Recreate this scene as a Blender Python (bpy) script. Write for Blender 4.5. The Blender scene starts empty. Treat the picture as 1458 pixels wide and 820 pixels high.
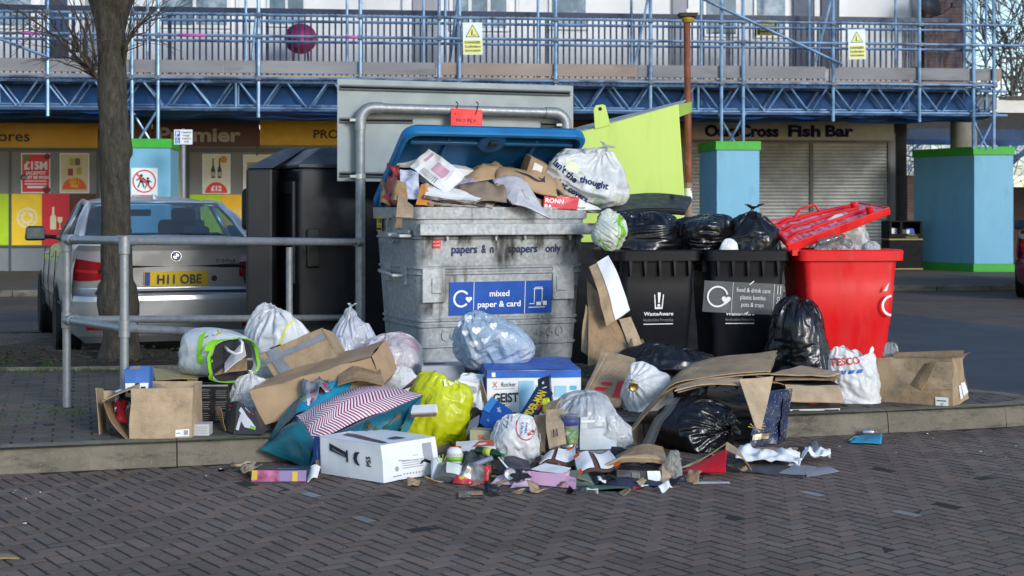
import bpy,bmesh,math,random
import numpy as np
from mathutils import Vector,Matrix,Euler
from mathutils.bvhtree import BVHTree
# ------------------------------------------------------------------ scene, camera, light
scene=bpy.context.scene
col=scene.collection
R=math.radians
FPX,HZ,CH=2025.0,300.0,1.32
cam=bpy.data.objects.new("camera",bpy.data.cameras.new("camera"))
col.objects.link(cam)
cam.data.lens=50.0
cam.data.sensor_width=36.0
cam.data.shift_y=-110.0/1458.0
cam.data.clip_end=500.0
cam.data.clip_start=0.1
cam.data.dof.use_dof=True
cam.data.dof.focus_distance=8.6
cam.data.dof.aperture_fstop=5.0
cam.location=(0,0,CH)
cam.rotation_euler=(R(90),0,0)
scene.camera=cam
SUN_EL,SUN_AZ=20.0,145.0
world=bpy.data.worlds.new("World")
scene.world=world
world.use_nodes=True
wn=world.node_tree
wn.nodes.clear()
sky=wn.nodes.new("ShaderNodeTexSky")
sky.sky_type='NISHITA'
sky.sun_disc=False
sky.sun_elevation=R(SUN_EL)
sky.sun_rotation=R(SUN_AZ)
sky.air_density=1.0
sky.dust_density=0.3
sky.ozone_density=2.0
bg=wn.nodes.new("ShaderNodeBackground")
bg.inputs[1].default_value=0.15
wo=wn.nodes.new("ShaderNodeOutputWorld")
wn.links.new(sky.outputs[0],bg.inputs[0])
wn.links.new(bg.outputs[0],wo.inputs[0])
sl=bpy.data.lights.new("sun",'SUN')
sl.energy=1.5
sl.angle=R(16)
sl.color=(1.0,0.985,0.965)
sun=bpy.data.objects.new("sun",sl)
col.objects.link(sun)
az,el=R(SUN_AZ),R(SUN_EL)
sdir=Vector((math.sin(az)*math.cos(el),math.cos(az)*math.cos(el),math.sin(el)))
sun.rotation_euler=sdir.to_track_quat('Z','Y').to_euler()
sun.location=sdir*60
scene.view_settings.view_transform='Standard'
scene.view_settings.look='None'
scene.view_settings.exposure=0.72
scene.view_settings.gamma=1.0
scene.render.engine='CYCLES'
scene.cycles.max_bounces=8
scene.cycles.transparent_max_bounces=12
scene.cycles.caustics_reflective=False
scene.cycles.caustics_refractive=False
scene.cycles.use_denoising=True
# ------------------------------------------------------------------ helpers
I4=Matrix.Identity(4)
FRAME={}
def at(px,py,D):
 """A point at depth D (m) seen at a pixel of the 1458 px wide photograph."""
 return Vector(((px-729.0)/FPX*D,D,CH-(py-HZ)/FPX*D))
def gx(px,D):
 return(px-729.0)/FPX*D
def T(x,y,z):
 return Matrix.Translation((x,y,z))
def RX(d):return Matrix.Rotation(R(d),4,'X')
def RY(d):return Matrix.Rotation(R(d),4,'Y')
def RZ(d):return Matrix.Rotation(R(d),4,'Z')
def tag(o,label=None,cat=None,group=None,kind=None):
 if label:o["label"]=label
 if cat:o["category"]=cat
 if group:o["group"]=group
 if kind:o["kind"]=kind
 return o
def thing(name,label,cat,M,group=None):
 o=bpy.data.objects.new(name,None)
 o.empty_display_size=0.1
 o.matrix_world=M
 col.objects.link(o)
 FRAME[o.name]=M.copy()
 return tag(o,label,cat,group)
class MB:
 warp=None
 def __init__(s,M=None):
  s.v,s.f,s.mi,s.uv=[],[],[],{}
  s.M=M.copy()if M is not None else I4.copy()
 def add(s,vs,fs,m=0,uv=None):
  b=len(s.v)
  M=s.M
  s.v.extend([M@Vector(p)for p in vs])
  for k,f in enumerate(fs):
   if uv is not None:s.uv[len(s.f)]=uv[k]
   s.f.append([i+b for i in f]);s.mi.append(m)
  return s
 def box(s,c,size,rot=None,m=0,taper=1.0):
  x,y,z=size[0]/2,size[1]/2,size[2]/2
  vs=[Vector((sx*x*(taper if sz>0 else 1),sy*y*(taper if sz>0 else 1),sz*z))for sz in(-1,1)for sy in(-1,1)for sx in(-1,1)]
  if rot is not None:vs=[rot@p for p in vs]
  c=Vector(c)
  return s.add([p+c for p in vs],[(0,2,3,1),(4,5,7,6),(0,1,5,4),(2,6,7,3),(0,4,6,2),(1,3,7,5)],m)
 def span(s,a,b,m=0):
  a,b=Vector(a),Vector(b)
  return s.box((a+b)/2,[abs(b[i]-a[i])for i in range(3)],None,m)
 def prism(s,poly,y0,y1,m=0):
  """poly of (x,z) extruded from y0 to y1"""
  n=len(poly)
  vs=[(x,y0,z)for x,z in poly]+[(x,y1,z)for x,z in poly]
  fs=[tuple(range(n)),tuple(range(2*n-1,n-1,-1))]+[((i+1)%n,i,i+n,(i+1)%n+n)for i in range(n)]
  return s.add(vs,fs,m)
 def slab(s,poly,z0,z1,m=0):
  n=len(poly)
  vs=[(x,y,z0)for x,y in poly]+[(x,y,z1)for x,y in poly]
  fs=[tuple(range(n-1,-1,-1)),tuple(range(n,2*n))]+[(i,(i+1)%n,(i+1)%n+n,i+n)for i in range(n)]
  return s.add(vs,fs,m)
 def tube(s,pts,r,n=10,m=0,caps=True):
  pts=[Vector(p)for p in pts]
  rs=r if isinstance(r,(list,tuple))else[r]*len(pts)
  vs,fs=[],[]
  prev=None
  for i,p in enumerate(pts):
   t=(pts[min(i+1,len(pts)-1)]-pts[max(i-1,0)]).normalized()
   if prev is None:
    a=Vector((0,0,1))if abs(t.z)<0.9 else Vector((1,0,0))
    u=t.cross(a).normalized()
   else:
    u=(prev-t*prev.dot(t)).normalized()
   prev=u
   w=t.cross(u)
   for k in range(n):
    an=2*math.pi*k/n
    vs.append(p+(u*math.cos(an)+w*math.sin(an))*rs[i])
  for i in range(len(pts)-1):
   for k in range(n):
    a,b=i*n+k,i*n+(k+1)%n
    fs.append((a,b,b+n,a+n))
  if caps:
   fs.append(tuple(range(n-1,-1,-1)))
   q=(len(pts)-1)*n
   fs.append(tuple(range(q,q+n)))
  return s.add(vs,fs,m)
 def lathe(s,prof,n=24,c=(0,0,0),m=0,axis='Z'):
  """prof of (r, z) about the local Z axis"""
  vs,fs=[],[]
  for r,z in prof:
   for k in range(n):
    an=2*math.pi*k/n
    p=(r*math.cos(an),r*math.sin(an),z)
    if axis=='Y':p=(p[0],p[2],p[1])
    if axis=='X':p=(p[2],p[0],p[1])
    vs.append((p[0]+c[0],p[1]+c[1],p[2]+c[2]))
  for i in range(len(prof)-1):
   for k in range(n):
    a,b=i*n+k,i*n+(k+1)%n
    fs.append((a,b,b+n,a+n))
  if prof[0][0]>1e-5:fs.append(tuple(range(n-1,-1,-1)))
  if prof[-1][0]>1e-5:
   q=(len(prof)-1)*n
   fs.append(tuple(range(q,q+n)))
  return s.add(vs,fs,m)
 def grid(s,fn,nu,nv,m=0,uv=False,flip=False):
  vs=[fn(i/nu,j/nv)for j in range(nv+1)for i in range(nu+1)]
  fs,uvs=[],[]
  for j in range(nv):
   for i in range(nu):
    a=j*(nu+1)+i
    q=(a,a+1,a+nu+2,a+nu+1)
    t=((i/nu,j/nv),((i+1)/nu,j/nv),((i+1)/nu,(j+1)/nv),(i/nu,(j+1)/nv))
    fs.append(q[::-1]if flip else q)
    uvs.append(t[::-1]if flip else t)
  return s.add(vs,fs,m,uvs if uv else None)
 def build(s,name,mats,parent=None,smooth=False,bevel=0,solid=0,origin=None,bseg=2,angle=None):
  if not isinstance(mats,(list,tuple)):mats=[mats]
  if MB.warp and s.v:
   a=np.array(s.v)
   for k in range(3):
    for am,fr in MB.warp:a[:,k]+=am*(.35 if k==2 else 1)*vnoise(np.array(s.v)*fr+13*k,5+k)
   a[:,2]=np.maximum(a[:,2],.002)
   s.v=[Vector(p)for p in a]
  if parent is not None:
   inv=FRAME[parent.name].inverted()
   M=FRAME[parent.name]
  else:
   a=np.array(s.v)
   o=origin if origin is not None else Vector((a[:,0].mean(),a[:,1].mean(),a[:,2].min()))
   M=Matrix.Translation(o)
   inv=M.inverted()
  me=bpy.data.meshes.new(name)
  me.from_pydata([tuple(inv@p)for p in s.v],[],s.f)
  for mt in mats:me.materials.append(mt)
  if len(mats)>1:me.polygons.foreach_set("material_index",s.mi)
  if s.uv:
   L=me.uv_layers.new(name="UVMap")
   for fi,us in s.uv.items():
    p=me.polygons[fi]
    for k,li in enumerate(p.loop_indices):L.data[li].uv=us[k]
  me.update()
  if smooth:
   me.polygons.foreach_set("use_smooth",[True]*len(me.polygons))
   if angle is not None:
    me.set_sharp_from_angle(angle=R(angle))
  o=bpy.data.objects.new(name,me)
  col.objects.link(o)
  if parent is not None:
   o.parent=parent
  else:
   o.matrix_world=M
  FRAME[o.name]=M.copy()
  if solid:
   md=o.modifiers.new("solid",'SOLIDIFY');md.thickness=solid;md.offset=0
  if bevel:
   md=o.modifiers.new("bevel",'BEVEL');md.width=bevel;md.segments=bseg;md.limit_method='ANGLE';md.angle_limit=R(35)
   md.harden_normals=False
  return o
  # --- numpy value noise
def _hash(ix,iy,iz,seed):
 h=(ix*374761393+iy*668265263+iz*2147483647+seed*1274126177)&0xFFFFFFFF
 h=((h^(h>>13))*1274126177)&0xFFFFFFFF
 h=(h^(h>>16))&0xFFFFFFFF
 return h.astype(np.float64)/4294967295.0
def vnoise(P,seed=0):
 P=np.asarray(P,float)
 i=np.floor(P).astype(np.int64);f=P-i
 u=f*f*f*(f*(f*6-15)+10)
 r=0
 for dx in(0,1):
  for dy in(0,1):
   for dz in(0,1):
    w=(u[:,0]if dx else 1-u[:,0])*(u[:,1]if dy else 1-u[:,1])*(u[:,2]if dz else 1-u[:,2])
    r=r+w*_hash(i[:,0]+dx,i[:,1]+dy,i[:,2]+dz,seed)
 return r*2-1
def n1(x,y,z,seed=0):
 return float(vnoise(np.array([[x,y,z]]),seed)[0])
 # ------------------------------------------------------------------ materials
_mc={}
def _new(name):
 m=bpy.data.materials.new(name);m.use_nodes=True
 nt=m.node_tree;nt.nodes.clear()
 out=nt.nodes.new("ShaderNodeOutputMaterial")
 b=nt.nodes.new("ShaderNodeBsdfPrincipled")
 nt.links.new(b.outputs[0],out.inputs[0])
 return m,nt,b,out
def N(nt,t,**kw):
 n=nt.nodes.new("ShaderNode"+t)
 for k,v in kw.items():setattr(n,k,v)
 return n
def math_(nt,op,a,b=None,c=None,clamp=False):
 n=N(nt,"Math",operation=op);n.use_clamp=clamp
 for i,x in enumerate((a,b,c)):
  if x is None:continue
  if isinstance(x,(int,float)):n.inputs[i].default_value=x
  else:nt.links.new(x,n.inputs[i])
 return n.outputs[0]
def noise_(nt,vec,scale,detail=3,rough=0.55,dist=0.0):
 n=N(nt,"TexNoise");n.inputs["Scale"].default_value=scale;n.inputs["Detail"].default_value=detail
 n.inputs["Roughness"].default_value=rough;n.inputs["Distortion"].default_value=dist
 if vec is not None:nt.links.new(vec,n.inputs["Vector"])
 return n.outputs["Fac"]
def ramp_(nt,fac,stops):
 n=N(nt,"ValToRGB")
 e=n.color_ramp.elements
 while len(e)<len(stops):e.new(0.5)
 for k,(p,c)in enumerate(stops):
  e[k].position=p
  e[k].color=(c,c,c,1)if isinstance(c,(int,float))else(*c,1)
 nt.links.new(fac,n.inputs[0])
 return n.outputs[0]
def mix_(nt,fac,a,b):
 n=N(nt,"Mix",data_type='RGBA')
 for i,x in((0,fac),(6,a),(7,b)):
  if isinstance(x,(int,float)):n.inputs[i].default_value=x
  elif isinstance(x,tuple):n.inputs[i].default_value=(*x,1)
  else:nt.links.new(x,n.inputs[i])
 return n.outputs[2]
def bump_(nt,b,h,strength,dist=0.01,prev=None):
 n=N(nt,"Bump");n.inputs["Strength"].default_value=strength;n.inputs["Distance"].default_value=dist
 nt.links.new(h,n.inputs["Height"])
 if prev is not None:nt.links.new(prev,n.inputs["Normal"])
 nt.links.new(n.outputs[0],b.inputs["Normal"])
 return n.outputs[0]
def pos(nt,scale=None):
 t=N(nt,"TexCoord")
 if scale is None:return t.outputs["Object"]
 m=N(nt,"Mapping");m.inputs["Scale"].default_value=scale
 nt.links.new(t.outputs["Object"],m.inputs[0])
 return m.outputs[0]
def pm(name,c,rough=0.5,metal=0.0,var=0.12,vs=6.0,bump=0.0,bs=40.0,c2=None,c2t=(0.55,0.7),c2s=4.0,spec=0.35,coat=0.0,rvar=0.1,emit=0,stretch=None,dist=0.004):
 if name in _mc:return _mc[name]
 m,nt,b,out=_new(name)
 p=pos(nt,stretch)
 f=noise_(nt,p,vs,4)
 lo=tuple(x*(1-var)for x in c);hi=tuple(min(1,x*(1+var))for x in c)
 cc=ramp_(nt,f,[(0.3,lo),(0.7,hi)])
 if c2 is not None:
  g=noise_(nt,p,c2s,5,0.6)
  cc=mix_(nt,ramp_(nt,g,[(c2t[0],0.0),(c2t[1],1.0)]),cc,c2)
 nt.links.new(cc,b.inputs["Base Color"])
 rr=ramp_(nt,noise_(nt,p,vs*2.3,3),[(0.3,max(0.02,rough-rvar)),(0.7,min(1,rough+rvar))])
 nt.links.new(rr,b.inputs["Roughness"])
 b.inputs["Metallic"].default_value=metal
 b.inputs["Specular IOR Level"].default_value=spec
 b.inputs["Coat Weight"].default_value=coat
 if bump:bump_(nt,b,noise_(nt,p,bs,4),bump,dist)
 if emit:
  nt.links.new(cc,b.inputs["Emission Color"]);b.inputs["Emission Strength"].default_value=emit
 _mc[name]=m
 return m
def flat(c,rough=0.5,name=None,var=0.06,**kw):
 return pm(name or "paint_%02x%02x%02x_%d"%(int(c[0]*255),int(c[1]*255),int(c[2]*255),int(rough*100)),c,rough,var=var,**kw)
def m_card(name,c=(0.37,0.262,0.160),axis=0,stain=0.35):
 """corrugated cardboard: faint flute lines, fibre mottling, scuffs"""
 if name in _mc:return _mc[name]
 m,nt,b,out=_new(name)
 p=pos(nt)
 f=noise_(nt,p,9,6,0.7)
 cc=ramp_(nt,f,[(0.25,tuple(x*0.66 for x in c)),(0.5,c),(0.78,tuple(x*1.22 for x in c))])
 ln=noise_(nt,pos(nt,(60,2,2)if axis==0 else(2,2,60)),1.0,2)
 cc=mix_(nt,ramp_(nt,ln,[(0.5,0.0),(0.7,0.10)]),cc,tuple(x*0.6 for x in c))
 g=noise_(nt,p,3.6,5,0.65,0.8)
 cc=mix_(nt,ramp_(nt,g,[(0.48,0.0),(0.60,stain),(0.63,stain*.45),(0.75,stain)]),cc,tuple(x*0.42 for x in c))
 nt.links.new(cc,b.inputs["Base Color"])
 b.inputs["Roughness"].default_value=0.85
 b.inputs["Specular IOR Level"].default_value=0.25
 w=N(nt,"TexWave",wave_type='BANDS',bands_direction='XYZ'[axis]);w.inputs["Scale"].default_value=26;w.inputs["Distortion"].default_value=0.6
 nt.links.new(p,w.inputs["Vector"])
 n1_=bump_(nt,b,w.outputs["Fac"],0.12,0.004)
 bump_(nt,b,noise_(nt,p,11,5,0.6),0.6,0.016,n1_)
 _mc[name]=m
 return m
def m_bag(name,c,rough=0.3,trans=0.25,alpha=1.0,c2=None,c2t=(0.55,0.68),c2s=5.0,wr=0.3,ws=9.0,c3=None,c3t=(0.6,0.7),c3s=8.0,spec=0.5):
 """thin crinkled plastic; trans = share of light let through"""
 if name in _mc:return _mc[name]
 m,nt,b,out=_new(name)
 p=pos(nt)
 f=noise_(nt,p,5,4)
 cc=ramp_(nt,f,[(0.3,tuple(x*0.9 for x in c)),(0.7,tuple(min(1,x*1.05)for x in c))])
 if c2 is not None:
  cc=mix_(nt,ramp_(nt,noise_(nt,p,c2s,3,0.5,0.8),[(c2t[0],0.0),(c2t[1],1.0)]),cc,c2)
 if c3 is not None:
  q=N(nt,"Mapping");q.inputs["Location"].default_value=(3.1,7.7,1.3);nt.links.new(p,q.inputs[0])
  cc=mix_(nt,ramp_(nt,noise_(nt,q.outputs[0],c3s,3,0.5,0.8),[(c3t[0],0.0),(c3t[1],1.0)]),cc,c3)
 nt.links.new(cc,b.inputs["Base Color"])
 b.inputs["Roughness"].default_value=rough
 b.inputs["Specular IOR Level"].default_value=spec
 wv=N(nt,"TexNoise");wv.inputs["Scale"].default_value=ws*0.6;wv.inputs["Detail"].default_value=3
 nt.links.new(p,wv.inputs["Vector"])
 mx=N(nt,"VectorMath",operation='MULTIPLY_ADD');nt.links.new(wv.outputs["Color"],mx.inputs[0]);mx.inputs[1].default_value=(0.25,0.25,0.25);nt.links.new(p,mx.inputs[2])
 mp=N(nt,"Mapping");mp.inputs["Scale"].default_value=(1,1,0.45);nt.links.new(mx.outputs[0],mp.inputs[0])
 a=None
 for sc_,st_,ds_ in((ws*0.8,wr,0.05),(ws*2.1,wr*0.8,0.02),(ws*5.5,wr*0.5,0.007)):
  h_=math_(nt,'POWER',math_(nt,'ABSOLUTE',math_(nt,'SUBTRACT',noise_(nt,mp.outputs[0],sc_,1,0.4,0.6),0.5)),0.6)
  a=bump_(nt,b,math_(nt,'MULTIPLY',h_,-1.0),st_,ds_,a)
 last=b.outputs[0]
 if trans>0:
  t=N(nt,"BsdfTranslucent");nt.links.new(cc,t.inputs[0])
  mxs=N(nt,"MixShader");mxs.inputs[0].default_value=trans
  nt.links.new(last,mxs.inputs[1]);nt.links.new(t.outputs[0],mxs.inputs[2]);last=mxs.outputs[0]
 if alpha<1:
  t=N(nt,"BsdfTransparent");mxs=N(nt,"MixShader");mxs.inputs[0].default_value=alpha
  nt.links.new(t.outputs[0],mxs.inputs[1]);nt.links.new(last,mxs.inputs[2]);last=mxs.outputs[0]
 nt.links.new(last,out.inputs[0])
 _mc[name]=m
 return m
def m_glass(name,tint=(0.35,0.45,0.5),t=0.5,rough=0.03):
 if name in _mc:return _mc[name]
 m,nt,b,out=_new(name)
 b.inputs["Base Color"].default_value=(tint[0]*.2,tint[1]*.2,tint[2]*.2,1);b.inputs["Roughness"].default_value=rough
 b.inputs["Specular IOR Level"].default_value=0.9
 tr=N(nt,"BsdfTransparent");tr.inputs[0].default_value=(*tint,1)
 mx=N(nt,"MixShader");mx.inputs[0].default_value=1-t
 nt.links.new(tr.outputs[0],mx.inputs[1]);nt.links.new(b.outputs[0],mx.inputs[2]);nt.links.new(mx.outputs[0],out.inputs[0])
 _mc[name]=m
 return m
 # ------------------------------------------------------------------ lettering
_tc={}
def text_geo(s,bold=0.0,spacing=1.0,serif=False):
 key=(s,bold,spacing,serif)
 if key in _tc:return _tc[key]
 cu=bpy.data.curves.new("t",'FONT')
 cu.body=s;cu.size=1.0;cu.align_x='LEFT';cu.offset=bold;cu.space_character=spacing
 cu.resolution_u=3
 o=bpy.data.objects.new("t",cu);col.objects.link(o)
 dg=bpy.context.evaluated_depsgraph_get()
 me=bpy.data.meshes.new_from_object(o.evaluated_get(dg))
 vs=[v.co.copy()for v in me.vertices];fs=[tuple(p.vertices)for p in me.polygons]
 if serif and vs:
  pass
 bpy.data.objects.remove(o);bpy.data.curves.remove(cu);bpy.data.meshes.remove(me)
 xs=[v.x for v in vs]or[0,1]
 x0,x1=min(xs),max(xs)
 vs=[Vector((v.x-x0,v.y,0))for v in vs]
 _tc[key]=(vs,fs,x1-x0)
 return _tc[key]
def dense(vs,fs,L):
 bm=bmesh.new()
 bv=[bm.verts.new(v)for v in vs]
 for f in fs:
  try:bm.faces.new([bv[i]for i in f])
  except ValueError:pass
 bmesh.ops.triangulate(bm,faces=bm.faces[:])
 for _ in range(4):
  e=[e for e in bm.edges if e.calc_length()>L]
  if not e:break
  bmesh.ops.subdivide_edges(bm,edges=e,cuts=1)
  bmesh.ops.triangulate(bm,faces=[f for f in bm.faces if len(f.verts)>3])
 bm.verts.index_update()
 r=[v.co.copy()for v in bm.verts],[tuple(v.index for v in f.verts)for f in bm.faces]
 bm.free()
 return r
def put_text(mb,s,M,width=None,height=None,bold=0.0,m=0,center=True,xs=None,spacing=1.0):
 """flat lettering in the XY plane of M; height = cap height"""
 vs,fs,w=text_geo(s,bold,spacing)
 k=(height/0.72)if height else width/w
 kx=(width/w)if width else k
 dx=-w*kx/2 if center else 0
 old=mb.M
 mb.M=old@M
 mb.add([(v.x*kx+dx,v.y*k,0)for v in vs],fs,m)
 mb.M=old
def face_M(o,right,up):
 """frame whose X is right, Y is up, Z points out of the face"""
 x=Vector(right).normalized();y=Vector(up);y=(y-x*y.dot(x)).normalized();z=x.cross(y)
 M=Matrix((x,y,z)).transposed().to_4x4();M.translation=Vector(o)
 return M
def circle2(r,n=28,c=(0,0),a0=0,a1=360):
 return[(c[0]+r*math.cos(R(a0+(a1-a0)*k/n)),c[1]+r*math.sin(R(a0+(a1-a0)*k/n)))for k in range(n if a1-a0>=360 else n+1)]
def poly2(mb,pts,M,m=0,dz=0.0):
 old=mb.M;mb.M=old@M
 mb.add([(x,y,dz)for x,y in pts],[tuple(range(len(pts)))],m)
 mb.M=old
def ring2(mb,r0,r1,M,m=0,c=(0,0),a0=0,a1=360,n=36,dz=0.0,sx=1.0):
 old=mb.M;mb.M=old@M
 vs=[]
 for k in range(n+1):
  a=R(a0+(a1-a0)*k/n)
  for r in(r0,r1):vs.append((c[0]+r*math.cos(a)*sx,c[1]+r*math.sin(a),dz))
 mb.add(vs,[(2*k,2*k+1,2*k+3,2*k+2)for k in range(n)],m)
 mb.M=old
def rect2(mb,x0,y0,x1,y1,M,m=0,dz=0.0):
 poly2(mb,[(x0,y0),(x1,y0),(x1,y1),(x0,y1)],M,m,dz)
class Decal:
 """prints projected along a fixed world direction onto a curved surface"""
 def __init__(s,target,o,right,up,off=0.003):
  M=FRAME[target.name]
  me=target.data
  s.bvh=BVHTree.FromPolygons([M@v.co for v in me.vertices],[tuple(p.vertices)for p in me.polygons])
  s.F=face_M(o,right,up);s.target=target;s.off=off
  s.v,s.f,s.mi=[],[],[]
 def add(s,vs,fs,m=0,L=0.015):
  vs,fs=dense([Vector((v[0],v[1],0))for v in vs],fs,L)
  out,mp=[],{}
  z=s.F.to_3x3()@Vector((0,0,1))
  for i,v in enumerate(vs):
   p=s.F@v
   h=s.bvh.ray_cast(p+z*1.2,-z)
   if h[0]is not None:
    mp[i]=len(s.v)+len(out);out.append(h[0]+z*s.off)
  s.v+=out
  for f in fs:
   if all(i in mp for i in f):
    s.f.append([mp[i]for i in f]);s.mi.append(m)
 def text(s,t,x,y,h,ang=0,m=0,bold=0.0,kx=1.0,center=True):
  vs,fs,w=text_geo(t,bold)
  k=h/0.72;ca,sa=math.cos(R(ang)),math.sin(R(ang))
  q=[]
  for v in vs:
   a,b=(v.x-(w/2 if center else 0))*k*kx,v.y*k
   q.append((x+a*ca-b*sa,y+a*sa+b*ca))
  s.add(q,fs,m)
 def poly(s,pts,m=0):s.add(pts,[tuple(range(len(pts)))],m)
 def build(s,name,mats):
  if not s.f:return None
  mb=MB();mb.v=s.v;mb.f=s.f;mb.mi=s.mi
  w,MB.warp=MB.warp,None
  o=mb.build(name,mats,s.target,smooth=True)
  MB.warp=w
  return o
def heart(cx,cy,s):
 return[(cx+s*16*math.sin(t)**3/16,cy+s*(13*math.cos(t)-5*math.cos(2*t)-2*math.cos(3*t)-math.cos(4*t))/16)for t in[2*math.pi*k/22 for k in range(22)]]
 # ------------------------------------------------------------------ bags, sheets, cartons
def wrinkle(P,iters,g,gtop,seed,bend=.04,wm=.7,amp=.006,tether=.004,core=.955):
 """film a little too big for what it covers: rest lengths grow by g (and towards the neck, round the bag, by gtop) and the surface buckles; rows up, columns round"""
 rng=np.random.RandomState(seed);nv,nu,_=P.shape
 P0=P.copy();c0=np.array([0,0,P[...,2].mean()]);d0=P0-c0;r0=np.linalg.norm(d0,axis=2,keepdims=True)
 L=lambda a,b:np.linalg.norm(a-b,axis=2,keepdims=True)
 t=np.linspace(0,1,nv)[:,None,None]
 q=P.reshape(-1,3)*2.6;f=lambda k:np.clip(vnoise(q+k,seed)*1.6+.35,0,1.3).reshape(nv,nu,1)
 lu=L(P,np.roll(P,-1,1))*(1+1.6*g*f(3)+gtop*np.clip((t-.6)/.4,0,1)**1.5);lv=L(P[:-1],P[1:])*(1+1.6*g*f(31)[:-1])
 ld=np.sqrt(.5*(lu[:-1]**2+lu[1:]**2)+lv**2)
 P=P+rng.normal(0,amp,P.shape);V=np.zeros_like(P)
 def con(A,B,l0,w,s):
  d=B-A;l=np.linalg.norm(d,axis=-1,keepdims=True)+1e-9;q=(l-l0)/l
  return d*np.where(q<0,q*w,q)*(.5*s)
 for it in range(iters):
  old=P.copy();P=P+V*.8
  for off in(0,1):
   idx=np.arange(off,nu,2);jd=(idx+1)%nu
   c=con(P[:,idx],P[:,jd],lu[:,idx],wm,1);P[:,idx]+=c;P[:,jd]-=c
   m=(nv-off)//2;a=slice(off,off+2*m,2);b=slice(off+1,off+1+2*m,2)
   c=con(P[a],P[b],lv[a],wm,1);P[a]+=c;P[b]-=c
   for sg in(1,-1):
    c=con(P[a],np.roll(P[b],-sg,1),ld[a],wm,.9);P[a]+=c;P[b]-=np.roll(c,sg,1)
  lap=np.zeros_like(P);lap[1:-1]=(P[:-2]+P[2:])/2-P[1:-1];lap+=(np.roll(P,1,1)+np.roll(P,-1,1))/2-P
  P=P+lap*bend+(P0-P)*tether
  d=P-c0;l=np.linalg.norm(d,axis=2,keepdims=True);P=np.where(l<r0*core,c0+d/l*r0*core,P)
  P[0]=P0[0];P[-1]=P0[-1];V=P-old
 return P
def refine(P):
 nv,nu,_=P.shape
 A=np.zeros((nv,nu*2,3));A[:,::2]=P;A[:,1::2]=(P+np.roll(P,-1,1))/2
 B=np.zeros((nv*2-1,nu*2,3));B[::2]=A;B[1::2]=(A[:-1]+A[1:])/2
 B[1:-1]=(B[:-2]+B[2:]+2*B[1:-1])/4
 return(np.roll(B,1,1)+np.roll(B,-1,1)+2*B)/4
def bag_geo(w,d,h,seed,nu=64,nv=46,facets=26,p=16,pleats=22,pleat=0.10,crumple=0.03,film=(.08,.6,.045),top='knot',neck=0.12,frill=0.16,bottom=0.3,sag=0.12,lump=0.10):
 """verts/faces of a stuffed bag standing on z = 0, neck up; w, d, h in m (h includes the frill)"""
 rng=np.random.RandomState(seed);crumple*=.55;pleat*=.45
 nrm=rng.normal(size=(facets,3));nrm/=np.linalg.norm(nrm,axis=1)[:,None]
 hh=rng.uniform(0.72,1.0,facets)
 phi_k=0.10 if top=='knot' else(0.0001 if top=='closed' else 0.55)
 phis=np.pi-(np.pi-phi_k)*np.linspace(0,1,nv)**0.95
 th=np.linspace(0,2*np.pi,nu,endpoint=False)
 PH,TH=np.meshgrid(phis,th,indexing='ij')
 dirs=np.stack([np.sin(PH)*np.cos(TH),np.sin(PH)*np.sin(TH),np.cos(PH)],-1).reshape(-1,3)
 s=np.zeros(len(dirs))
 for n,q in zip(nrm,hh):
  s+=np.maximum(dirs@n,0)**p/q**p
 s+=0.92**-p*0.15
 r=s**(-1.0/p)
 r*=1+lump*vnoise(dirs*1.7+11,seed)
 warp=np.stack([vnoise(dirs*2.3+k*17,seed+k)for k in range(3)],1)*0.35
 q=dirs+warp
 msk=0.35+0.65*np.clip(vnoise(dirs*1.9+41,seed+77)*1.6+0.5,0,1)
 ql=q*[1,1,0.42]
 for o,(fr,am)in enumerate(((1.9,1.0),(3.9,0.62),(8.3,0.30),(17,0.10))):
  n_=np.abs(vnoise(ql*fr+31*o,seed+50+o))
  r+=crumple*am*msk*(0.75-1.9*np.sqrt(n_+0.004))
 ph=PH.reshape(-1);t=TH.reshape(-1)
 wv=t*pleats+2.2*vnoise(dirs*2.2+5,seed+9)+ph*1.5
 tri=np.abs(((wv/(2*np.pi))%1.0)*2-1)-0.5
 wv2=t*(pleats*2+3)+3*vnoise(dirs*3+8,seed+19)
 tri+=0.4*(np.abs(((wv2/(2*np.pi))%1.0)*2-1)-0.5)
 r+=pleat*tri*np.exp(-(ph/0.75)**2)*np.minimum(1,ph/0.12+0.3)
 V=dirs*r[:,None]
 if top=='knot':
  k=np.exp(-(ph/0.34)**2)
  V[:,2]+=0.16*k
  V[:,:2]*=(1-0.25*k)[:,None]
 zmin=-1+bottom
 low=V[:,2]<zmin
 V[:,:2]*=(1+sag*np.clip(-V[:,2],0,1))[:,None]
 V[low,2]=zmin+(V[low,2]-zmin)*0.06
 V=wrinkle(V.reshape(nv,nu,3)*.5,110,film[0],film[1],seed,amp=.02,bend=.035)
 V=wrinkle(refine(V),60,film[2],.2,seed+9,amp=.004,bend=.035,core=.97)*2
 nv,nu,_=V.shape;th=np.linspace(0,2*np.pi,nu,endpoint=False)
 rows=[V]
 if top=='knot':
  last=rows[0][-1]
  cx,zt=last.mean(0)[:2],last[:,2].max()
  lean=rng.uniform(-0.10,0.10,2)
  for k in range(9):
   a=k/8
   rad=0.055+(0 if a<0.25 else frill*(a-0.25)**0.8)
   ww=th*7+seed;fl=1+(0.45*np.sin(ww)+0.25*np.sin(th*13+1))*max(0,a-0.2)
   ring=np.stack([cx[0]+np.cos(th)*rad*fl+lean[0]*a,cx[1]+np.sin(th)*rad*fl*0.6+lean[1]*a,zt+neck*0.25+neck*a*1.6*(1+0.25*np.sin(th*2+seed)*a)],-1)
   rows.append(ring[None])
 V=np.concatenate(rows,0)
 n_r=V.shape[0]
 V=V.reshape(-1,3)
 mn,mx=V.min(0),V.max(0)
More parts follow.
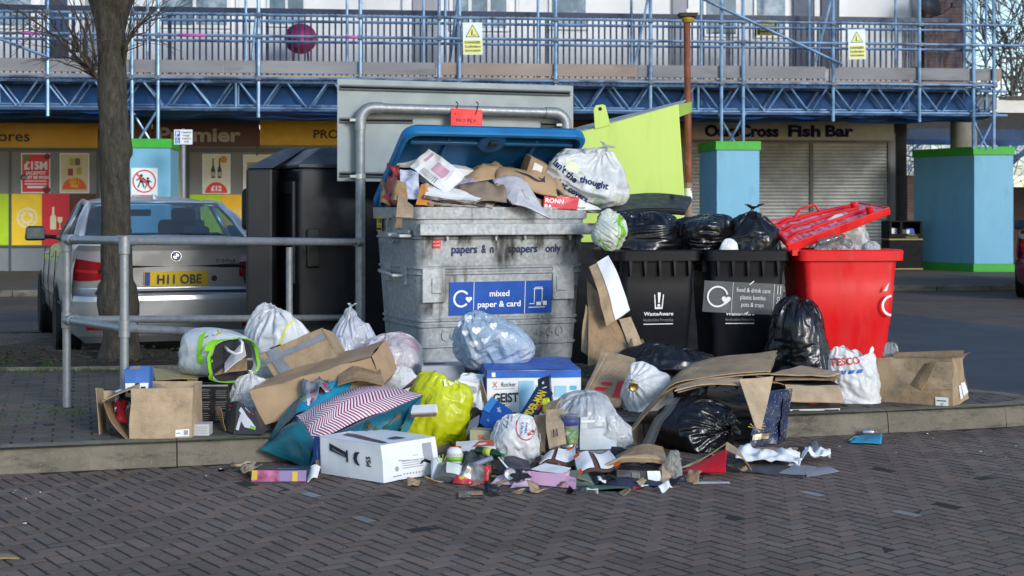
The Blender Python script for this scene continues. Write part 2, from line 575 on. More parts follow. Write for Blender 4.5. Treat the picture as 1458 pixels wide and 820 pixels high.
 V=(V-[(mn[0]+mx[0])/2,(mn[1]+mx[1])/2,mn[2]])/(mx-mn)*[w,d,h]
 fs=[]
 for j in range(n_r-1):
  for i in range(nu):
   a,b=j*nu+i,j*nu+(i+1)%nu
   fs.append((a,b,b+nu,a+nu))
 fs.append(tuple(range(nu-1,-1,-1)))
 return[tuple(x)for x in V],fs
def bag(name,label,cat,box,D,mat,seed,dz=0.0,depth=0.9,rot=None,group=None,**kw):
 """box = pixel bounds of the bag; D = depth of its middle"""
 k=D/FPX
 w,h=(box[2]-box[0])*k,(box[3]-box[1])*k
 c=at((box[0]+box[2])/2,box[3],D)
 if rot is None:
  M=T(*c)
  v,f=bag_geo(w,w*depth,h,seed,**kw)
 else:
  v,f=bag_geo(1,1,1,seed,**kw)
  q=[rot@(Vector(p)-Vector((0,0,.5)))for p in v]
  a=np.array(q);mn,mx=a.min(0),a.max(0)
  a=(a-[(mn[0]+mx[0])/2,(mn[1]+mx[1])/2,mn[2]])/(mx-mn)*[w,w*depth,h]
  zf=h*0.10
  lo=a[:,2]<zf
  a[lo,2]=zf+(a[lo,2]-zf)*0.12
  a[:,2]-=a[:,2].min()
  a[:,2]*=h/a[:,2].max()
  v=[tuple(x)for x in a]
  M=T(*c)
 mb=MB(M);mb.add(v,f)
 o=mb.build(name,mat,None,smooth=True,origin=c)
 return tag(o,label,cat,group)
class Sheet:
 """a four-cornered patch (p00, p10, p11, p01 as world points), bent and crumpled along its normal"""
 def __init__(s,c,bend=None,amp=0.0,seed=0,freq=5.0):
  s.c=[Vector(p)for p in c]
  n=(s.c[1]-s.c[0]).cross(s.c[3]-s.c[0])+(s.c[3]-s.c[2]).cross(s.c[1]-s.c[2])
  s.n=n.normalized();s.bend=bend;s.amp=amp;s.seed=seed;s.freq=freq
  s.su=(s.c[1]-s.c[0]).length;s.sv=(s.c[3]-s.c[0]).length
 def P(s,u,v,off=0.0):
  a,b,c,d=s.c
  p=a*((1-u)*(1-v))+b*(u*(1-v))+c*(u*v)+d*((1-u)*v)
  z=off
  if s.bend:z+=s.bend(u,v)
  if s.amp:
   q=np.array([[u*s.su*s.freq,v*s.sv*s.freq,s.seed*3.7]])
   z+=s.amp*(0.6-1.6*abs(vnoise(q,s.seed)[0])+0.5*vnoise(q*2.3,s.seed+1)[0])
  return p+s.n*z
 def flip(s):
  s.n=-s.n;return s
 def mesh(s,mb,nu=6,nv=6,m=0,thick=0.0,uv=False,u=(0,1),v=(0,1),off=0.0):
  f=lambda a,b:s.P(u[0]+(u[1]-u[0])*a,v[0]+(v[1]-v[0])*b,off)
  if not thick:
   return mb.grid(f,nu,nv,m,uv)
  top=[f(i/nu,j/nv)+s.n*(thick/2)for j in range(nv+1)for i in range(nu+1)]
  bot=[p-s.n*thick for p in top]
  K=len(top);W=nu+1
  fs,uvs=[],[]
  for j in range(nv):
   for i in range(nu):
    a=j*W+i
    fs.append((a,a+1,a+W+1,a+W))
    t=((i/nu,j/nv),((i+1)/nu,j/nv),((i+1)/nu,(j+1)/nv),(i/nu,(j+1)/nv))
    uvs.append(t)
    fs.append((a+K,a+W+K,a+W+1+K,a+1+K));uvs.append((t[0],t[3],t[2],t[1]))
  for i in range(nu):
   for(a,b)in((i+1,i),(nv*W+i,nv*W+i+1)):
    fs.append((a,b,b+K,a+K));uvs.append(((0,0),)*4)
  for j in range(nv):
   for(a,b)in((j*W,(j+1)*W),((j+1)*W+nu,j*W+nu)):
    fs.append((a,b,b+K,a+K));uvs.append(((0,0),)*4)
  return mb.add(top+bot,fs,m,uvs if uv else None)
 def text(s,mb,t,u,v,h,ang=0,m=0,bold=0.0,off=0.002,kx=1.0,center=True,width=None):
  """cap height h in m, centred on (u, v)"""
  vs,fs,w=text_geo(t,bold)
  k=h/0.72;ca,sa=math.cos(R(ang)),math.sin(R(ang))
  if width:kx=width/(w*k)
  q=[]
  for p in vs:
   a,b=(p.x-(w/2 if center else 0))*k*kx,(p.y-0.36)*k
   q.append(s.P(u+(a*ca-b*sa)/s.su,v+(a*sa+b*ca)/s.sv,off))
  mb.add(q,fs,m)
 def rect(s,mb,u0,v0,u1,v1,m=0,off=0.0015,n=3):
  s.mesh(mb,n,n,m,0,False,(u0,u1),(v0,v1),off)
 def poly(s,mb,pts,m=0,off=0.0015):
  mb.add([s.P(u,v,off)for u,v in pts],[tuple(range(len(pts)))],m)
 def ring(s,mb,u,v,r0,r1,m=0,off=0.0015,a0=0,a1=360,n=30,sx=1.0):
  vs=[]
  for k in range(n+1):
   a=R(a0+(a1-a0)*k/n)
   for r in(r0,r1):vs.append(s.P(u+r*sx*math.cos(a)/s.su,v+r*math.sin(a)/s.sv,off))
  mb.add(vs,[(2*k,2*k+1,2*k+3,2*k+2)for k in range(n)],m)
 def disc(s,mb,u,v,r,m=0,off=0.0015,n=24,sx=1.0):
  s.poly(mb,[(u+r*sx*math.cos(2*math.pi*k/n)/s.su,v+r*math.sin(2*math.pi*k/n)/s.sv)for k in range(n)],m,off)
def px4(*c):
 return[at(*p)for p in c]
class Carton:
 """a box from corner o with edge vectors ex (width), ey (depth), ez (height); faces are Sheets"""
 def __init__(s,o,ex,ey,ez,amp=0.0,seed=0,freq=6.0,jit=0.0):
  o,ex,ey,ez=Vector(o),Vector(ex),Vector(ey),Vector(ez)
  rnd=random.Random(seed)
  J=lambda:Vector((rnd.uniform(-jit,jit),rnd.uniform(-jit,jit),rnd.uniform(-jit,jit)))
  c={(i,j,k):o+ex*i+ey*j+ez*k+J()for i in(0,1)for j in(0,1)for k in(0,1)}
  s.c=c
  S=lambda a,b,d,e,q:Sheet([c[a],c[b],c[d],c[e]],None,amp,seed+q,freq)
  s.front=S((0,0,0),(1,0,0),(1,0,1),(0,0,1),1)
  s.back=S((1,1,0),(0,1,0),(0,1,1),(1,1,1),2)
  s.left=S((0,1,0),(0,0,0),(0,0,1),(0,1,1),3)
  s.right=S((1,0,0),(1,1,0),(1,1,1),(1,0,1),4)
  s.top=S((0,0,1),(1,0,1),(1,1,1),(0,1,1),5)
  s.bottom=S((0,1,0),(1,1,0),(1,0,0),(0,0,0),6)
 def closed(s,mb,m=0,faces=('front','back','left','right','top','bottom'),n=6,mm=None):
  n=max(n,6)
  for f in faces:
   getattr(s,f).mesh(mb,n,n,(mm or{}).get(f,m))
  return mb
 def open(s,mb,m=0,t=0.005,faces=('front','back','left','right','bottom')):
  for f in faces:getattr(s,f).mesh(mb,7,7,m,t)
  return mb
def yaw_axes(w,d,h,yaw=0,pitch=0,roll=0):
 """edge vectors of a box: yaw about Z (+ = right side away), pitch (+ = top leans back), roll (+ = right side up)"""
 Mx=(RZ(yaw)@RX(-pitch)@RY(-roll)).to_3x3()
 return Mx@Vector((w,0,0)),Mx@Vector((0,d,0)),Mx@Vector((0,0,h))
def flap(c,fold,ext,name,mat,parent,t=0.005,bend=0.0):
 """a flap hinged on the edge c[0]-c[1], reaching by the vector ext"""
 a,b=Vector(c[0]),Vector(c[1])
 e=Vector(ext)
 s=Sheet([a,b,b+e*fold[1],a+e*fold[0]],(lambda u,v:bend*v*v)if bend else None,0.004,len(name))
 mb=MB();s.mesh(mb,4,5,0,t)
 return mb.build(name,mat,parent)
 # ------------------------------------------------------------------ material set
STEEL_TUBE=pm("scaffold_steel",(0.20,0.325,0.50),0.40,0.6,0.25,3,c2=(0.08,0.14,0.24),c2s=2.0,c2t=(.5,.62))
GALV_PIPE=pm("galvanised_pipe",(0.27,0.285,0.30),0.5,0.55,0.12,25,bump=0.1,bs=60,c2=(0.16,0.17,0.18),c2s=3)
GREY_PANEL=pm("sign_back_grey",(0.25,0.29,0.295),0.55,0.1,0.06,3,c2=(0.19,0.225,0.22),c2s=1.5,c2t=(.55,.8))
BLACK=flat((0.008,0.008,0.009),0.5,"matt_black")
WHITE=flat((0.78,0.78,0.77),0.5,"white_print")
INK=flat((0.02,0.022,0.03),0.6,"dark_ink")
GREYINK=flat((0.30,0.30,0.31),0.6,"grey_ink")
NAVY=flat((0.012,0.022,0.10),0.5,"navy_print")
BLUE=flat((0.012,0.075,0.40),0.45,"blue_print")
REDP=flat((0.62,0.025,0.03),0.45,"red_print")
YELP=flat((0.72,0.52,0.02),0.5,"yellow_print")
CARD=m_card("cardboard")
CARD2=m_card("cardboard_pale",(0.44,0.325,0.21),2,0.25)
CARD3=m_card("cardboard_dark",(0.31,0.205,0.115),0,0.5)
PAPERW=pm("white_paper",(0.72,0.72,0.71),0.7,var=0.06,vs=7,bump=0.25,bs=18,c2=(0.55,0.55,0.55),c2s=3,c2t=(.55,.8))
WBAG=m_bag("white_bag_film",(0.80,0.80,0.80),0.36,0.25)
def m_blocks(name,base_dark):
 m,nt,b,out=_new(name)
 at_=N(nt,"Attribute");at_.attribute_name="tint"
 p=pos(nt)
 g=noise_(nt,p,130,3,0.7)
 f=noise_(nt,p,1.1,5,0.6)
 c=mix_(nt,ramp_(nt,g,[(0.38,0.0),(0.60,.45)]),at_.outputs["Color"],tuple(x*2.0 for x in base_dark))
 c=mix_(nt,ramp_(nt,g,[(0.60,0.0),(0.72,0.75)]),c,(0.24,0.20,0.19))
 c=mix_(nt,ramp_(nt,f,[(0.45,0.0),(0.72,0.55)]),c,tuple(x*0.5 for x in base_dark))
 nt.links.new(c,b.inputs["Base Color"])
 nt.links.new(ramp_(nt,f,[(0.35,0.62),(0.7,0.85)]),b.inputs["Roughness"])
 b.inputs["Specular IOR Level"].default_value=0.3
 bump_(nt,b,g,0.5,0.004)
 return m
BLOCKS=m_blocks("block_paving",(0.104,0.076,0.060))
BLOCKS2=m_blocks("island_block_paving",(0.058,0.050,0.042))
def m_joint(name,green):
 m,nt,b,out=_new(name)
 p=pos(nt)
 c=ramp_(nt,noise_(nt,p,60,4),[(0.3,(0.006,0.0055,0.005)),(0.7,(0.016,0.014,0.012))])
 c=mix_(nt,ramp_(nt,noise_(nt,p,2.6,5,0.65),[(0.60-green,0.0),(0.68-green*0.9,1.0)]),c,(0.045,0.075,0.012))
 nt.links.new(c,b.inputs["Base Color"]);b.inputs["Roughness"].default_value=0.95
 return m
JOINT=m_joint("joint_sand",0.0)
JOINT2=m_joint("joint_moss",0.15)
def m_asphalt():
 m,nt,b,out=_new("asphalt")
 p=pos(nt)
 g=noise_(nt,p,90,4,0.75)
 f=noise_(nt,p,0.5,5,0.6)
 c=ramp_(nt,g,[(0.3,(0.014,0.017,0.025)),(0.55,(0.026,0.031,0.042)),(0.75,(0.075,0.083,0.10))])
 c=mix_(nt,ramp_(nt,f,[(0.4,0.0),(0.7,0.5)]),c,(0.022,0.025,0.032))
 nt.links.new(c,b.inputs["Base Color"])
 nt.links.new(ramp_(nt,f,[(0.35,0.5),(0.7,0.8)]),b.inputs["Roughness"])
 bump_(nt,b,g,0.6,0.006)
 return m
ASPHALT=m_asphalt()
def m_concrete():
 m,nt,b,out=_new("kerb_concrete")
 p=pos(nt)
 f=noise_(nt,p,4,6,0.65)
 c=ramp_(nt,f,[(0.3,(0.105,0.090,0.066)),(0.7,(0.205,0.178,0.134))])
 g=noise_(nt,pos(nt,(2.2,2.2,9)),1.6,5,0.7)
 c=mix_(nt,ramp_(nt,g,[(0.5,0.0),(0.66,0.75)]),c,(0.038,0.035,0.028))
 h=noise_(nt,p,2.4,4,0.6)
 c=mix_(nt,ramp_(nt,h,[(0.6,0.0),(0.75,0.5)]),c,(0.085,0.085,0.04))
 s=noise_(nt,p,120,2)
 c=mix_(nt,ramp_(nt,s,[(0.62,0.0),(0.72,0.6)]),c,(0.30,0.27,0.22))
 nt.links.new(c,b.inputs["Base Color"]);b.inputs["Roughness"].default_value=0.9
 bump_(nt,b,noise_(nt,p,45,5,0.7),0.5,0.006)
 return m
KERB=m_concrete()
# ------------------------------------------------------------------ ground
def inside(poly,x,y):
 c=False;n=len(poly)
 for i in range(n):
  x1,y1=poly[i];x2,y2=poly[i-1]
  if(y1>y)!=(y2>y)and x<(x2-x1)*(y-y1)/(y2-y1)+x1:c=not c
 return c
KY=lambda x:7.83+0.28*x
ISLAND=[(-9.0,KY(-9)),(3.02,KY(3.02)),(3.22,8.79),(3.34,8.95),(3.36,9.12),(3.24,9.34),(3.0,9.55),(2.4,10.05),(1.2,10.75),(0,11.3),(-1.8,11.85),(-3.2,12.1),(-9.0,12.6)]
TARMAC=[(-40,15.4),(-4.0,15.4),(0.5,12.3),(2.4,10.2),(3.36,9.12),(3.6,8.85),(9.0,10.3),(40,18),(40,14.0),(7.0,14.6),(5.65,15.9),(4.9,18.4),(-40,18.4)]
def blocks_mesh(name,xr,yr,ang,keep,mat,jmat,z,base,seed,pattern,gap=0.0065,specials=(),kind='structure'):
 ca,sa=math.cos(ang),math.sin(ang)
 rnd=np.random.RandomState(seed)
 vs,fs,tint=[],[],[]
 s=0.068 if pattern=='herring' else 0.1
 cx,cy=(xr[0]+xr[1])/2,(yr[0]+yr[1])/2
 rad=math.hypot(xr[1]-xr[0],yr[1]-yr[0])/2
 n=int(rad/s)+3
 for i in range(-n,n):
  for j in range(-n,n):
   if pattern=='herring':
    c=(i-j)%4
    if c==0:w,d=2,1
    elif c==3:w,d=1,2
    else:continue
    x0,y0=i*s,j*s
   else:
    if i%2:continue
    w,d=2,1
    x0,y0=i*s+(s if j%2 else 0),j*s
   mx,my=x0+w*s/2,y0+d*s/2
   wx,wy=cx+mx*ca-my*sa,cy+mx*sa+my*ca
   if not(xr[0]<wx<xr[1]and yr[0]<wy<yr[1])or not keep(wx,wy):continue
   g=gap/2;bv=0.003
   dz=rnd.normal(0,0.0009);tx,ty=rnd.normal(0,0.006,2);rz=rnd.normal(0,0.006)
   hw,hd=w*s/2-g,d*s/2-g
   b=len(vs)
   for(ex,ey,ez)in((hw,hd,-0.006),(hw-bv,hd-bv,0.0)):
    for sx,sy in((-1,-1),(1,-1),(1,1),(-1,1)):
     lx,ly=sx*ex,sy*ey
     lx,ly=lx-ly*rz,ly+lx*rz
     X,Y=mx+lx,my+ly
     vs.append((cx+X*ca-Y*sa,cy+X*sa+Y*ca,z+ez+dz+(tx*lx+ty*ly if ez==0 else 0)))
   v=rnd.uniform(0.72,1.22);hue=rnd.uniform(-0.10,0.10)
   t=(base[0]*v*(1+hue),base[1]*v,base[2]*v*(1-hue*0.6),1)
   for q_ in specials:
    if d==2 and abs(wx-q_[0])<0.08 and abs(wy-q_[1])<0.09:t=(0.27,0.285,0.28,1);specials.remove(q_);break
   fs.append((b+4,b+5,b+6,b+7));tint.append(t)
   for k in range(4):
    fs.append((b+k,b+(k+1)%4,b+4+(k+1)%4,b+4+k));tint.append(tuple(q*0.35 for q in t[:3])+(1,))
 me=bpy.data.meshes.new(name)
 me.from_pydata(vs,[],fs)
 a=me.attributes.new("tint",'FLOAT_COLOR','FACE')
 a.data.foreach_set("color",np.array(tint,dtype=np.float32).ravel())
 me.materials.append(mat)
 o=bpy.data.objects.new(name,me);col.objects.link(o)
 o["kind"]=kind
 FRAME[o.name]=I4.copy()
 return o
mb=MB();mb.add([(-150,-10,-0.0022),(150,-10,-0.0022),(150,200,-0.0022),(-150,200,-0.0022)],[(0,1,2,3)])
tag(mb.build("ground",JOINT,origin=Vector((0,0,0))),kind='structure')
sp=[]
for(px,py)in((425,700),(526,737),(645,777),(1162,700),(1315,733)):
 D=FPX*CH/(py-HZ);sp.append((gx(px,D),D))
blocks_mesh("road_paving",(-7.5,9),(3.3,15.6),R(36),lambda x,y:not inside(ISLAND,x,y)and not inside(TARMAC,x,y)and abs(x)<y*0.42+1.0,BLOCKS,JOINT,0.0,(0.146,0.105,0.082),3,'herring',specials=sp)
def ngon(poly,z,name,mat,kind='structure'):
 bm=bmesh.new()
 f=bm.faces.new([bm.verts.new((x,y,z))for x,y in poly])
 bmesh.ops.triangulate(bm,faces=[f])
 me=bpy.data.meshes.new(name);bm.to_mesh(me);bm.free()
 me.materials.append(mat)
 o=bpy.data.objects.new(name,me);col.objects.link(o);o["kind"]=kind
 return o
ngon(TARMAC,0.004,"asphalt_road",ASPHALT)
ngon(ISLAND,0.1275,"island_base",JOINT2)
BED=[(-9,10.4),(-3.3,10.62),(-1.2,11.0),(-0.3,11.25),(-1.8,11.75),(-3.2,11.98),(-9,12.3)]
inner=lambda x,y:inside(ISLAND,x,y)and y>KY(x)+0.135 and not inside(BED,x,y)
blocks_mesh("island_paving",(-6,3.4),(6.2,12.4),R(17),inner,BLOCKS2,JOINT2,0.130,(0.085,0.070,0.056),5,'run',gap=0.009)
def kerb_line(path,name):
 """individual kerb stones along a path whose right-hand side is the road"""
 mb=MB()
 prof=[(0.0,0.0),(0.012,0.085),(0.020,0.112),(0.034,0.127),(0.055,0.132),(0.130,0.132),(0.130,0.0)]
 for(a,b)in path:
  a,b=Vector((*a,0)),Vector((*b,0))
  t=(b-a).normalized();n=Vector((-t.y,t.x,0))
  a2,b2=a+t*0.003,b-t*0.003
  k=len(prof);K=9
  vs,fs=[],[]
  for i in range(K):
   q=a2.lerp(b2,i/(K-1))
   for(dx,dz)in prof:
    jx=0.004*n1(q.x*3,q.y*3,dz*20,4);jz=0.004*n1(q.x*4,q.y*4,dx*20,8)if dz>0.05 else 0
    vs.append(q+n*(dx+jx)+Vector((0,0,dz+jz)))
  for i in range(K-1):
   for j in range(k-1):
    p_=i*k+j
    fs.append((p_,p_+k,p_+k+1,p_+1))
  fs.append(tuple(range(k)));fs.append(tuple(range((K-1)*k+k-1,(K-1)*k-1,-1)))
  mb.add(vs,fs)
 o=mb.build(name,KERB,origin=Vector((0,0,0)))
 o["kind"]='structure'
 return o
xs_=[-8.67,-7.80,-6.93,-6.06,-5.19,-4.32,-3.45,-2.57,-1.73,-0.86,0.0,0.75,1.5,2.24,3.02]
path=[((a,KY(a)),(b,KY(b)))for a,b in zip(xs_,xs_[1:])]
rp=ISLAND[1:]
path+=[(rp[i],rp[i+1])for i in range(len(rp)-1)]
kerb_line(path,"kerb")
ed=[(-9,10.4),(-5.5,10.53),(-3.3,10.62),(-2.2,10.8),(-1.2,11.0)]
mb=MB()
for a,b in zip(ed,ed[1:]):
 mb.tube([(a[0],a[1],0.12),(b[0],b[1],0.12)],0.035,8)
tag(mb.build("soil_edging",KERB),kind='structure')
SOIL=pm("soil",(0.028,0.021,0.015),0.95,var=0.5,vs=14,bump=1.0,bs=30,c2=(0.020,0.034,0.008),c2s=2.2,c2t=(.52,.62),dist=0.02)
mb=MB()
def soil_p(u,v):
 x=-9+8.8*u
 y0,y1=10.45+(0.22*max(0,x+5.5)/2.2 if x<-3.3 else 0.22+0.38*(x+3.3)/2.1)*0.9,12.28-0.1*max(0,x+9)*0.6
 y=y0+(y1-y0)*v
 e=min(1,min(v,1-v)*6)
 return(x,y,0.125+e*(0.045+0.03*n1(x*3,y*3,0,2)+0.02*n1(x*11,y*11,0,3)))
mb.grid(soil_p,110,24)
tag(mb.build("soil_bed",SOIL,smooth=True),kind='structure')
GRASS=pm("grass_blades",(0.05,0.095,0.014),0.7,var=0.4,vs=4)
LEAF=pm("dead_leaves",(0.085,0.050,0.025),0.8,var=0.5,vs=9)
rnd=random.Random(7)
mb=MB()
for k in range(520):
 q=rnd.random()
 if q<0.45:x=rnd.uniform(-5.0,-0.6);y=rnd.uniform(10.65,11.85)
 elif q<0.75:x=rnd.uniform(-4.6,-2.4);y=10.5+rnd.gauss(0,0.05)+0.06*(x+4)
 else:
  c=rnd.choice([(-2.62,8.55),(-2.45,8.35),(-2.95,8.2),(-3.0,11.0),(-2.35,11.1)]);x=rnd.gauss(c[0],0.16);y=rnd.gauss(c[1],0.16)
  if y<KY(x)+0.15:continue
 if n1(x*2.2,y*2.2,0,33)<-0.05 and q<0.45:continue
 for b in range(rnd.randint(4,9)):
  a=rnd.uniform(0,6.28);l=rnd.uniform(0.012,0.05)*(1 if q<0.75 else 0.45);w=0.003
  z0=0.128 if q>=0.45 else 0.15
  ox,oy=x+rnd.uniform(-.03,.03),y+rnd.uniform(-.03,.03)
  dx,dy=math.cos(a),math.sin(a)
  mb.add([(ox-dy*w,oy+dx*w,z0),(ox+dy*w,oy-dx*w,z0),(ox+dx*l*.7,oy+dy*l*.7,z0+l)],[(0,1,2)])
tag(mb.build("grass_tufts",GRASS),kind='stuff')
mb=MB()
for k in range(420):
 x=rnd.uniform(-5,-0.5);y=rnd.uniform(10.6,11.95);l=rnd.uniform(0.01,0.035);a=rnd.uniform(0,6.28);z=0.165+0.03*n1(x*3,y*3,0,2)+rnd.uniform(0,.02)
 dx,dy=math.cos(a)*l,math.sin(a)*l
 mb.add([(x-dx,y-dy,z),(x+dy*.6,y-dx*.6,z+l*.4),(x+dx,y+dy,z+rnd.uniform(-.01,.01)),(x-dy*.6,y+dx*.6,z+l*.3)],[(0,1,2,3)])
for k in range(110):
 x=rnd.uniform(-2.2,3.2);y=KY(x)-abs(rnd.gauss(0.0,0.45))-0.03;l=rnd.uniform(0.004,0.016);a=rnd.uniform(0,6.28);z=0.008
 dx,dy=math.cos(a)*l,math.sin(a)*l
 mb.add([(x-dx,y-dy,z),(x+dy*.6,y-dx*.6,z+l*.3),(x+dx,y+dy,z),(x-dy*.6,y+dx*.6,z)],[(0,1,2,3)])
tag(mb.build("leaf_litter",LEAF),kind='stuff')
mb=MB()
for k in range(70):
 x=rnd.uniform(-2.5,3.2);y=KY(x)-abs(rnd.gauss(0.2,0.6))-0.05;l=rnd.uniform(0.004,0.013);a=rnd.uniform(0,6.28)
 dx,dy=math.cos(a)*l,math.sin(a)*l
 mb.add([(x-dx,y-dy,.004),(x+dy*.6,y-dx*.6,.008),(x+dx,y+dy,.004),(x-dy*.6,y+dx*.6,.004)],[(0,1,2,3)])
tag(mb.build("paper_crumbs",PAPERW),kind='stuff')
# ------------------------------------------------------------------ building frame
FB=T(0,26.1,0)@RZ(6.0)
FBI=FB.inverted()
def B(px,py,v):
 """(u, z) where the ray through a pixel meets the building's plane v"""
 o=FBI@Vector((0,0,CH));d=FBI.to_3x3()@Vector(((px-729)/FPX,1,-(py-HZ)/FPX))
 t=(v-o.y)/d.y
 p=o+d*t
 return p.x,p.z
def bspan(mb,x0,y0,x1,y1,v,t,m=0):
 """box whose front face lies on plane v and covers the pixel rectangle"""
 xm,ym=(x0+x1)/2,(y0+y1)/2
 u0,u1=B(x0,ym,v)[0],B(x1,ym,v)[0]
 z0,z1=B(xm,y1,v)[1],B(xm,y0,v)[1]
 mb.span((u0,v,z0),(u1,v+t,z1),m)
 return u0,u1,z0,z1
def bM(px,py,v,off=0.0):
 u,z=B(px,py,v)
 return FB@Matrix(((1,0,0,u),(0,0,-1,v-off),(0,1,0,z),(0,0,0,1)))
PAVE=pm("pavement",(0.105,0.085,0.068),0.85,var=0.2,vs=3,bump=0.3,bs=60,c2=(0.065,0.055,0.047),c2s=0.8)
mb=MB(FB);mb.span((-30,-3.45,0),(34,14,0.10))
tag(mb.build("pavement",PAVE),kind='structure')
mb=MB(FB)
for k in range(70):
 mb.span((-30+k*0.915,-3.6,0),(-30+k*0.915+0.907,-3.45,0.105))
tag(mb.build("far_kerb",KERB,bevel=0.02),kind='structure')
FARB=pm("parking_bay_paving",(0.085,0.062,0.05),0.8,var=0.25,vs=2,bump=0.3,bs=70,c2=(0.045,0.038,0.036),c2s=0.6)
ngon([(-40,18.4),(4.9,18.4),(5.65,15.9),(7.0,14.6),(40,14.0),(40,26),(-40,22)],0.003,"parking_bays",FARB)
# ------------------------------------------------------------------ the shop building with flats above
bld=thing("shop_building","pale two-storey parade with shops below and balcony flats above, behind blue-grey scaffolding","building",FB)
CREAM=pm("cream_render",(0.76,0.77,0.775),0.8,var=0.05,vs=1.5,c2=(0.55,0.58,0.62),c2s=0.7,c2t=(.5,.8))
UPVC=flat((0.72,0.74,0.76),0.4,"upvc_white")
UPGREY=pm("grey_render",(0.30,0.31,0.35),0.8,var=0.08,vs=2)
WGLASS=pm("window_glass",(0.10,0.15,0.20),0.08,var=0.6,vs=1.3,c2=(0.30,0.36,0.42),c2s=1.7,c2t=(.5,.62),spec=0.9,rvar=0.03)
DARKDOOR=pm("dark_blue_door",(0.035,0.06,0.11),0.4,var=0.1)
def brick_mat(name,c1,c2,mo):
 m,nt,b,out=_new(name)
 t=N(nt,"TexCoord");sp_=N(nt,"SeparateXYZ");nt.links.new(t.outputs["Object"],sp_.inputs[0])
 cb=N(nt,"CombineXYZ");nt.links.new(math_(nt,'ADD',sp_.outputs[0],sp_.outputs[1]),cb.inputs[0]);nt.links.new(sp_.outputs[2],cb.inputs[1])
 k=N(nt,"TexBrick");nt.links.new(cb.outputs[0],k.inputs["Vector"])
 k.inputs["Color1"].default_value=(*c1,1);k.inputs["Color2"].default_value=(*c2,1);k.inputs["Mortar"].default_value=(*mo,1)
 k.inputs["Scale"].default_value=1.0;k.inputs["Brick Width"].default_value=0.225;k.inputs["Row Height"].default_value=0.075;k.inputs["Mortar Size"].default_value=0.006
 nt.links.new(k.outputs[0],b.inputs["Base Color"]);b.inputs["Roughness"].default_value=0.9
 return m
BRICK=brick_mat("brown_brick",(0.105,0.062,0.052),(0.15,0.09,0.072),(0.17,0.15,0.13))
VU,VS,VR=2.4,3.8,1.0
uR=B(1312,60,VU)[0];uRR=B(1368,60,VU)[0]
uL=-24.0
mb=MB(FB);mb.span((uL,VU,3.62),(uR,VU+0.3,8.6));mb.build("upper_wall",CREAM,bld)
mb=MB(FB);mb.span((uR+.002,VU-0.25,3.62),(uRR,VU+3.2,8.6));mb.build("brick_end_wall",BRICK,bld)
mb=MB(FB);mb.span((uL,0.72,3.30),(uRR,VU+3.2,3.60));mb.build("balcony_slab",pm("balcony_concrete",(0.17,0.17,0.18),0.8),bld)
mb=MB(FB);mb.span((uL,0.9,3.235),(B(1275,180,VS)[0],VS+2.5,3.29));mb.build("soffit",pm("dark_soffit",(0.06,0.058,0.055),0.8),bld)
mb=MB(FB);mb.span((uL,VU-0.5,8.62),(uRR+.3,VU+3.4,8.8));mb.build("roof",pm("roof_edge",(0.1,0.1,0.1),0.8),bld)
def window(x0,y0,x1,y1,frame=4,panes=1,door=False,gl=WGLASS):
 mb=MB(FB);u0,u1,z0,z1=bspan(mb,x0,y0,x1,y1,VU-0.05,0.045)
 f=mb.build("door" if door else "window",UPVC,bld)
 w=(x1-x0-frame)/panes
 for k in range(panes):
  mb=MB(FB);bspan(mb,x0+frame+k*w,y0+frame,x0+k*w+w,y1-frame,VU-0.060,0.008)
  mb.build("pane",gl,f)
window(-60,-60,48,40,4,2)
window(60,-60,100,90,4,1,True,DARKDOOR)
window(118,-60,146,90,3,1,True,UPGREY)
window(226,-70,328,40,5,2)
window(336,-60,372,92,4,1,True,UPVC)
window(380,-60,436,38,4,2)
window(640,-60,726,44,5,3)
window(735,-60,768,92,4,1,True,UPVC)
window(782,-60,838,42,4,1)
window(1002,-50,1052,52,4,1);window(1074,-50,1122,54,4,1)
for(x0,x1,m_)in((573,586,UPVC),(588,622,UPGREY),(958,978,UPGREY),(980,996,UPVC),(1130,1156,DARKDOOR),(1160,1167,UPVC),(1170,1192,DARKDOOR),(1195,1202,UPVC),(1299,1311,UPGREY)):
 mb=MB(FB);bspan(mb,x0,-80,x1,95,VU-0.07-0.0007*x0/100,0.068);mb.build("pilaster",m_,bld)
for c_ in((380,42,436,92),(640,48,726,92),(1000,56,1126,100),(226,44,328,92)):
 mb=MB(FB);bspan(mb,*c_,VU-0.02,0.018);mb.build("cladding_panel",pm("pale_cladding",(0.55,0.57,0.60),0.6,var=0.05),bld)
RAILC=pm("railing_navy",(0.012,0.026,0.065),0.45,var=0.2)
mb=MB(FB)
u=uL
while u<uR-0.1:
 mb.span((u,VR,3.62),(u+0.034,VR+0.016,5.02));u+=0.114
u=uL
while u<uR:mb.span((u,VR-0.01,3.60),(u+0.04,VR+0.04,5.02));u+=1.77
mb.span((uL,VR-0.025,5.02),(uR,VR+0.045,5.11));mb.span((uL,VR-0.005,3.68),(uR,VR+0.03,3.72))
mb.build("balcony_railing",RAILC,bld)
SHOPGREY=pm("shop_panel_grey",(0.20,0.195,0.19),0.5,var=0.08,vs=1.2)
SHOPFRAME=flat((0.075,0.08,0.085),0.4,"shop_frame_grey")
uShop=B(1275,250,VS)[0]
mb=MB(FB);mb.span((uL,VS,0.10),(uShop,VS+0.3,3.0));mb.build("shop_wall",SHOPGREY,bld)
mb=MB(FB)
for x in(-30,14,139,268,366,470):bspan(mb,x-1.6,208,x+1.6,386,VS-0.03,0.028)
bspan(mb,-80,349,480,352,VS-0.035,0.03);bspan(mb,-80,210,480,216,VS-0.04,0.035)
mb.build("shop_mullions",SHOPFRAME,bld)
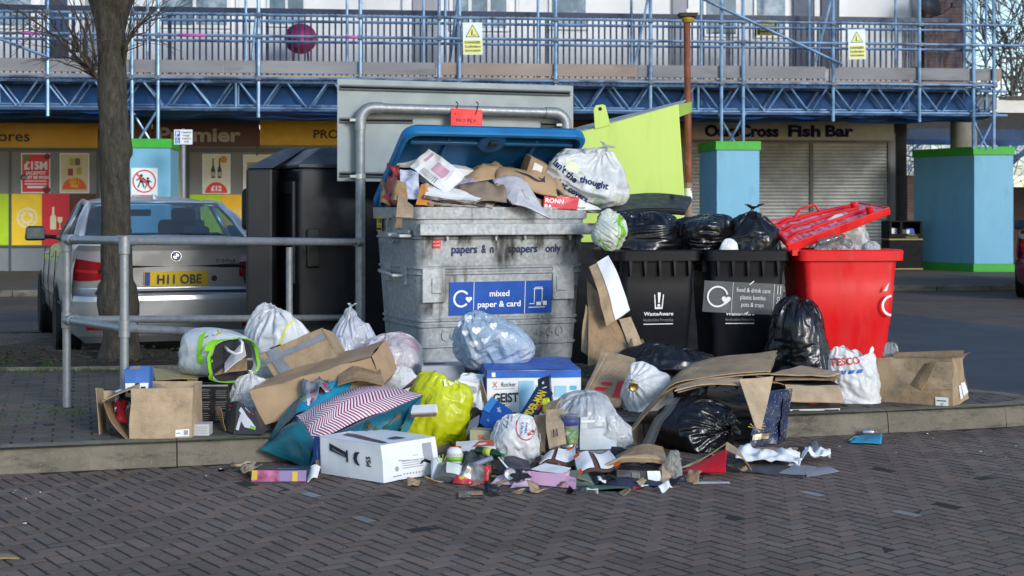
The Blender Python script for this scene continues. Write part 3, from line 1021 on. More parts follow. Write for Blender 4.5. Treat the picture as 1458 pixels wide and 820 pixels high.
mb=MB(FB);bspan(mb,-80,353,480,385,VS-0.012,0.01);mb.build("stall_riser",pm("stall_riser_grey",(0.20,0.215,0.23),0.5,var=0.1,vs=2),bld)
GOLD=pm("fascia_gold",(0.58,0.34,0.035),0.4,var=0.15,vs=0.8);MAROON=pm("fascia_maroon",(0.085,0.03,0.032),0.4);BROWN=pm("fascia_brown",(0.17,0.08,0.03),0.4)
def fascia(x0,x1,y0,y1,m_,txt=None,tx=0,ty=0,tw=0,th=0,tm=None,name="fascia",bold=0.0):
 mb=MB(FB);bspan(mb,x0,y0,x1,y1,VS-0.10,0.095)
 f=mb.build(name,m_,bld)
 if txt:
  mb=MB();k=30.0/FPX
  put_text(mb,txt,bM(tx,ty,VS-0.10,0.012),width=tw*k,height=th*k,bold=bold)
  mb.build("lettering",tm,f)
 return f
fascia(-80,139,175,210,GOLD,"ores",20,201,42,15,INK,bold=.01)
fascia(140,216,175,210,BROWN)
fascia(217,369,175,208,MAROON,"Premier",284,201,113,19,flat((0.42,0.41,0.41),0.4,"fascia_grey_letters"),bold=.03)
fascia(370,560,172,207,pm("fascia_yellow",(0.66,0.41,0.03),0.4),"PROPER FOOD",510,197,124,12,INK,bold=.02)
fascia(561,984,172,207,BROWN)
fascia(985,1273,168,199,pm("fascia_grey",(0.38,0.38,0.365),0.5),None)
k=30.3/FPX
for s_,x_,w_ in(("OaksCross",1056,108),("Fish",1145,48),("Bar",1195,42)):
 mb=MB();put_text(mb,s_,bM(x_,194,VS-0.10,0.012),width=w_*k,height=16*k,bold=.045)
 mb.build("shop_lettering",pm("fascia_navy_letters",(0.008,0.012,0.05),0.7,spec=.08),bld)
def m_shutter():
 m,nt,b,out=_new("roller_shutter")
 p=pos(nt);w=N(nt,"TexWave",wave_type='BANDS',bands_direction='Z');w.inputs["Scale"].default_value=4.2
 nt.links.new(p,w.inputs["Vector"])
 c=ramp_(nt,noise_(nt,p,1.3,5,0.7),[(0.3,(0.25,0.255,0.25)),(0.6,(0.50,0.50,0.485))])
 c=mix_(nt,ramp_(nt,w.outputs["Fac"],[(0.0,0.5),(0.25,0.0)]),c,(0.05,0.05,0.05))
 nt.links.new(c,b.inputs["Base Color"]);b.inputs["Roughness"].default_value=0.5;b.inputs["Metallic"].default_value=0.3
 bump_(nt,b,w.outputs["Fac"],0.8,0.02)
 return m
SHUT=m_shutter()
for(x0,x1)in((985,1153),(1158,1264)):
 mb=MB(FB);bspan(mb,x0,203,x1,386,VS-0.05,0.045);mb.build("roller_shutter",SHUT,bld)
mb=MB(FB);bspan(mb,1153.5,202,1157.5,386,VS-0.09,0.08);bspan(mb,1264.5,202,1268,386,VS-0.09,0.08);bspan(mb,985,199.5,1268,203,VS-0.08,0.07)
mb.build("shutter_guides",SHOPFRAME,bld)
mb=MB(FB);bspan(mb,1276,168,1291,386,VS+0.3,4.0);mb.build("passage_wall",pm("passage_shade",(0.02,0.02,0.02),0.8),bld)  # shade of the dark passage put into a near-black colour
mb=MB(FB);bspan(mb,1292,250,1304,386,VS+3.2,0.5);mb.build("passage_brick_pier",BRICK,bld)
mb=MB(FB);u_,_=B(1372,190,2.6);mb.lathe([(0.27,0.1),(0.27,3.28)],20,(u_,2.6,0));mb.build("column",pm("column_render",(0.20,0.18,0.16),0.8),bld,smooth=True,angle=40)
def strip(x0,x1,y0,y1,c):
 mb=MB(FB);bspan(mb,x0,y0,x1,y1,VS-0.015,0.012)
 return mb.build("window_panel",flat(c,0.4,"panel_%d"%x0),bld)
LIME=(0.42,0.62,0.015)
strip(-70,12.3,276,349,LIME)
py_=strip(16.5,59.5,276,349,(0.82,0.54,0.025));pr_=strip(60,99,276,349,(0.62,0.018,0.035));strip(99.5,137,276,349,(0.10,0.022,0.012))
pl_=strip(270,315,277,349,LIME);po_=strip(315.5,364,277,349,(0.80,0.44,0.02));strip(368,468,277,349,(0.46,0.015,0.03))
PALE=flat((0.72,0.66,0.42),0.5,"pale_print")
k=30.0/FPX
mb=MB();M=bM(38.5,310,VS-0.015,0.004)
ring2(mb,11.5*k,14*k,M,0,(0,0),60,480-60,sx=1.0);ring2(mb,5*k,8*k,M,0,(0,0),100,440)
for a in range(0,360,40):poly2(mb,[(9*k*math.cos(R(a))+1.2*k*math.cos(R(t)),9*k*math.sin(R(a))+1.2*k*math.sin(R(t)))for t in range(0,360,45)],M,0,.001)
poly2(mb,[(-5*k,14*k),(-1*k,10*k),(1*k,10*k),(5*k,14*k),(1*k,12*k),(0,16*k),(-1*k,12*k)],M,0,.002)
mb.build("tomato_print",PALE,py_)
mb=MB();M=bM(79,311,VS-0.015,0.004)
poly2(mb,[(-7*k,-15*k),(1*k,-15*k),(1*k,2*k),(-1.5*k,6*k),(-1.5*k,16*k),(-4.5*k,16*k),(-4.5*k,6*k),(-7*k,2*k)],M)
poly2(mb,[(2.5*k,2*k),(9.5*k,2*k),(9*k,-4*k),(6.6*k,-6.5*k),(6.6*k,-13.5*k),(9*k,-15*k),(3*k,-15*k),(5.4*k,-13.5*k),(5.4*k,-6.5*k),(3*k,-4*k)],M)
mb.build("bottle_print",PALE,pr_)
mb=MB();M=bM(338,310,VS-0.015,0.004)
ring2(mb,11*k,13*k,M);ring2(mb,2*k,3.4*k,M)
for a in range(0,360,45):ring2(mb,4*k,10*k,M,0,(0,0),a+6,a+39,6)
mb.build("citrus_print",flat((0.66,0.50,0.15),0.5,"citrus_pale"),po_)
mb=MB();M=bM(290,300,VS-0.015,0.004)
for dx in(-8,0,9):poly2(mb,[((dx-1)*k,-8*k),((dx+1)*k,-8*k),((dx+4)*k,10*k),((dx+2.5)*k,10*k)],M)
mb.build("leaf_print",PALE,pl_)
def poster(x0,y0,x1,y1,label,base,fn):
 mb=MB(FB);u0,u1,z0,z1=bspan(mb,x0,y0,x1,y1,VS-0.03,0.026)
 o=tag(mb.build("poster",WHITE),label,"poster","posters on the shop windows")
 mb=MB(FB);bspan(mb,x0+1.6,y0+1.6,x1-1.6,y1-1.6,VS-0.034,0.003);mb.build("print",base,o)
 fn(o,bM((x0+x1)/2,(y0+y1)/2,VS-0.034,0.003),(x1-x0)/2*k,(y1-y0)/2*k)
 return o
def lot(o,M,w,h):
 mb=MB()
 put_text(mb,"£15M",M@T(0,h*.2,0),width=w*1.5,height=h*.36,bold=.05)
 put_text(mb,"JACKPOT",M@T(0,-h*.06,0),width=w*1.3,height=h*.15,bold=.04)
 put_text(mb,"MUST BE WON",M@T(0,-h*.27,0),width=w*1.65,height=h*.14,bold=.04)
 for q in(.38,.52):rect2(mb,-w*.7,-h*q-.01,w*.7,-h*q+.01,M)
 rect2(mb,-w*.55,-h*.72,w*.7,-h*.62,M)
 mb.build("lettering",WHITE,o)
 mb=MB();poly2(mb,circle2(w*.2,16,(-w*.6,h*.72)),M);mb.build("badge",flat((0.05,0.25,0.06),.5,"poster_green"),o)
 for q in((.25,.7,-.8),(.2,.75,.8),(.22,-.75,-.2)):mb=MB();poly2(mb,circle2(w*q[0],16,(w*q[1],h*q[2])),M);mb.build("splash",flat((0.18,0.01,0.015),.5,"poster_darkred"),o)
poster(30,218,71.5,275,"red jackpot poster in the shop window left of the tree",flat((0.72,0.03,0.05),.5,"poster_red"),lot)
def deal(o,M,w,h):
 mb=MB();ring2(mb,0,w*.78,M@T(0,-h*.78,0),0,(0,0),0,180,24);mb.build("offer_disc",flat((0.68,0.11,0.03),.5,"offer_red"),o)
 mb=MB()
 for t_,y in(("BUY 1",-.32),("GET 1",-.50),("FREE",-.68)):put_text(mb,t_,M@T(0,h*y,.004),height=h*.13,bold=.04,xs=None)
 mb.build("lettering",YELP,o)
 mb=MB()
 for i,(x,y)in enumerate(((-.15,.55),(.2,.55),(-.25,.05),(.3,.1))):rect2(mb,(x-.16)*w,(y-.17)*h,(x+.16)*w,(y+.17)*h,M,i%3)
 mb.build("packets",[flat((.45,.33,.03),.5),flat((.1,.1,.1),.5),flat((.35,.03,.04),.5)],o)
poster(85,218,127,275,"beige two-for-one poster beside the red jackpot poster",flat((0.62,0.50,0.29),.5,"poster_beige2"),deal)
def wine(o,M,w,h):
 mb=MB()
 for x in(-.22,.22):
  poly2(mb,[((x-.13)*w,-.2*h),((x+.13)*w,-.2*h),((x+.14)*w,.2*h),((x+.05)*w,.42*h),((x+.05)*w,.76*h),((x-.05)*w,.76*h),((x-.05)*w,.42*h),((x-.14)*w,.2*h)],M)
 mb.build("bottles",flat((.03,.03,.025),.4,"bottle_dark"),o)
 mb=MB()
 for x in(-.22,.22):rect2(mb,(x-.11)*w,-.12*h,(x+.11)*w,.1*h,M@T(0,0,.003))
 mb.build("bottle_labels",flat((.4,.38,.33),.5,"label_cream"),o)
 mb=MB();ring2(mb,0,w*.75,M@T(0,-h*.93,0.002),0,(0,0),0,180,24);mb.build("price_disc",flat((.75,.05,.04),.5,"price_red"),o)
 mb=MB();put_text(mb,"£12",M@T(0,-h*.82,.006),height=h*.24,bold=.05);mb.build("lettering",WHITE,o)
 mb=MB();poly2(mb,circle2(w*.25,18,(w*.5,h*.7)),M);mb.build("badge",flat((.5,.25,.05),.5,"badge_gold"),o)
poster(288,219,328,276,"pale wine poster with a red twelve pound price, behind the parking sign",flat((0.70,0.66,0.54),.5,"poster_cream"),wine)
def plain(o,M,w,h):
 mb=MB();rect2(mb,-w*.7,-h*.2,w*.7,h*.6,M);mb.build("picture",flat((.35,.3,.15),.5,"poster_pic"),o)
poster(346,220,388,276,"cream poster half hidden behind the black recycling bank",flat((0.70,0.66,0.54),.5,"poster_cream"),plain)
mb=MB(FB);bspan(mb,243,212,264,384,VS-0.045,0.04);o=mb.build("shop_doorway",flat((0.40,0.42,0.25),.5,"door_pale"),bld)
mb=MB(FB);bspan(mb,240,238,253,384,VS-0.06,0.012);mb.build("lime_frame",flat((0.30,0.6,0.03),.4,"door_lime"),o)
mb=MB(FB);bspan(mb,240,241,250.5,384,VS-0.072,0.012);mb.build("dark_pane",flat((.02,.02,.02),.2,"door_dark"),o)
# ------------------------------------------------------------------ scaffolding
sca=thing("scaffolding","blue-grey tube scaffolding with lattice beams, boards and netting across the whole shop front","scaffolding",FB)
def uz(px,py,v):return B(px,py,v)
zT=3.64;zT2=3.70;zBt=3.17
fronts=[(-40,0),(68,0),(188,0),(225,0),(368,0),(513,0),(625,0),(654,0),(791,0),(926,0),(1027,0),(1058,0),(1186,0),(1309,0),(1386,0),(1415,0)]
for(px,v)in fronts:
 u,_=uz(px,100,v)
 low=2.5 if px in(188,225,1027,1058,1386,1415)else 3.0
 mb=MB(FB);mb.tube([(u,v,low),(u,v,8.4)],0.033,8);mb.build("standard",STEEL_TUBE,sca,smooth=True,angle=40)
for px in(-10,210,350,494,603,634,766,899,998,1152,1275,1372,1404):
 u,_=uz(px,40,0.7);mb=MB(FB);mb.tube([(u,0.7,3.1),(u,0.7,8.4)],0.026,8);mb.build("standard",STEEL_TUBE,sca,smooth=True,angle=40)
uA,uE=-22.0,uz(1418,50,0)[0]
uBeam=uz(1413,130,0)[0]
for(z,v,e)in((4.46,-0.06,uE+.9),(4.84,-0.06,uE+.35),(3.70,-0.05,uBeam),(6.2,-.06,uE),(6.7,-.06,uE),(4.46,0.76,uE),(4.84,.76,uE)):
 mb=MB(FB);mb.tube([(uA,v,z),(e,v,z)],0.026,8);mb.build("ledger",STEEL_TUBE,sca,smooth=True,angle=40)
def lattice(v,name):
 mb=MB(FB)
 mb.tube([(uA,v,zT),(uBeam+(.55 if v>.3 else 0),v,zT)],0.026,8);mb.tube([(uA,v,zBt),(uBeam+(.55 if v>.3 else 0),v,zBt)],0.026,8)
 mb.tube([(uA,v+.05,zBt+.05),(uBeam,v+.05,zBt+.05)],0.02,8)
 u=uA;k=0
 while u<uBeam-.5:
  mb.tube([(u+.06,v,zT),(u+.42,v,zBt)],0.018,6);mb.tube([(u+.78,v,zT),(u+.46,v,zBt)],0.018,6)
  if k%5==0:mb.tube([(u,v,zT),(u,v,zBt)],0.02,6)
  u+=.85;k+=1
 return mb.build(name,STEEL_TUBE,sca,smooth=True,angle=40)
lattice(0.06,"lattice_beam");lattice(0.55,"lattice_beam")
TOE=pm("toe_board_weathered",(0.21,0.215,0.23),0.85,var=0.2,vs=2.5,c2=(0.13,0.13,0.135),c2s=3,stretch=(0.25,1,1))
TOE2=pm("toe_board_warm",(0.275,0.225,0.195),0.85,var=0.2,vs=2.5,c2=(0.17,0.125,0.10),c2s=3,stretch=(0.25,1,1))
tb=[(-120,69,TOE),(69,317,TOE),(318,512,TOE),(513,621,TOE),(629,907,TOE2),(908,1027,TOE),(1028,1175,TOE),(1187,1411,TOE),(1412,1426,TOE2)]
for i,(x0,x1,m_)in enumerate(tb):
 u0,u1=uz(x0,95,0.04)[0],uz(x1,95,0.04)[0]
 z0=3.80-.004*(i%2)
 mb=MB(FB);mb.span((u0,0.04,z0),(u1,0.078,z0+.23));mb.build("toe_board",m_,sca,bevel=.004)
mb=MB(FB);mb.span((uA,0.085,3.73),(uE,0.70,3.775));mb.build("deck_boards",TOE2,sca)
NET=pm("blue_netting",(0.006,0.055,0.19),0.7,var=0.25,vs=2,bump=.3,bs=8)
mb=MB(FB)
def netf(u,v):
 x=uA+(uBeam-uA)*u
 return(x,0.66+0.04*n1(x*.8,v*2,0,3),3.72-(0.70+0.05*n1(x*1.3,0,0,8))*v)
mb.grid(netf,160,4);mb.build("blue_netting",NET,sca,smooth=True)
mb=MB(FB)
mb.grid(lambda u,v:(uA+(uBeam-uA)*u,0.02+.62*v,3.075+.06*n1(u*60,v*2,0,5)),160,3);mb.build("netting_tray",NET,sca,smooth=True)
def m_net():
 m,nt,b,out=_new("debris_net")
 b.inputs["Base Color"].default_value=(0.012,0.06,0.18,1);b.inputs["Roughness"].default_value=.7
 t=N(nt,"BsdfTransparent");mx=N(nt,"MixShader")
 p=pos(nt);f=ramp_(nt,noise_(nt,p,2.5,4,.6),[(.35,.30),(.65,.75)])
 nt.links.new(f,mx.inputs[0]);nt.links.new(t.outputs[0],mx.inputs[1]);nt.links.new(b.outputs[0],mx.inputs[2]);nt.links.new(mx.outputs[0],out.inputs[0])
 return m
DNET=m_net()
mb=MB(FB);ue=uE-.12;mb.grid(lambda a,b:(uz(1372,40,1.2)[0]+(ue-uz(1372,40,1.2)[0])*a,2.2-1.6*a+.06*n1(a*4,b*6,0,2),3.8+4*b),10,16);mb.build("debris_net",DNET,sca,smooth=True)
mb=MB(FB);mb.grid(lambda a,b:(uz(1290,190,4.5)[0]+4*a,4.6+.1*n1(a*5,b*4,0,6),2.1+1.05*b),12,6);mb.build("debris_net",DNET,sca,smooth=True)
for(x0,y0,x1,y1,v)in((1000,-2,1200,92,-.08),(926,-20,903,96,.3),(654,-15,640,90,.3),(1188,-20,1160,92,.35),(-30,44,70,82,-.08),(365,20,358,90,.3)):
 a,b=uz(x0,y0,v),uz(x1,y1,v)
 mb=MB(FB);mb.tube([(a[0],v,a[1]),(b[0],v,b[1])],0.026,8);mb.build("brace",STEEL_TUBE,sca,smooth=True,angle=40)
for(px,w)in((206,18),(1042,18),(1400,16)):
 for s_ in(-1,1):
  a,b=uz(px-w*s_,160,.15),uz(px+w*s_*.6,206,.15)
  mb=MB(FB);mb.tube([(a[0],.15+s_*.12,a[1]),(b[0],.15+s_*.12,2.5)],0.024,8);mb.build("brace",STEEL_TUBE,sca,smooth=True,angle=40)
COUP=flat((0.10,0.13,0.17),0.45,"coupler_steel")
for(px,v)in fronts:
 u,_=uz(px,40,0)
 for z in(4.46,4.84,3.70):mb=MB(FB);mb.box((u,-.03,z),(.10,.10,.085));mb.build("coupler",COUP,sca,bevel=.015)
PINK=flat((0.42,0.09,0.35),.5,"tape_pink")
mb=MB(FB)
for(px,w,z)in((44,26,4.46),(273,40,4.46),(500,18,4.46)):
 a,b=uz(px-w/2,53,-.06)[0],uz(px+w/2,53,-.06)[0];mb.tube([(a,-.06,z),(b,-.06,z)],.0285,8)
mb.build("pink_tape",PINK,sca,smooth=True)
def danger(px,py,w,h,rz,label):
 u,z=uz(px,py,-.12)
 M=FB@Matrix(((1,0,0,u),(0,0,-1,-.12),(0,1,0,z),(0,0,0,1)))@RZ(rz)
 kk=25.8/FPX
 W,Hh=w*kk/2,h*kk/2
 mb=MB(M);mb.box((0,0,0),(2*W,2*Hh,.008))
 o=tag(mb.build("danger_sign",flat((0.62,0.72,0.74),.5,"sign_white")),label,"sign","danger signs on the scaffolding")
 F=M@T(0,0,.006)
 mb=MB();rect2(mb,-W*.9,-Hh*.95,W*.9,-Hh*.08,F)
 poly2(mb,[(-W*.62,Hh*.12),(W*.62,Hh*.12),(0,Hh*.85)],F,0,.002)
 mb.build("yellow_print",flat((0.66,0.66,0.22),.5,"sign_yellow"),o)
 mb=MB()
 put_text(mb,"DANGER",F@T(0,-Hh*.30,.003),width=W*1.6,height=Hh*.15,bold=.03)
 put_text(mb,"Scaffolding",F@T(0,-Hh*.56,.003),width=W*1.6,height=Hh*.15,bold=.02)
 put_text(mb,"incomplete",F@T(0,-Hh*.80,.003),width=W*1.55,height=Hh*.15,bold=.02)
 ring2(mb,W*.74,W*.86,F@T(0,Hh*.36,.003),0,(0,0),-30,330,3)
 poly2(mb,circle2(W*.07,10,(-W*.05,Hh*.52)),F,0,.004)
 poly2(mb,[(-W*.15,Hh*.2),(-W*.02,Hh*.2),(W*.02,Hh*.45),(-W*.12,Hh*.47)],F,0,.004)
 poly2(mb,[(W*.05,Hh*.2),(W*.34,Hh*.2),(W*.34,Hh*.24),(W*.05,Hh*.24)],F,0,.004)
 mb.build("lettering",INK,o)
danger(673,55,28,46,1,"white and yellow danger sign on the scaffolding above the grey sign back")
danger(1220,63,26,44,2,"white and yellow danger sign on the scaffolding above the fish bar")
u,z=uz(1092,40,VR-.05)
M=FB@Matrix(((1,0,0,u),(0,0,-1,VR-.06),(0,1,0,z),(0,0,0,1)));kk=27/FPX
mb=MB(M);mb.box((0,0,0),(31*kk,22*kk,.008));o=tag(mb.build("danger_sign",flat((.55,.52,.08),.5,"sign_yellow_edge")),"small black and yellow danger sign on the balcony railing","sign")
mb=MB(M);mb.box((0,0,.010),(29*kk,20*kk,.008));mb.build("black_print",INK,o)
mb=MB()
for t_,y in(("DANGER",4.5),("SCAFFOLD",-2),("INCOMPLETE",-7.5)):put_text(mb,t_,M@T(0,(y-1.5)*kk,.018),width=21*kk,height=(4.2 if y>0 else 2.8)*kk,bold=.0)
mb.build("lettering",flat((.6,.58,.1),.5,"sign_yellow_text"),o)
u,z=uz(428,55,1.5);M=FB@T(u,1.5,3.62)
o=thing("moon_chair","round pink patterned folding chair on the balcony","chair",M)
mb=MB(M@T(0,0,z-3.62)@RX(78));mb.lathe([(0.0,-.05),(.15,-.045),(.26,-.02),(.30,.0)],28);mb.build("seat_pad",pm("pink_pattern",(.55,.05,.20),.7,var=.5,vs=9,c2=(.16,.14,.2),c2s=7),o,smooth=True,solid=.02)
mb=MB(M)
for s_ in(-1,1):mb.tube([(s_*.18,-.1,0),(s_*.14,0,z-3.62-.1)],.012,6);mb.tube([(s_*.18,.25,0),(s_*.1,0.02,z-3.62)],.012,6)
mb.build("legs",flat((.1,.02,.05),.5),o)
for i,(x0,x1,c_,lb)in enumerate(((228,246,(.15,.06,.03),"brown planter on the balcony beside the red planter"),(248,273,(.40,.03,.06),"red planter with a yellow rim on the balcony"))):
 a,b=uz(x0,80,1.5),uz(x1,80,1.5)
 mb=MB(FB);um=(a[0]+b[0])/2;w=b[0]-a[0]
 mb.box((um,1.5,3.62+.13),(w,.2,.24),None,0,1.1)
 o=tag(mb.build("planter",flat(c_,.6)),lb,"planter")
 mb=MB(FB);mb.box((um,1.5,3.885),(w*1.12,.24,.03));mb.build("rim",flat((.5,.35,.03)if i else(.1,.2,.05),.6),o)
 mb=MB(FB)
 for q in range(5):mb.tube([(um+(q-2)*.05,1.5,3.88),(um+(q-2)*.09,1.5,3.98+.12*(q%3))],.008,5)
 mb.build("plant_stems",GRASS,o)
u,z=uz(1318,8,VU-.6);M=FB@T(u,VU-.6,z)
o=thing("satellite_dish","grey satellite dish on the brick end wall beside the balcony","satellite dish",M)
mb=MB(M@RZ(25)@RX(70));mb.lathe([(0.0,.0),(.12,.02),(.24,.07),(.30,.12)],24);mb.build("dish",flat((.06,.065,.075),.5),o,smooth=True,solid=.012)
mb=MB(M);mb.tube([(0,0,-.25),(.22,-.3,-.2),(.42,-.35,-.05)],.014,6);mb.box((.44,-.36,-.03),(.09,.09,.09));mb.tube([(0,0,0),(0,.35,-.1)],.02,6);mb.build("arm",flat((.05,.05,.055),.5),o)
wk=thing("raised_walkway","white edged raised walkway with black railings at the right end of the flats","walkway",FB)
mb=MB(FB);mb.span((uz(1296,150,5.2)[0],5.2,uz(1380,160,5.2)[1]),(26,5.6,uz(1400,142,5.2)[1]));mb.build("parapet",flat((.60,.58,.54),.6,"parapet_white"),wk)
mb=MB(FB);mb.span((uz(1272,170,5.0)[0],5.25,2.95),(26,8.0,uz(1380,160,5.2)[1]-.003));mb.build("deck",flat((.03,.03,.03),.8,"walkway_dark"),wk)
mb=MB(FB);zt=uz(1440,84,5.5)[1];zb=uz(1440,142,5.5)[1];u=uz(1425,100,5.5)[0];u0_=u
while u<u0_+6:mb.span((u,5.5,zb),(u+.025,5.525,zt));u+=.13
mb.span((u0_,5.49,zt),(u0_+6,5.54,zt+.05));mb.span((u0_,5.15,zb-.02),(26,5.62,zb+.06));mb.build("railing",BLACK,wk)
DARKW=flat((.022,.020,.020),.9,"passage_back")
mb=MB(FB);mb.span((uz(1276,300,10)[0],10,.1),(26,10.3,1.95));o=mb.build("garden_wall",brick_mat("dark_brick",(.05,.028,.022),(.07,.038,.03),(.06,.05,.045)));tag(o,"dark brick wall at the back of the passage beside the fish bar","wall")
rnd=random.Random(5)
TWIG=pm("twig_bark",(0.055,0.045,0.035),.9,var=.3)
BARKFAR=pm("far_bark",(0.07,0.062,0.055),.9,var=.3)
mb=MB()
for k in range(700):
 x=rnd.uniform(10,22);y=rnd.uniform(40,43);z=rnd.uniform(1.2,5.0);l=rnd.uniform(.3,.9);a=rnd.uniform(-1.2,1.2)
 mb.tube([(x,y,z),(x+l*math.sin(a),y+rnd.uniform(-.2,.2),z+l*math.cos(a))],.014,3,caps=False)
tag(mb.build("bramble_bank",pm("bramble",(.13,.13,.12),.9,var=.4)),kind='stuff')
def grow(mb,p,d,l,r,depth,rnd,spread=0.5,n=(2,3),droop=0.0,seg=3,minr=0.002,side=7):
 pts,rs=[p],[r]
 q,dd=p.copy(),d.normalized()
 for k in range(seg):
  dd=(dd+Vector((rnd.gauss(0,.16),rnd.gauss(0,.16),rnd.gauss(0,.12)-droop))).normalized()
  q=q+dd*(l/seg);pts.append(q.copy());rs.append(max(minr,r*(1-.38*(k+1)/seg)))
 mb.tube(pts,rs,side if r>.02 else 4,caps=False)
 if depth<=0:return
 for k in range(rnd.randint(*n)):
  i=rnd.randint(1,len(pts)-1)
  nd=(dd+Vector((rnd.gauss(0,spread),rnd.gauss(0,spread),rnd.gauss(0,spread)))).normalized()
  grow(mb,pts[i],nd,l*rnd.uniform(.55,.85),max(minr,rs[i]*.62),depth-1,rnd,spread,n,droop,seg,minr,side)
 grow(mb,pts[-1],dd,l*.8,max(minr,rs[-1]*.9),depth-1,rnd,spread,n,droop,seg,minr,side)
for i,(x,y,h,sd,lb)in enumerate(((15.2,44,7.5,3,"bare tree beyond the walkway with a limb reaching left"),(18.5,47,8.5,9,"bare tree beyond the walkway, at the right edge of the photo"))):
 o=thing("bare_tree",lb,"tree",T(x,y,0),"bare trees beyond the walkway")
 mb=MB();mb.tube([(x,y,0),(x+.1,y,2),(x,y,3.4)],[.28,.22,.18],10);mb.build("trunk",BARKFAR,o,smooth=True)
 rr=random.Random(sd);mb=MB()
 for b in range(8):
  a=b*.9+rr.random();grow(mb,Vector((x,y,2.2+rr.random()*1.4)),Vector((math.cos(a),math.sin(a)*.4,.75)),2.6,.085,4,rr,.42,(2,3),0,3,.011)
 mb.build("crown",BARKFAR,o)
 # ------------------------------------------------------------------ street tree
def m_bark():
 m,nt,b,out=_new("tree_bark")
 p=pos(nt,(1,1,0.28));q=pos(nt)
 f=noise_(nt,p,26,6,0.7,0.5)
 c=ramp_(nt,f,[(0.3,(0.016,0.014,0.010)),(0.50,(0.050,0.043,0.032)),(0.78,(0.115,0.10,0.075))])
 g=noise_(nt,q,5,6,0.7)
 c=mix_(nt,ramp_(nt,g,[(0.5,0.0),(0.68,0.6)]),c,(0.045,0.050,0.018))
 s=noise_(nt,q,55,3,0.6)
 c=mix_(nt,ramp_(nt,s,[(0.64,0.0),(0.72,0.55)]),c,(0.17,0.17,0.13))
 nt.links.new(c,b.inputs["Base Color"]);b.inputs["Roughness"].default_value=0.95
 a=bump_(nt,b,f,1.0,0.035);bump_(nt,b,s,0.6,0.008,a)
 return m
BARK=m_bark()
TD=11.2
tx=gx(168,TD)
o=thing("street_tree","bare street tree growing up through the soil bed in front of the silver car","tree",T(tx,TD,0.12))
kp=TD/FPX
prof=[(530,173,33),(515,172,31),(500,171,28),(480,171,24),(455,170,24),(432,168,27),(415,167,25),(395,167,22),(360,166,21.5),(320,165,20.5),(260,164,21),(215,164,21.5),(190,163,20.5),(150,161,20),(110,160,20),(80,159,19.5),(50,158,21),(25,158,25),(5,158,31),(-15,158,37)]
mb=MB();vs,fs=[],[];NS=48
py_i=np.array([q[0]for q in prof])[::-1];prof=[(y,np.interp(y,py_i,[q[1]for q in prof][::-1]),np.interp(y,py_i,[q[2]for q in prof][::-1]))for y in np.linspace(530,-15,80)]
for i,(py,px,hw)in enumerate(prof):
 c=at(px,py,TD)
 for k in range(NS):
  a=2*math.pi*k/NS
  rr=hw*kp*(1+0.06*n1(math.cos(a)*2,math.sin(a)*2,c.z*3,1)+0.05*n1(math.cos(a)*5,math.sin(a)*5,c.z*5,2)-0.06*abs(n1(math.cos(a)*9,math.sin(a)*9,c.z*3.5,5))+.10*max(0,n1(math.cos(a)*2.4,math.sin(a)*2.4,c.z*5,13)-.35)+(.10*max(0,math.cos(5*a+1))*max(0,(py-470)/60)if py>470 else 0))
  if 400<py<450:rr*=1+0.16*max(0,math.cos(a-3.4))+.12*max(0,math.cos(a-.3))
  if 190<py<225:rr*=1+0.12*max(0,math.cos(a))
  vs.append((c.x+rr*math.cos(a),c.y+rr*math.sin(a)*(.95 if py<480 else 1),c.z))
for i in range(len(prof)-1):
 for k in range(NS):
  a,b=i*NS+k,i*NS+(k+1)%NS
  fs.append((a,b,b+NS,a+NS))
mb.add(vs,fs)
tr=mb.build("trunk",BARK,o,smooth=True)
rnd=random.Random(12)
for(p0,pts,r0)in(((158,-8),[(140,-40),(112,-110),(70,-240),(20,-420)],24),((160,-8),[(190,-45),(222,-110),(265,-230),(330,-430)],23),((158,-10),[(160,-80),(152,-200),(165,-420)],15)):
 mb=MB();P=[at(*p0,TD)]+[at(x,y,TD+(i+1)*.12)for i,(x,y)in enumerate(pts)]
 mb.tube(P,[r0*kp*(1-.16*i)for i in range(len(P))],14)
 for i in range(2,len(P)):
  for q in range(3):grow(mb,P[i],Vector((rnd.gauss(0,.8),rnd.gauss(0,.5),rnd.uniform(.2,1))),1.0,.03,3,rnd,.5)
 mb.build("limb",BARK,o,smooth=True)
mb=MB()
tw=[((139,112),[(128,95),(118,80),(104,50),(90,22),(70,-6)],3.2),((137,100),[(122,74),(118,45),(108,22),(80,0)],3.0),((138,112),[(112,82),(90,62),(60,35),(20,12),(-12,2)],2.6),((137,105),[(115,88),(92,80),(66,60),(42,36)],1.8),((138,95),[(130,60),(126,30),(112,-8)],2.2),((135,110),[(110,98),(90,92),(84,88)],1.3),((130,100),[(100,70),(72,30),(46,12),(4,8)],1.8),((124,84),[(104,62),(86,48),(60,46),(36,38)],1.4),((176,84),[(180,62),(190,44),(214,20),(238,2)],2.2),((177,70),[(196,40),(215,22),(250,14)],1.5),((178,92),[(182,50),(186,20),(192,-4)],1.6),((178,76),[(188,52),(206,46),(226,28),(252,20)],1.2),((180,60),[(200,34),(216,12),(222,-6)],1.3)]
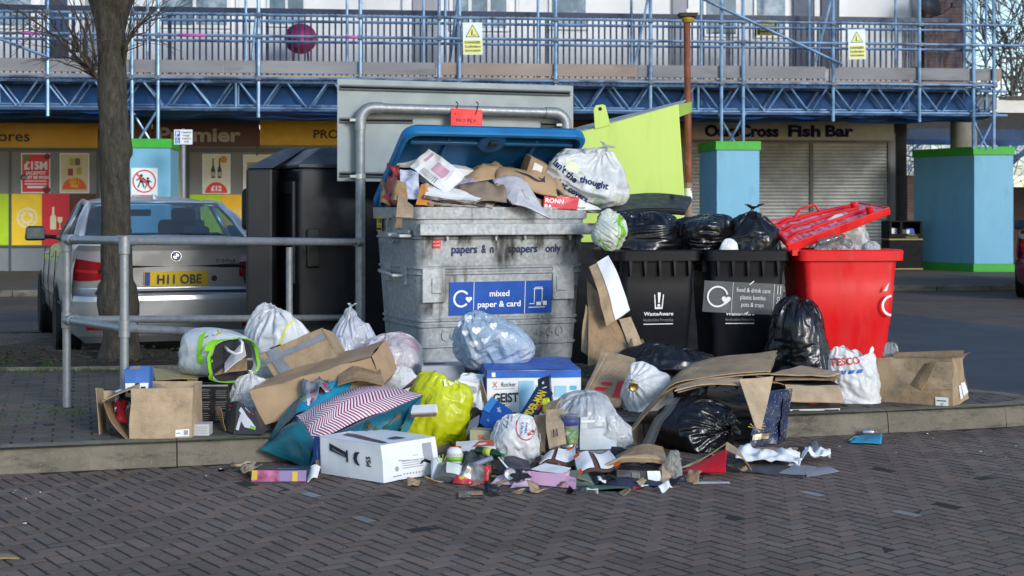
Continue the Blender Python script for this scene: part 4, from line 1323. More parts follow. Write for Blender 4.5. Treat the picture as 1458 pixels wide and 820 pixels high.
for p0,pts,r0 in tw:
 P=[at(*p0,TD-.05)]+[at(x+rnd.gauss(0,1.2),y+rnd.gauss(0,1.2),TD-.05-.05*(i+1)+rnd.gauss(0,.03))for i,(x,y)in enumerate(pts)]
 rs=[max(.0024,r0*kp*(1-i/(len(P)+.5)))for i in range(len(P))]
 mb.tube(P,rs,6,caps=False)
 for i in range(len(P)-1):
  for q in range(2):
   t=rnd.random();s_=P[i].lerp(P[i+1],t);dd=(P[i+1]-P[i]).normalized()
   dd=(dd+Vector((rnd.gauss(0,.45),rnd.gauss(0,.35),rnd.gauss(.1,.45)))).normalized()
   grow(mb,s_,dd,rnd.uniform(.10,.24),max(.0024,rs[i]*.5),1,rnd,.5,(1,2),0,3,.0019)
mb.build("twigs",TWIG,o)
# ------------------------------------------------------------------ tubular guard rail round the island's end
gr=thing("guard_rail","grey tube guard rail around the tree bed, in front of the silver car","guard rail",T(gx(177,7.97),7.97,.13))
C0=Vector((gx(177,7.97),7.97,0));C1=Vector((gx(95,8.62),8.62,0));C2=Vector((gx(515,10.55),10.55,0));C3=Vector((gx(520,11.3),11.3,0))
zt0,zm0=at(0,343,7.97).z,at(0,468,7.97).z
zt1,zm1=at(0,341,8.62).z,at(0,455.5,8.62).z
zt2,zm2=at(0,345,10.55).z,at(0,463,10.55).z-.10
Z=lambda p,z:Vector((p.x,p.y,z))
def rail(a,b,r=.0245):
 mb=MB();mb.tube([a,b],r,16);mb.build("rail",GALV_PIPE,gr,smooth=True,angle=40)
def post(p,zt,r=.0245,zb=.10):
 mb=MB();mb.tube([Z(p,zb),Z(p,zt)],r,16);mb.build("post",GALV_PIPE,gr,smooth=True,angle=40)
def fitting(pts,r=.031):
 mb=MB();mb.tube(pts,r,16);mb.build("fitting",GALV_PIPE,gr,smooth=True,angle=40,bevel=.003)
zb2=at(0,452,11.3).z;zbt=at(0,343.5,11.3).z
post(C0,zt0-.02);post(C1,zt1-.02)
pm_=C1.lerp(C3,0.70);post(Vector((gx(412,pm_.y),pm_.y,0)),at(0,352,pm_.y).z)
rail(Z(C0,zt0),Z(C2,zt2));rail(Z(C0,zm0),Z(C2,zm2));rail(Z(C0,zt0),Z(C1,zt1));rail(Z(C0,zm0),Z(C1,zm1))
rail(Z(C1,zt1),Z(C3,zbt));rail(Z(C1,zm1),Z(C3,zb2))
d02,d01,d13=(C2-C0).normalized(),(C1-C0).normalized(),(C3-C1).normalized()
for(p,z,ds)in((C0,zt0,(d02,d01)),(C0,zm0,(d02,d01)),(C1,zt1,(-d01,d13)),(C1,zm1,(-d01,d13))):
 low=.075 if z in(zt0,zt1)else .05
 fitting([Z(p,z-low),Z(p,z+(.028 if z in(zt0,zt1)else .05))])
 for d in ds:fitting([Z(p,z)+d*.0,Z(p,z)+d*.085])
fitting([Z(C2,zt2)-d02*.10,Z(C2,zt2)-d02*.01])
# ------------------------------------------------------------------ back of a big sign on tube posts
SD=10.75
sb=thing("road_sign","large blank grey back of a road sign on a tubular frame, behind the steel bin","sign",T(gx(513,SD),SD,.12))
def sP(px,py,dz=0.0):
 D=SD+(px-513)/300*.45+dz
 return at(px,py,D)
mb=MB();c=[sP(480,258,.09),sP(816,262,.09),sP(816,122,.09),sP(480,112,.09)]
Sheet(c).mesh(mb,1,1,0,.012);mb.build("panel",GREY_PANEL,sb,bevel=.003)
mb=MB()
for(x0,x1,y0,y1)in((484,812,124,133),(484,588,171,172),(771,808,177,178),(484,812,248,254)):
 for q in(-1,1):
  mb.tube([sP(x0,y0+q*2.2,.07),sP(x1,y1+q*2.2,.07)],.010,4)
mb.build("channels",pm("channel_grey",(.20,.22,.22),.5,.3),sb)
mb=MB()
for(x0,x1,y0,y1)in((484,812,124,133),(484,588,171,172),(771,808,177,178),(484,812,248,254)):
 mb.tube([sP(x0+1,y0,.062),sP(x1-1,y1,.062)],.007,4)
mb.build("channel_slots",BLACK,sb)
def arc(p,q,r_,n=6):
 return[p.lerp(q,k/n)for k in range(n+1)]
rT=.037
A0,A1=sP(513,153),sP(806,161)
dx=(A1-A0).normalized();dn=Vector((0,0,-1))
def elbow(c0,d0,d1,rad=.10,n=8):
 o_=c0+d0*rad+d1*rad
 return[o_-d1*rad*math.cos(R(90*k/n))-d0*rad*math.sin(R(90*k/n))for k in range(n+1)]
g=Vector((A0.x,A0.y,.1))
mb=MB();mb.tube([g,Vector((A0.x,A0.y,A0.z-.10))],rT,18);mb.tube([A0+dx*.10,A1-dx*.10],rT,18)
mb.tube([Vector((A1.x,A1.y,.1)),Vector((A1.x,A1.y,A1.z-.10))],rT,18)
mb.build("frame_tube",GALV_PIPE,sb,smooth=True,angle=40)
for(c0,d0,d1)in((A0,dx,dn),(A1,-dx,dn)):
 e=elbow(c0,d0,d1);e=[e[0]+d0*.07]+e+[e[-1]+d1*.07]
 mb=MB();mb.tube(e,rT+.007,18);mb.build("elbow",GALV_PIPE,sb,smooth=True,angle=40)
mb=MB()
for(p,y)in((A0,171),(A0,251),(A1,178)):
 zc=at(0,y,p.y).z
 mb.tube([Vector((p.x,p.y,zc-.018)),Vector((p.x,p.y,zc+.018))],rT+.005,16);mb.box((p.x-.05,p.y-.02,zc),(.05,.02,.02))
mb.build("clamps",pm("clamp_steel",(.5,.5,.5),.35,.8),sb)
mb=MB();Sheet([sP(642,182,-.05),sP(687,184,-.05),sP(687,156,-.05),sP(642,154,-.05)],lambda u,v:.006*math.sin(u*5),0,0).mesh(mb,8,4,0,.002)
o=tag(mb.build("hanging_notice",flat((.85,.035,.035),.5,"notice_red")),"small red notice hung by wire from the sign frame above the blue lid","notice")
mb=MB();S_=Sheet([sP(642,182,-.056),sP(687,184,-.056),sP(687,156,-.056),sP(642,154,-.056)]);S_.text(mb,"NO FLY-",.52,.42,.028,0,0,.0,.003,1.25);mb.build("lettering",INK,o)
mb=MB()
for x in(650,679):
 mb.tube([sP(x-2,163,-.055),sP(x,158,-.05),sP(x+2,148,-.045),sP(x,145,-.01),sP(x-1,146,.03)],.004,6)
mb.build("wire",BLACK,o)
# ------------------------------------------------------------------ parking sign, rusty pole
PD=24.4
o=thing("parking_sign","small white and blue disabled parking sign on a thin grey post behind the silver car","sign",T(gx(261,PD),PD,.1))
mb=MB();mb.tube([at(261,384,PD),at(261,186,PD)],.038,12);mb.lathe([(.045,0),(.03,.03),(0,.035)],12,at(261,186,PD));mb.build("post",pm("post_grey",(.22,.24,.27),.5,.3),o,smooth=True,angle=40)
Ms=face_M(at(261,195,PD-.05),(1,0,0),(0,0,1));kk=PD/FPX
mb=MB(Ms);mb.box((0,0,0),(26*kk,21*kk,.01));pl=mb.build("plate",flat((.70,.73,.76),.4,"plate_white"),o)
mb=MB();rect2(mb,-11.5*kk,0.6*kk,-4.5*kk,9*kk,Ms,0,.007);rect2(mb,-11.5*kk,-9*kk,-4.5*kk,-.6*kk,Ms,0,.007);mb.build("blue_squares",flat((.02,.12,.45),.4,"sign_blue"),pl)
mb=MB();put_text(mb,"P",Ms@T(-8*kk,2*kk,.009),height=6*kk,bold=.03)
ring2(mb,1.6*kk,2.4*kk,Ms,0,(-8*kk,-5.5*kk),80,340,16,.009);poly2(mb,circle2(.9*kk,8,(-8.3*kk,-1.9*kk)),Ms,0,.009);rect2(mb,-8.7*kk,-5*kk,-7.7*kk,-2.8*kk,Ms,0,.009);rect2(mb,-8.3*kk,-5*kk,-5.6*kk,-4.2*kk,Ms,0,.009)
mb.build("symbols",WHITE,pl)
mb=MB()
for i,t_ in enumerate(("Disabled","badge","holders","only")):put_text(mb,t_,Ms@T(4.6*kk,(5.4-4.4*i)*kk,.008),height=2.9*kk,bold=.01)
mb.build("lettering",INK,pl)
PD=12.6
o=thing("rusty_pole","rusty brown pole with a flat square cap behind the lime green bank","pole",T(gx(981,PD),PD,.0))
RUST=pm("rusty_paint",(.19,.058,.032),.7,var=.4,vs=14,c2=(.42,.20,.19),c2t=(.60,.66),c2s=9,bump=.3,stretch=(1,1,.5))
RUST2=pm("pale_rust",(.26,.17,.14),.7,var=.3,vs=14,c2=(.19,.07,.04),c2s=6,stretch=(1,1,.5))
mb=MB();a_,b_=at(980.5,260,PD),at(978,29,PD);mb.tube([a_,b_],.030,14);mb.build("pole",RUST,o,smooth=True,angle=40)
mb=MB();mb.tube([Vector((a_.x,PD,0)),a_],.031,14);mb.build("pole_base",RUST2,o,smooth=True,angle=40)
mb=MB();c_=at(979,25,PD);mb.lathe([(.04,-.045),(.055,-.02),(.055,-.0)],14,c_);mb.build("collar",flat((.35,.23,.02),.6,"collar_ochre"),o)
mb=MB();mb.box(c_+Vector((0,0,.015)),(.14,.14,.022),None,0,1.15);mb.box(c_+Vector((.0,0,.03)),(.17,.17,.008));mb.build("cap",flat((.06,.055,.05),.6,"cap_brown"),o)
mb=MB();mb.lathe([(.02,.033),(.022,.06),(.012,.075),(0,.078)],12,c_);mb.build("cap_knob",WHITE,o,smooth=True)
mb=MB();mb.tube([at(980.5,283,PD),at(980,268,PD)],.0325,14);mb.build("paper_band",PAPERW,o)
# ------------------------------------------------------------------ boarded-in scaffold legs: blue boxes with green trim
HB=pm("hoarding_blue",(0.17,0.40,0.55),0.55,var=0.05,vs=3,bump=.1,bs=40,c2=(0.12,0.29,0.41),c2s=1.6,stretch=(1.5,1.5,.5))
HG=pm("hoarding_green",(0.045,0.36,0.035),0.5,var=0.08,vs=5)
hoards=[(183,242,25.3,10,"blue hoarding box with green trim behind the silver car"),(1020,1082,26.2,10,"blue hoarding box with green trim between the lime bank and the shutters"),(1387,1443,28.4,8,"blue hoarding box with green trim at the far right beside the litter bin")]
for i,(x0,x1,D,yw,lb)in enumerate(hoards):
 xL=gx(x0,D);xR=gx(x1,D);w=(xR-xL)
 yaw=6 if i<2 else 1
 M=T((xL+xR)/2,D,.10)@RZ(yaw)
 d=1.55 if i==2 else 1.15
 o=thing("hoarding_box",lb,"hoarding",M,"blue hoarding boxes round the scaffold legs")
 h=2.50
 sk={0:0,1:-.05,2:-.75}[i]
 def quadbox(z0,z1,g):
  q=[(-w/2-g,-g),(w/2+g,-g),(w/2+sk+g,d+g),(-w/2+sk-g,d+g)]
  m_=MB(M);m_.slab(q,z0,z1);return m_
 quadbox(.16,h-.165,0).build("board",HB,o,bevel=.004)
 quadbox(h-.163,h,.025).build("top_trim",HG,o,bevel=.004)
 quadbox(.0,.158,.02).build("base_trim",HG,o,bevel=.004)
D=25.3-.03
Ms=face_M(at(205.5,262,D),(math.cos(R(6)),math.sin(R(6)),0),(0,0,1));kk=D/FPX
mb=MB(Ms);mb.box((0,0,0),(37*kk,46*kk,.01));o=tag(mb.build("warning_sign",flat((.72,.76,.78),.45,"notice_white")),"white sign with children in a red prohibition circle on the blue hoarding box","sign")
mb=MB();ring2(mb,14.5*kk,16.5*kk,Ms,0,(0,4*kk),n=40,dz=.010);poly2(mb,[(-11.8*kk,14*kk),(-10*kk,15.8*kk),(11.8*kk,-6*kk),(10*kk,-7.8*kk)],Ms,0,.012)
rect2(mb,-17*kk,-21*kk,17*kk,-15.5*kk,Ms,0,.008)
mb.build("red_print",flat((.62,.07,.04),.5,"sign_red"),o)
mb=MB()
for(x,y,s_)in((-4,4,1.0),(5,1,.85)):
 poly2(mb,circle2(2.2*s_*kk,12,(x*kk,(y+8*s_)*kk)),Ms,0,.009)
 poly2(mb,[((x-2.4*s_)*kk,(y+5.5*s_)*kk),((x+2.4*s_)*kk,(y+5.5*s_)*kk),((x+2.6*s_)*kk,(y-2.5*s_)*kk),((x-2.6*s_)*kk,(y-2*s_)*kk)],Ms,0,.009)
 for(x0,y0,x1,y1)in((-2,-2,-5,-9),(1.6,-2,3.4,-8.6),(-2,5,-7,1),(2,5,6,1.5)):
  v=Vector((x1-x0,y1-y0)).normalized();nx,ny=-v.y*.9,v.x*.9
  poly2(mb,[((x+(x0+nx)*s_)*kk,(y+(y0+ny)*s_)*kk),((x+(x0-nx)*s_)*kk,(y+(y0-ny)*s_)*kk),((x+(x1-nx)*s_)*kk,(y+(y1-ny)*s_)*kk),((x+(x1+nx)*s_)*kk,(y+(y1+ny)*s_)*kk)],Ms,0,.0092)
mb.build("figures",INK,o)
mb=MB();put_text(mb,"Children must",Ms@T(0,-19.6*kk,.011),width=30*kk,height=3.2*kk,bold=.03);mb.build("lettering",WHITE,o)
D=29.3
M=T(gx(1284,D),D,.10)@RZ(8);kk=D/FPX
o=thing("litter_bin","black and gold litter and dog waste bin in front of the shutters","litter bin",M)
PB=pm("bin_black_paint",(.007,.007,.008),.6,var=.2,spec=.12);GOLDT=flat((.33,.24,.07),.45,"gold_trim")
w=.72
mb=MB(M);mb.box((0,0,.33),(w,.42,.60));mb.box((0,.0,.70),(w,.42,.10));mb.box((0,0,1.0),(w,.42,.03));mb.box((0,.19,.87),(w,.04,.27))
for x in(-w/2+.03,-.10,w/2-.03):mb.box((x,0,.87),(.055,.42,.24))
mb.build("body",PB,o,bevel=.008)
mb=MB(M);mb.box((0,-.003,.635),(w+.012,.425,.025));mb.box((0,-.003,.03),(w+.012,.425,.025));mb.build("gold_bands",GOLDT,o)
mb=MB(M);mb.box((-.22,.02,.80),(.16,.2,.12),RZ(20).to_3x3());mb.box((.05,0,.78),(.1,.2,.1),RZ(30).to_3x3());mb.build("litter_inside",PAPERW,o)
mb=MB(M);mb.box((.17,.02,.79),(.2,.2,.13),RZ(-10).to_3x3(),0,.7);mb.build("blue_litter",BLUE,o)
mb=MB()
Ms=M@face_M((.13,-.213,.69),(1,0,0),(0,0,1));put_text(mb,"LITTER &",Ms@T(0,.02,.002),height=.032,bold=.02);put_text(mb,"DOG WASTE",Ms@T(0,-.03,.002),height=.032,bold=.02)
mb.build("lettering",GOLDT,o)
# ------------------------------------------------------------------ black textile banks and the lime green bank
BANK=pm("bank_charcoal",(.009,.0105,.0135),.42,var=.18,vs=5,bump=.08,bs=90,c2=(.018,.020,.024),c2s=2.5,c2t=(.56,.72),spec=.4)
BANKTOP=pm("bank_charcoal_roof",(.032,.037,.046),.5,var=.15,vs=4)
def bank(name,label,M,w,d,h,hr,grp):
 o=thing(name,label,"recycling bank",M,grp)
 mb=MB(M);mb.box((w/2,d/2,h/2),(w,d,h));b_=mb.build("body",BANK,o,bevel=.02)
 e=.015;i_=min(.24,w*.4)
 lo=[(-e,-e),(w+e,-e),(w+e,d+e),(-e,d+e)];hi=[(i_,i_),(w-i_,i_),(w-i_,d-min(.24,i_*2)),(i_,d-min(.24,i_*2))]
 vs=[(x,y,h+.002)for x,y in lo]+[(x,y,h+.03)for x,y in lo]+[(x,y,h+hr)for x,y in hi]
 fs=[(0,3,2,1)]+[(k,(k+1)%4,(k+1)%4+4,k+4)for k in range(4)]+[(k+4,(k+1)%4+4,(k+1)%4+8,k+8)for k in range(4)]+[(8,9,10,11)]
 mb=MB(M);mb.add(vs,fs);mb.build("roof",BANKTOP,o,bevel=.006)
 mb=MB(M);mb.tube([(w/2-.06,d/2,h+hr-.02),(w/2-.05,d/2,h+hr+.06),(w/2,d/2,h+hr+.085),(w/2+.05,d/2,h+hr+.06),(w/2+.06,d/2,h+hr-.02)],.011,8);mb.build("lifting_loop",BANK,o,smooth=True)
 return o
D1=10.98;yaw=-32
corner=at(427,300,D1);corner.z=.13
M1=T(*corner)@RZ(25)
hB=at(0,239,D1).z-.13
b1=bank("recycling_bank","charcoal textile recycling bank with hipped roofs, right of the silver car",M1,1.25,1.05,hB,.17,None)
def lf(y0,y1,z0,z1,x=-.012,t=.02):
 return(x,(y0+y1)/2,(z0+z1)/2),(t,abs(y1-y0),z1-z0)
mb=MB(M1)
for y0,y1,z0,z1 in((.10,.16,.62,hB-.1),(.74,.80,.62,hB-.1),(.161,.739,hB-.2,hB-.1),(.161,.739,.62,.72)):mb.box(*lf(y0,y1,z0,z1,-.016,.03))
mb.build("opening_frame",BANK,b1,bevel=.006)
mb=MB(M1);mb.box(*lf(.161,.739,.721,hB-.201,-.006,.008));mb.build("opening",BLACK,b1)
mb=MB(M1);mb.box(*lf(.25,.36,.30,.52,-.004,.006));mb.build("slot",BLACK,b1)
mb=MB(M1);Ms=M1@face_M((-.006,.5,.0),(0,-1,0),(0,0,1))
for i,t_ in enumerate(("SHOES","BAGS","CLOTHES","TEXTILES","PAIRED","BELTS")):
 for c_ in(-.18,.2):put_text(mb,t_ if c_<0 else t_[::1],Ms@T(c_,.52-i*.075,.002),height=.028,bold=.01)if i!=3 or c_>0 else None
mb.M=I4;mb.build("red_lettering",flat((.30,.03,.02),.5,"dull_red_print"),b1)
mb=MB(M1);mb.box((.10,-.02,hB-.62),(.10,.035,.30));mb.build("hinge_cover",BANK,b1,bevel=.012)
D2=11.15
A_,B_=at(350,240,D2),at(388,240,D2+.02)
hs=A_.z
mb=MB();mb.slab([(A_.x,A_.y),(B_.x,B_.y),(B_.x+.02,B_.y+.55),(A_.x-.02,A_.y+.55)],.13,hs);sc_=mb.build("side_compartment",BANK,b1,bevel=.02)
P_=[A_,B_,at(436,211,11.75),at(405,212,11.75),Vector((A_.x-.02,A_.y+.55,hs)),Vector((B_.x+.02,B_.y+.55,hs))]
P_=[p+Vector((0,0,.004))for p in P_]
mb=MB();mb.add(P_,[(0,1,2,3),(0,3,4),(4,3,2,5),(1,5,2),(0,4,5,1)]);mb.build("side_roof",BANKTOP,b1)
mb=MB();mb.box((A_.x-.02,A_.y+.22,at(0,298,D2).z),(.10,.14,.34));mb.build("side_handle_cover",BLACK,b1,bevel=.045,bseg=4)
LIMEB=pm("bank_lime",(.54,.70,.16),.5,var=.03,vs=4,bump=.05,bs=30,c2=(.42,.54,.14),c2s=2.2,c2t=(.5,.8),stretch=(2,2,.4))
D=11.9
o=thing("recycling_bank","lime green recycling bank with a sloping top and lifting lug behind the bins","recycling bank",T(gx(900,D),D,0))
def lp(px,py,dd=0.0):return at(px,py,D+dd)
fr=[(805,345),(972,345),(975,285),(966,148),(805,194)]
mb=MB();n=len(fr);vs=[lp(x,y)for x,y in fr]+[lp(x,y)+Vector((.10,1.2,0))for x,y in fr]
mb.add(vs,[tuple(range(n)),tuple(range(2*n-1,n-1,-1))]+[((i+1)%n,i,i+n,(i+1)%n+n)for i in range(n)])
mb.build("body",LIMEB,o,bevel=.006)
mb=MB();mb.span(lp(808,346,.01)+Vector((0,0,-.002)),lp(968,300,1.2)*1.0+Vector((.1,0,0))-Vector((0,0,lp(968,300,1.2).z)));mb.build("base",BANK,o)  # made-up charcoal lower half, standing in for the darkness between the bins
mb=MB();a,b=lp(805,193,-.0),lp(966,147,-.0)
up=Vector((0,0,1));ex=(b-a)
Sheet([a+Vector((0,.06,.002)),b+Vector((.03,.06,.002)),b+Vector((.10,.30,.05)),a+Vector((-.02,.30,.05))]).mesh(mb,1,1,0,.01);mb.build("lid_edge",pm("lid_grey_edge",(.33,.35,.33),.5,.3),o)
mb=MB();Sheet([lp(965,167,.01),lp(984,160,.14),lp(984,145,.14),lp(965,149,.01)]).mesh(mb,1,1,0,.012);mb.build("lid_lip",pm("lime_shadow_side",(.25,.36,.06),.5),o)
mb=MB();c_=[(847,184),(869,178),(862,150),(858,148.5),(848,150),(845,156)]
mb.add([lp(x,y,-.012)for x,y in c_]+[lp(x,y,.010)for x,y in c_],[tuple(range(6)),tuple(range(11,5,-1))]+[((i+1)%6,i,i+6,(i+1)%6+6)for i in range(6)]);lg=mb.build("lifting_lug",LIMEB,o,bevel=.004)
mb=MB();mb.lathe([(.0,0),(.014,0),(.016,.002)],14,lp(854.5,155,-.0145),0,'Y');mb.build("hole",BLACK,lg)
# ------------------------------------------------------------------ parked cars
def m_carpaint(name,c,dirt,mt=.7):
 m,nt,b,out=_new(name)
 p=pos(nt)
 b.inputs["Metallic"].default_value=mt;b.inputs["Coat Weight"].default_value=.6;b.inputs["Coat Roughness"].default_value=.12
 g=noise_(nt,pos(nt,(1,1,1.8)),2.6,6,.65)
 z=N(nt,"SeparateXYZ");nt.links.new(p,z.inputs[0])
 cc=mix_(nt,ramp_(nt,g,[(.45,0),(.75,dirt)]),c,(.33,.31,.28))
 nt.links.new(cc,b.inputs["Base Color"])
 nt.links.new(ramp_(nt,g,[(.4,.30),(.7,.55)]),b.inputs["Roughness"])
 return m
LAMP=m_glass("lamp_red_glass",(.5,.02,.03),.15,.08)
CARGLASS=m_glass("car_glass",(.58,.74,.86),.72,.03)
TYRE=pm("tyre_rubber",(.012,.012,.013),.8,var=.3,vs=20);RIMM=pm("rim_alloy",(.35,.36,.37),.35,.8)
CHROME=pm("chrome",(.6,.6,.6),.15,.95);TRIMB=flat((.012,.012,.013),.4,"car_trim_black")
def car(label,M,paint,name="parked_car",plate=True):
 """saloon: local origin at the middle of the rear bumper on the ground, +Y towards its nose"""
 o=thing(name,label,"car",M)
 hwid=lambda y:.92*(1-.10*max(0,1-y/1.0)**2-.16*max(0,(y-3.9)/.95)**2)
 def top(y):
  return np.interp(y,[0,.12,.75,1.4,3.1,3.5,4.2,4.6,4.83],[1.02,1.075,1.10,1.08,1.03,1.0,.90,.78,.55])
 st=[.14,.22,.4,.7,1.0,1.4,1.9,2.4,2.9,3.4,3.8,4.2,4.5,4.7,4.83]
 def ring(y):
  w=hwid(y);t=top(y);bz=t-.05
  q=[(.70,.20),(.90,.24),(.97,.36),(1.0,.55),(1.0,.68),(.985,.82),(.955,bz-.06),(.90,bz),(.72,t-.012),(.40,t),(0,t+.008)]
  half=[(w*a,z)for a,z in q]
  return half+[(-x,z)for x,z in half[-2::-1]]
 vs,fs=[],[]
 for y in st:vs+=[(x,y,z)for x,z in ring(y)]
 n=len(ring(1))
 for i in range(len(st)-1):
  for k in range(n-1):fs.append((i*n+k,(i+1)*n+k,(i+1)*n+k+1,i*n+k+1))
  fs.append((i*n+n-1,(i+1)*n+n-1,(i+1)*n,i*n))
 fs.append(tuple(range(n*(len(st)-1),n*len(st))))
 mb=MB(M);mb.add(vs,fs);bd=mb.build("body",paint,o,smooth=True,angle=50)
 def g(z):return float(np.interp(z,[.20,.26,.36,.56,.60,.625,.66,.86,.98,1.03,1.055,1.075],[.10,.05,.015,.0,.01,.06,.085,.065,.05,.035,.045,.10]))
 def rear(x,z):
  a=abs(x)/.92
  return g(z)+.05*a**2+.20*max(0,(a-.72)/.28)**2.2
 def rp(u,v,off=0.0):
  z=.20+v*.873;wmax=float(np.interp(z,[.2,.3,.5,.7,.9,1.0,1.073],[.72,.84,.865,.865,.84,.80,.74]))+.02
  x=(u*2-1)*wmax
  return Vector((x,rear(x,z)-off,z))
 mb=MB(M);mb.grid(lambda u,v:rp(u,v),48,140);mb.build("rear_panel",paint,o,smooth=True)
 rq=lambda x,z,off=.004:Vector((x,rear(x,z)-off,z))
 def patch(x0,z0,x1,z1,m_,nm,par,off=.004,n=8,fn=None):
  mb=MB(M);mb.grid(lambda u,v:(fn(u,v)if fn else rq(x0+(x1-x0)*u,z0+(z1-z0)*v,off)),n,n);return mb.build(nm,m_,par,smooth=True)
 def strip(pts,r,nm,m_,off=.002):
  mb=MB(M);mb.tube([rq(x,z,off+.004)for x,z in pts],r*1.5,5);return mb.build(nm,m_,o)
 strip([(-.66,.625),(-.64,.62),(.64,.62),(.66,.625)],.012,"boot_seam",TRIMB)
 strip([(-.64,.80),(-.58,.845),(.58,.845),(.64,.80)],.011,"boot_crease",TRIMB,.0)
 strip([(-.66,.62),(-.60,.70),(-.58,.80),(-.57,.845)],.009,"boot_seam",TRIMB);strip([(.66,.62),(.60,.70),(.58,.80),(.57,.845)],.009,"boot_seam",TRIMB)
 for s in(-1,1):
  mb=MB(M)
  def lf_(u,v,off=.008):
   x=.545+.29*u;zlo=.70+.03*u;zhi=.92+.075*u if u<.7 else .9725+.06*(u-.7)
   zlo+=.05*(1-u)**2
   return rq(s*x,zlo+(zhi-zlo)*v,off)
  mb.grid(lambda u,v:lf_(u,v),12,8);lp_=mb.build("tail_lamp",flat((.30,.006,.012),.12,"lamp_red",coat=1.0),o,smooth=True)
  mb=MB(M);mb.grid(lambda u,v:lf_(u,.72+.28*v,.011),12,3);mb.build("clear_band",flat((.34,.31,.33),.15,"lamp_clear"),lp_,smooth=True)
  mb=MB(M);mb.grid(lambda u,v:lf_(.05+.9*u,.28+.10*v,.011),12,2);mb.build("lamp_line",flat((.50,.03,.03),.15,"lamp_bright"),lp_,smooth=True)
  patch(s*.56,.315,s*.74,.345,flat((.42,.01,.015),.2,"reflector_red"),"reflector",o,.006,4)
 if plate:
  mb=MB(M);q=lambda x,z,off:Vector((x,rear(x,z)-off,z))
  mb.grid(lambda u,v:q(-.27+.54*u,.675+.125*v,.014),2,2);pl=mb.build("number_plate",flat((.52,.36,.02),.4,"plate_yellow"),o)
  mb=MB(M);mb.grid(lambda u,v:q(-.262+.045*u,.68+.115*v,.017),1,1);mb.build("plate_band",flat((.03,.06,.22),.4,"plate_blue"),pl)
  mb=MB();put_text(mb,"H11 OBE",M@face_M((.03,rear(0,.74)-.030,.697),(1,0,0),(0,0,1)),width=.37,height=.08,bold=.012);mb.build("lettering",INK,pl)
  mb=MB();put_text(mb,"520d",M@face_M((.42,rear(.42,.885)-.008,.872),(1,.10,0),(0,0,1)),width=.17,height=.028,bold=.0);mb.build("model_lettering",CHROME,o)
  Mb=M@face_M((0,rear(0,.93)-.006,.93),(1,0,0),(0,.08,1))
  mb=MB();ring2(mb,.0,.043,Mb);e=mb.build("badge",TRIMB,o)
  mb=MB();ring2(mb,.041,.044,Mb,0,dz=.003);ring2(mb,0,.024,Mb,0,(0,0),0,90,10,.004);ring2(mb,0,.024,Mb,0,(0,0),180,270,10,.004);mb.build("badge_white",CHROME,e)
  mb=MB();ring2(mb,0,.024,Mb,0,(0,0),90,180,10,.004);ring2(mb,0,.024,Mb,0,(0,0),270,360,10,.004);mb.build("badge_blue",flat((.03,.15,.4),.3,"badge_blue"),e)
  mb=MB(M);mb.lathe([(0,0),(.022,0),(.026,.006)],14,rq(.33,.735,.010),0,'Y');mb.build("boot_lock",TRIMB,o)
 mb=MB(M);mb.tube([(-.45,-.0,.23),(-.45,.35,.24)],.035,12);mb.tube([(-.36,-.0,.23),(-.36,.35,.24)],.035,12);mb.build("exhaust",CHROME,o,smooth=True)
 Wb,Wt=.80,.58
 def cab(y0,z0,y1,z1,w0,w1):pass
 zr=1.445
 roofp=[(1.52,1.405,.60),(1.8,1.435,.605),(2.3,1.455,.61),(2.75,1.44,.60),(2.95,1.405,.585)]
 mb=MB(M)
 def roof(u,v):
  y=np.interp(v,np.linspace(0,1,5),[p[0]for p in roofp]);z=np.interp(v,np.linspace(0,1,5),[p[1]for p in roofp]);w=np.interp(v,np.linspace(0,1,5),[p[2]for p in roofp])
  x=(u*2-1)*w
  return(x,y,z-.055*abs(u*2-1)**3)
 mb.grid(roof,16,16);rf=mb.build("roof",paint,o,smooth=True,solid=.02)
 mb=MB(M)
 for s in(-1,1):
  mb.tube([(s*.76,.70,1.06),(s*.69,1.12,1.24),(s*.61,1.52,1.375),(s*.60,2.3,1.41),(s*.60,2.9,1.37),(s*.74,3.55,1.02)],[.05,.045,.035,.03,.03,.035],8)
  mb.tube([(s*.615,2.15,1.40),(s*.80,2.1,1.05)],.03,6)
 mb.tube([(-.60,1.52,1.40),(.60,1.52,1.40)],.018,6)
 mb.build("pillars",paint,o,smooth=True)
 fin=MB(M);fin.box((0,1.62,1.455),(.035,.11,.055),None,0,.4);fin.build("aerial_fin",flat((.6,.6,.58),.35,"fin_silver"),rf,bevel=.01)
 mb=MB(M);mb.grid(lambda u,v:((u*2-1)*(.70-.11*v),.76+.77*v-.04*math.sin(v*3.14),1.095+.30*v+.02*(1-(u*2-1)**2)),12,8);mb.build("rear_window",CARGLASS,o,smooth=True)
 mb=MB(M);mb.grid(lambda u,v:((u*2-1)*(.70-.12*v),3.55-.62*v,1.02+.36*v),8,6);mb.build("windscreen",CARGLASS,o,smooth=True)
 for s in(-1,1):
  mb=MB(M);mb.grid(lambda u,v:(s*(.79-.18*v),(.95+.45*v)+(2.45-.95*v)*u*(1 if True else 0),1.05+.34*v),6,4);mb.build("side_window",CARGLASS,o,smooth=True)
  mb=MB(M);mb.tube([(s*.795,.72,1.05),(s*.80,3.5,1.03)],.014,6);mb.build("window_trim",TRIMB,o)
  mb=MB(M);mb.tube([(s*.82,2.95,1.05),(s*.95,2.97,1.06)],.025,6);mr=mb.build("mirror_arm",TRIMB,o)
  mb=MB(M);mb.box((s*1.02,2.98,1.09),(.21,.10,.15),None,0,.85);mr=mb.build("door_mirror",TRIMB,o,bevel=.03,bseg=3)
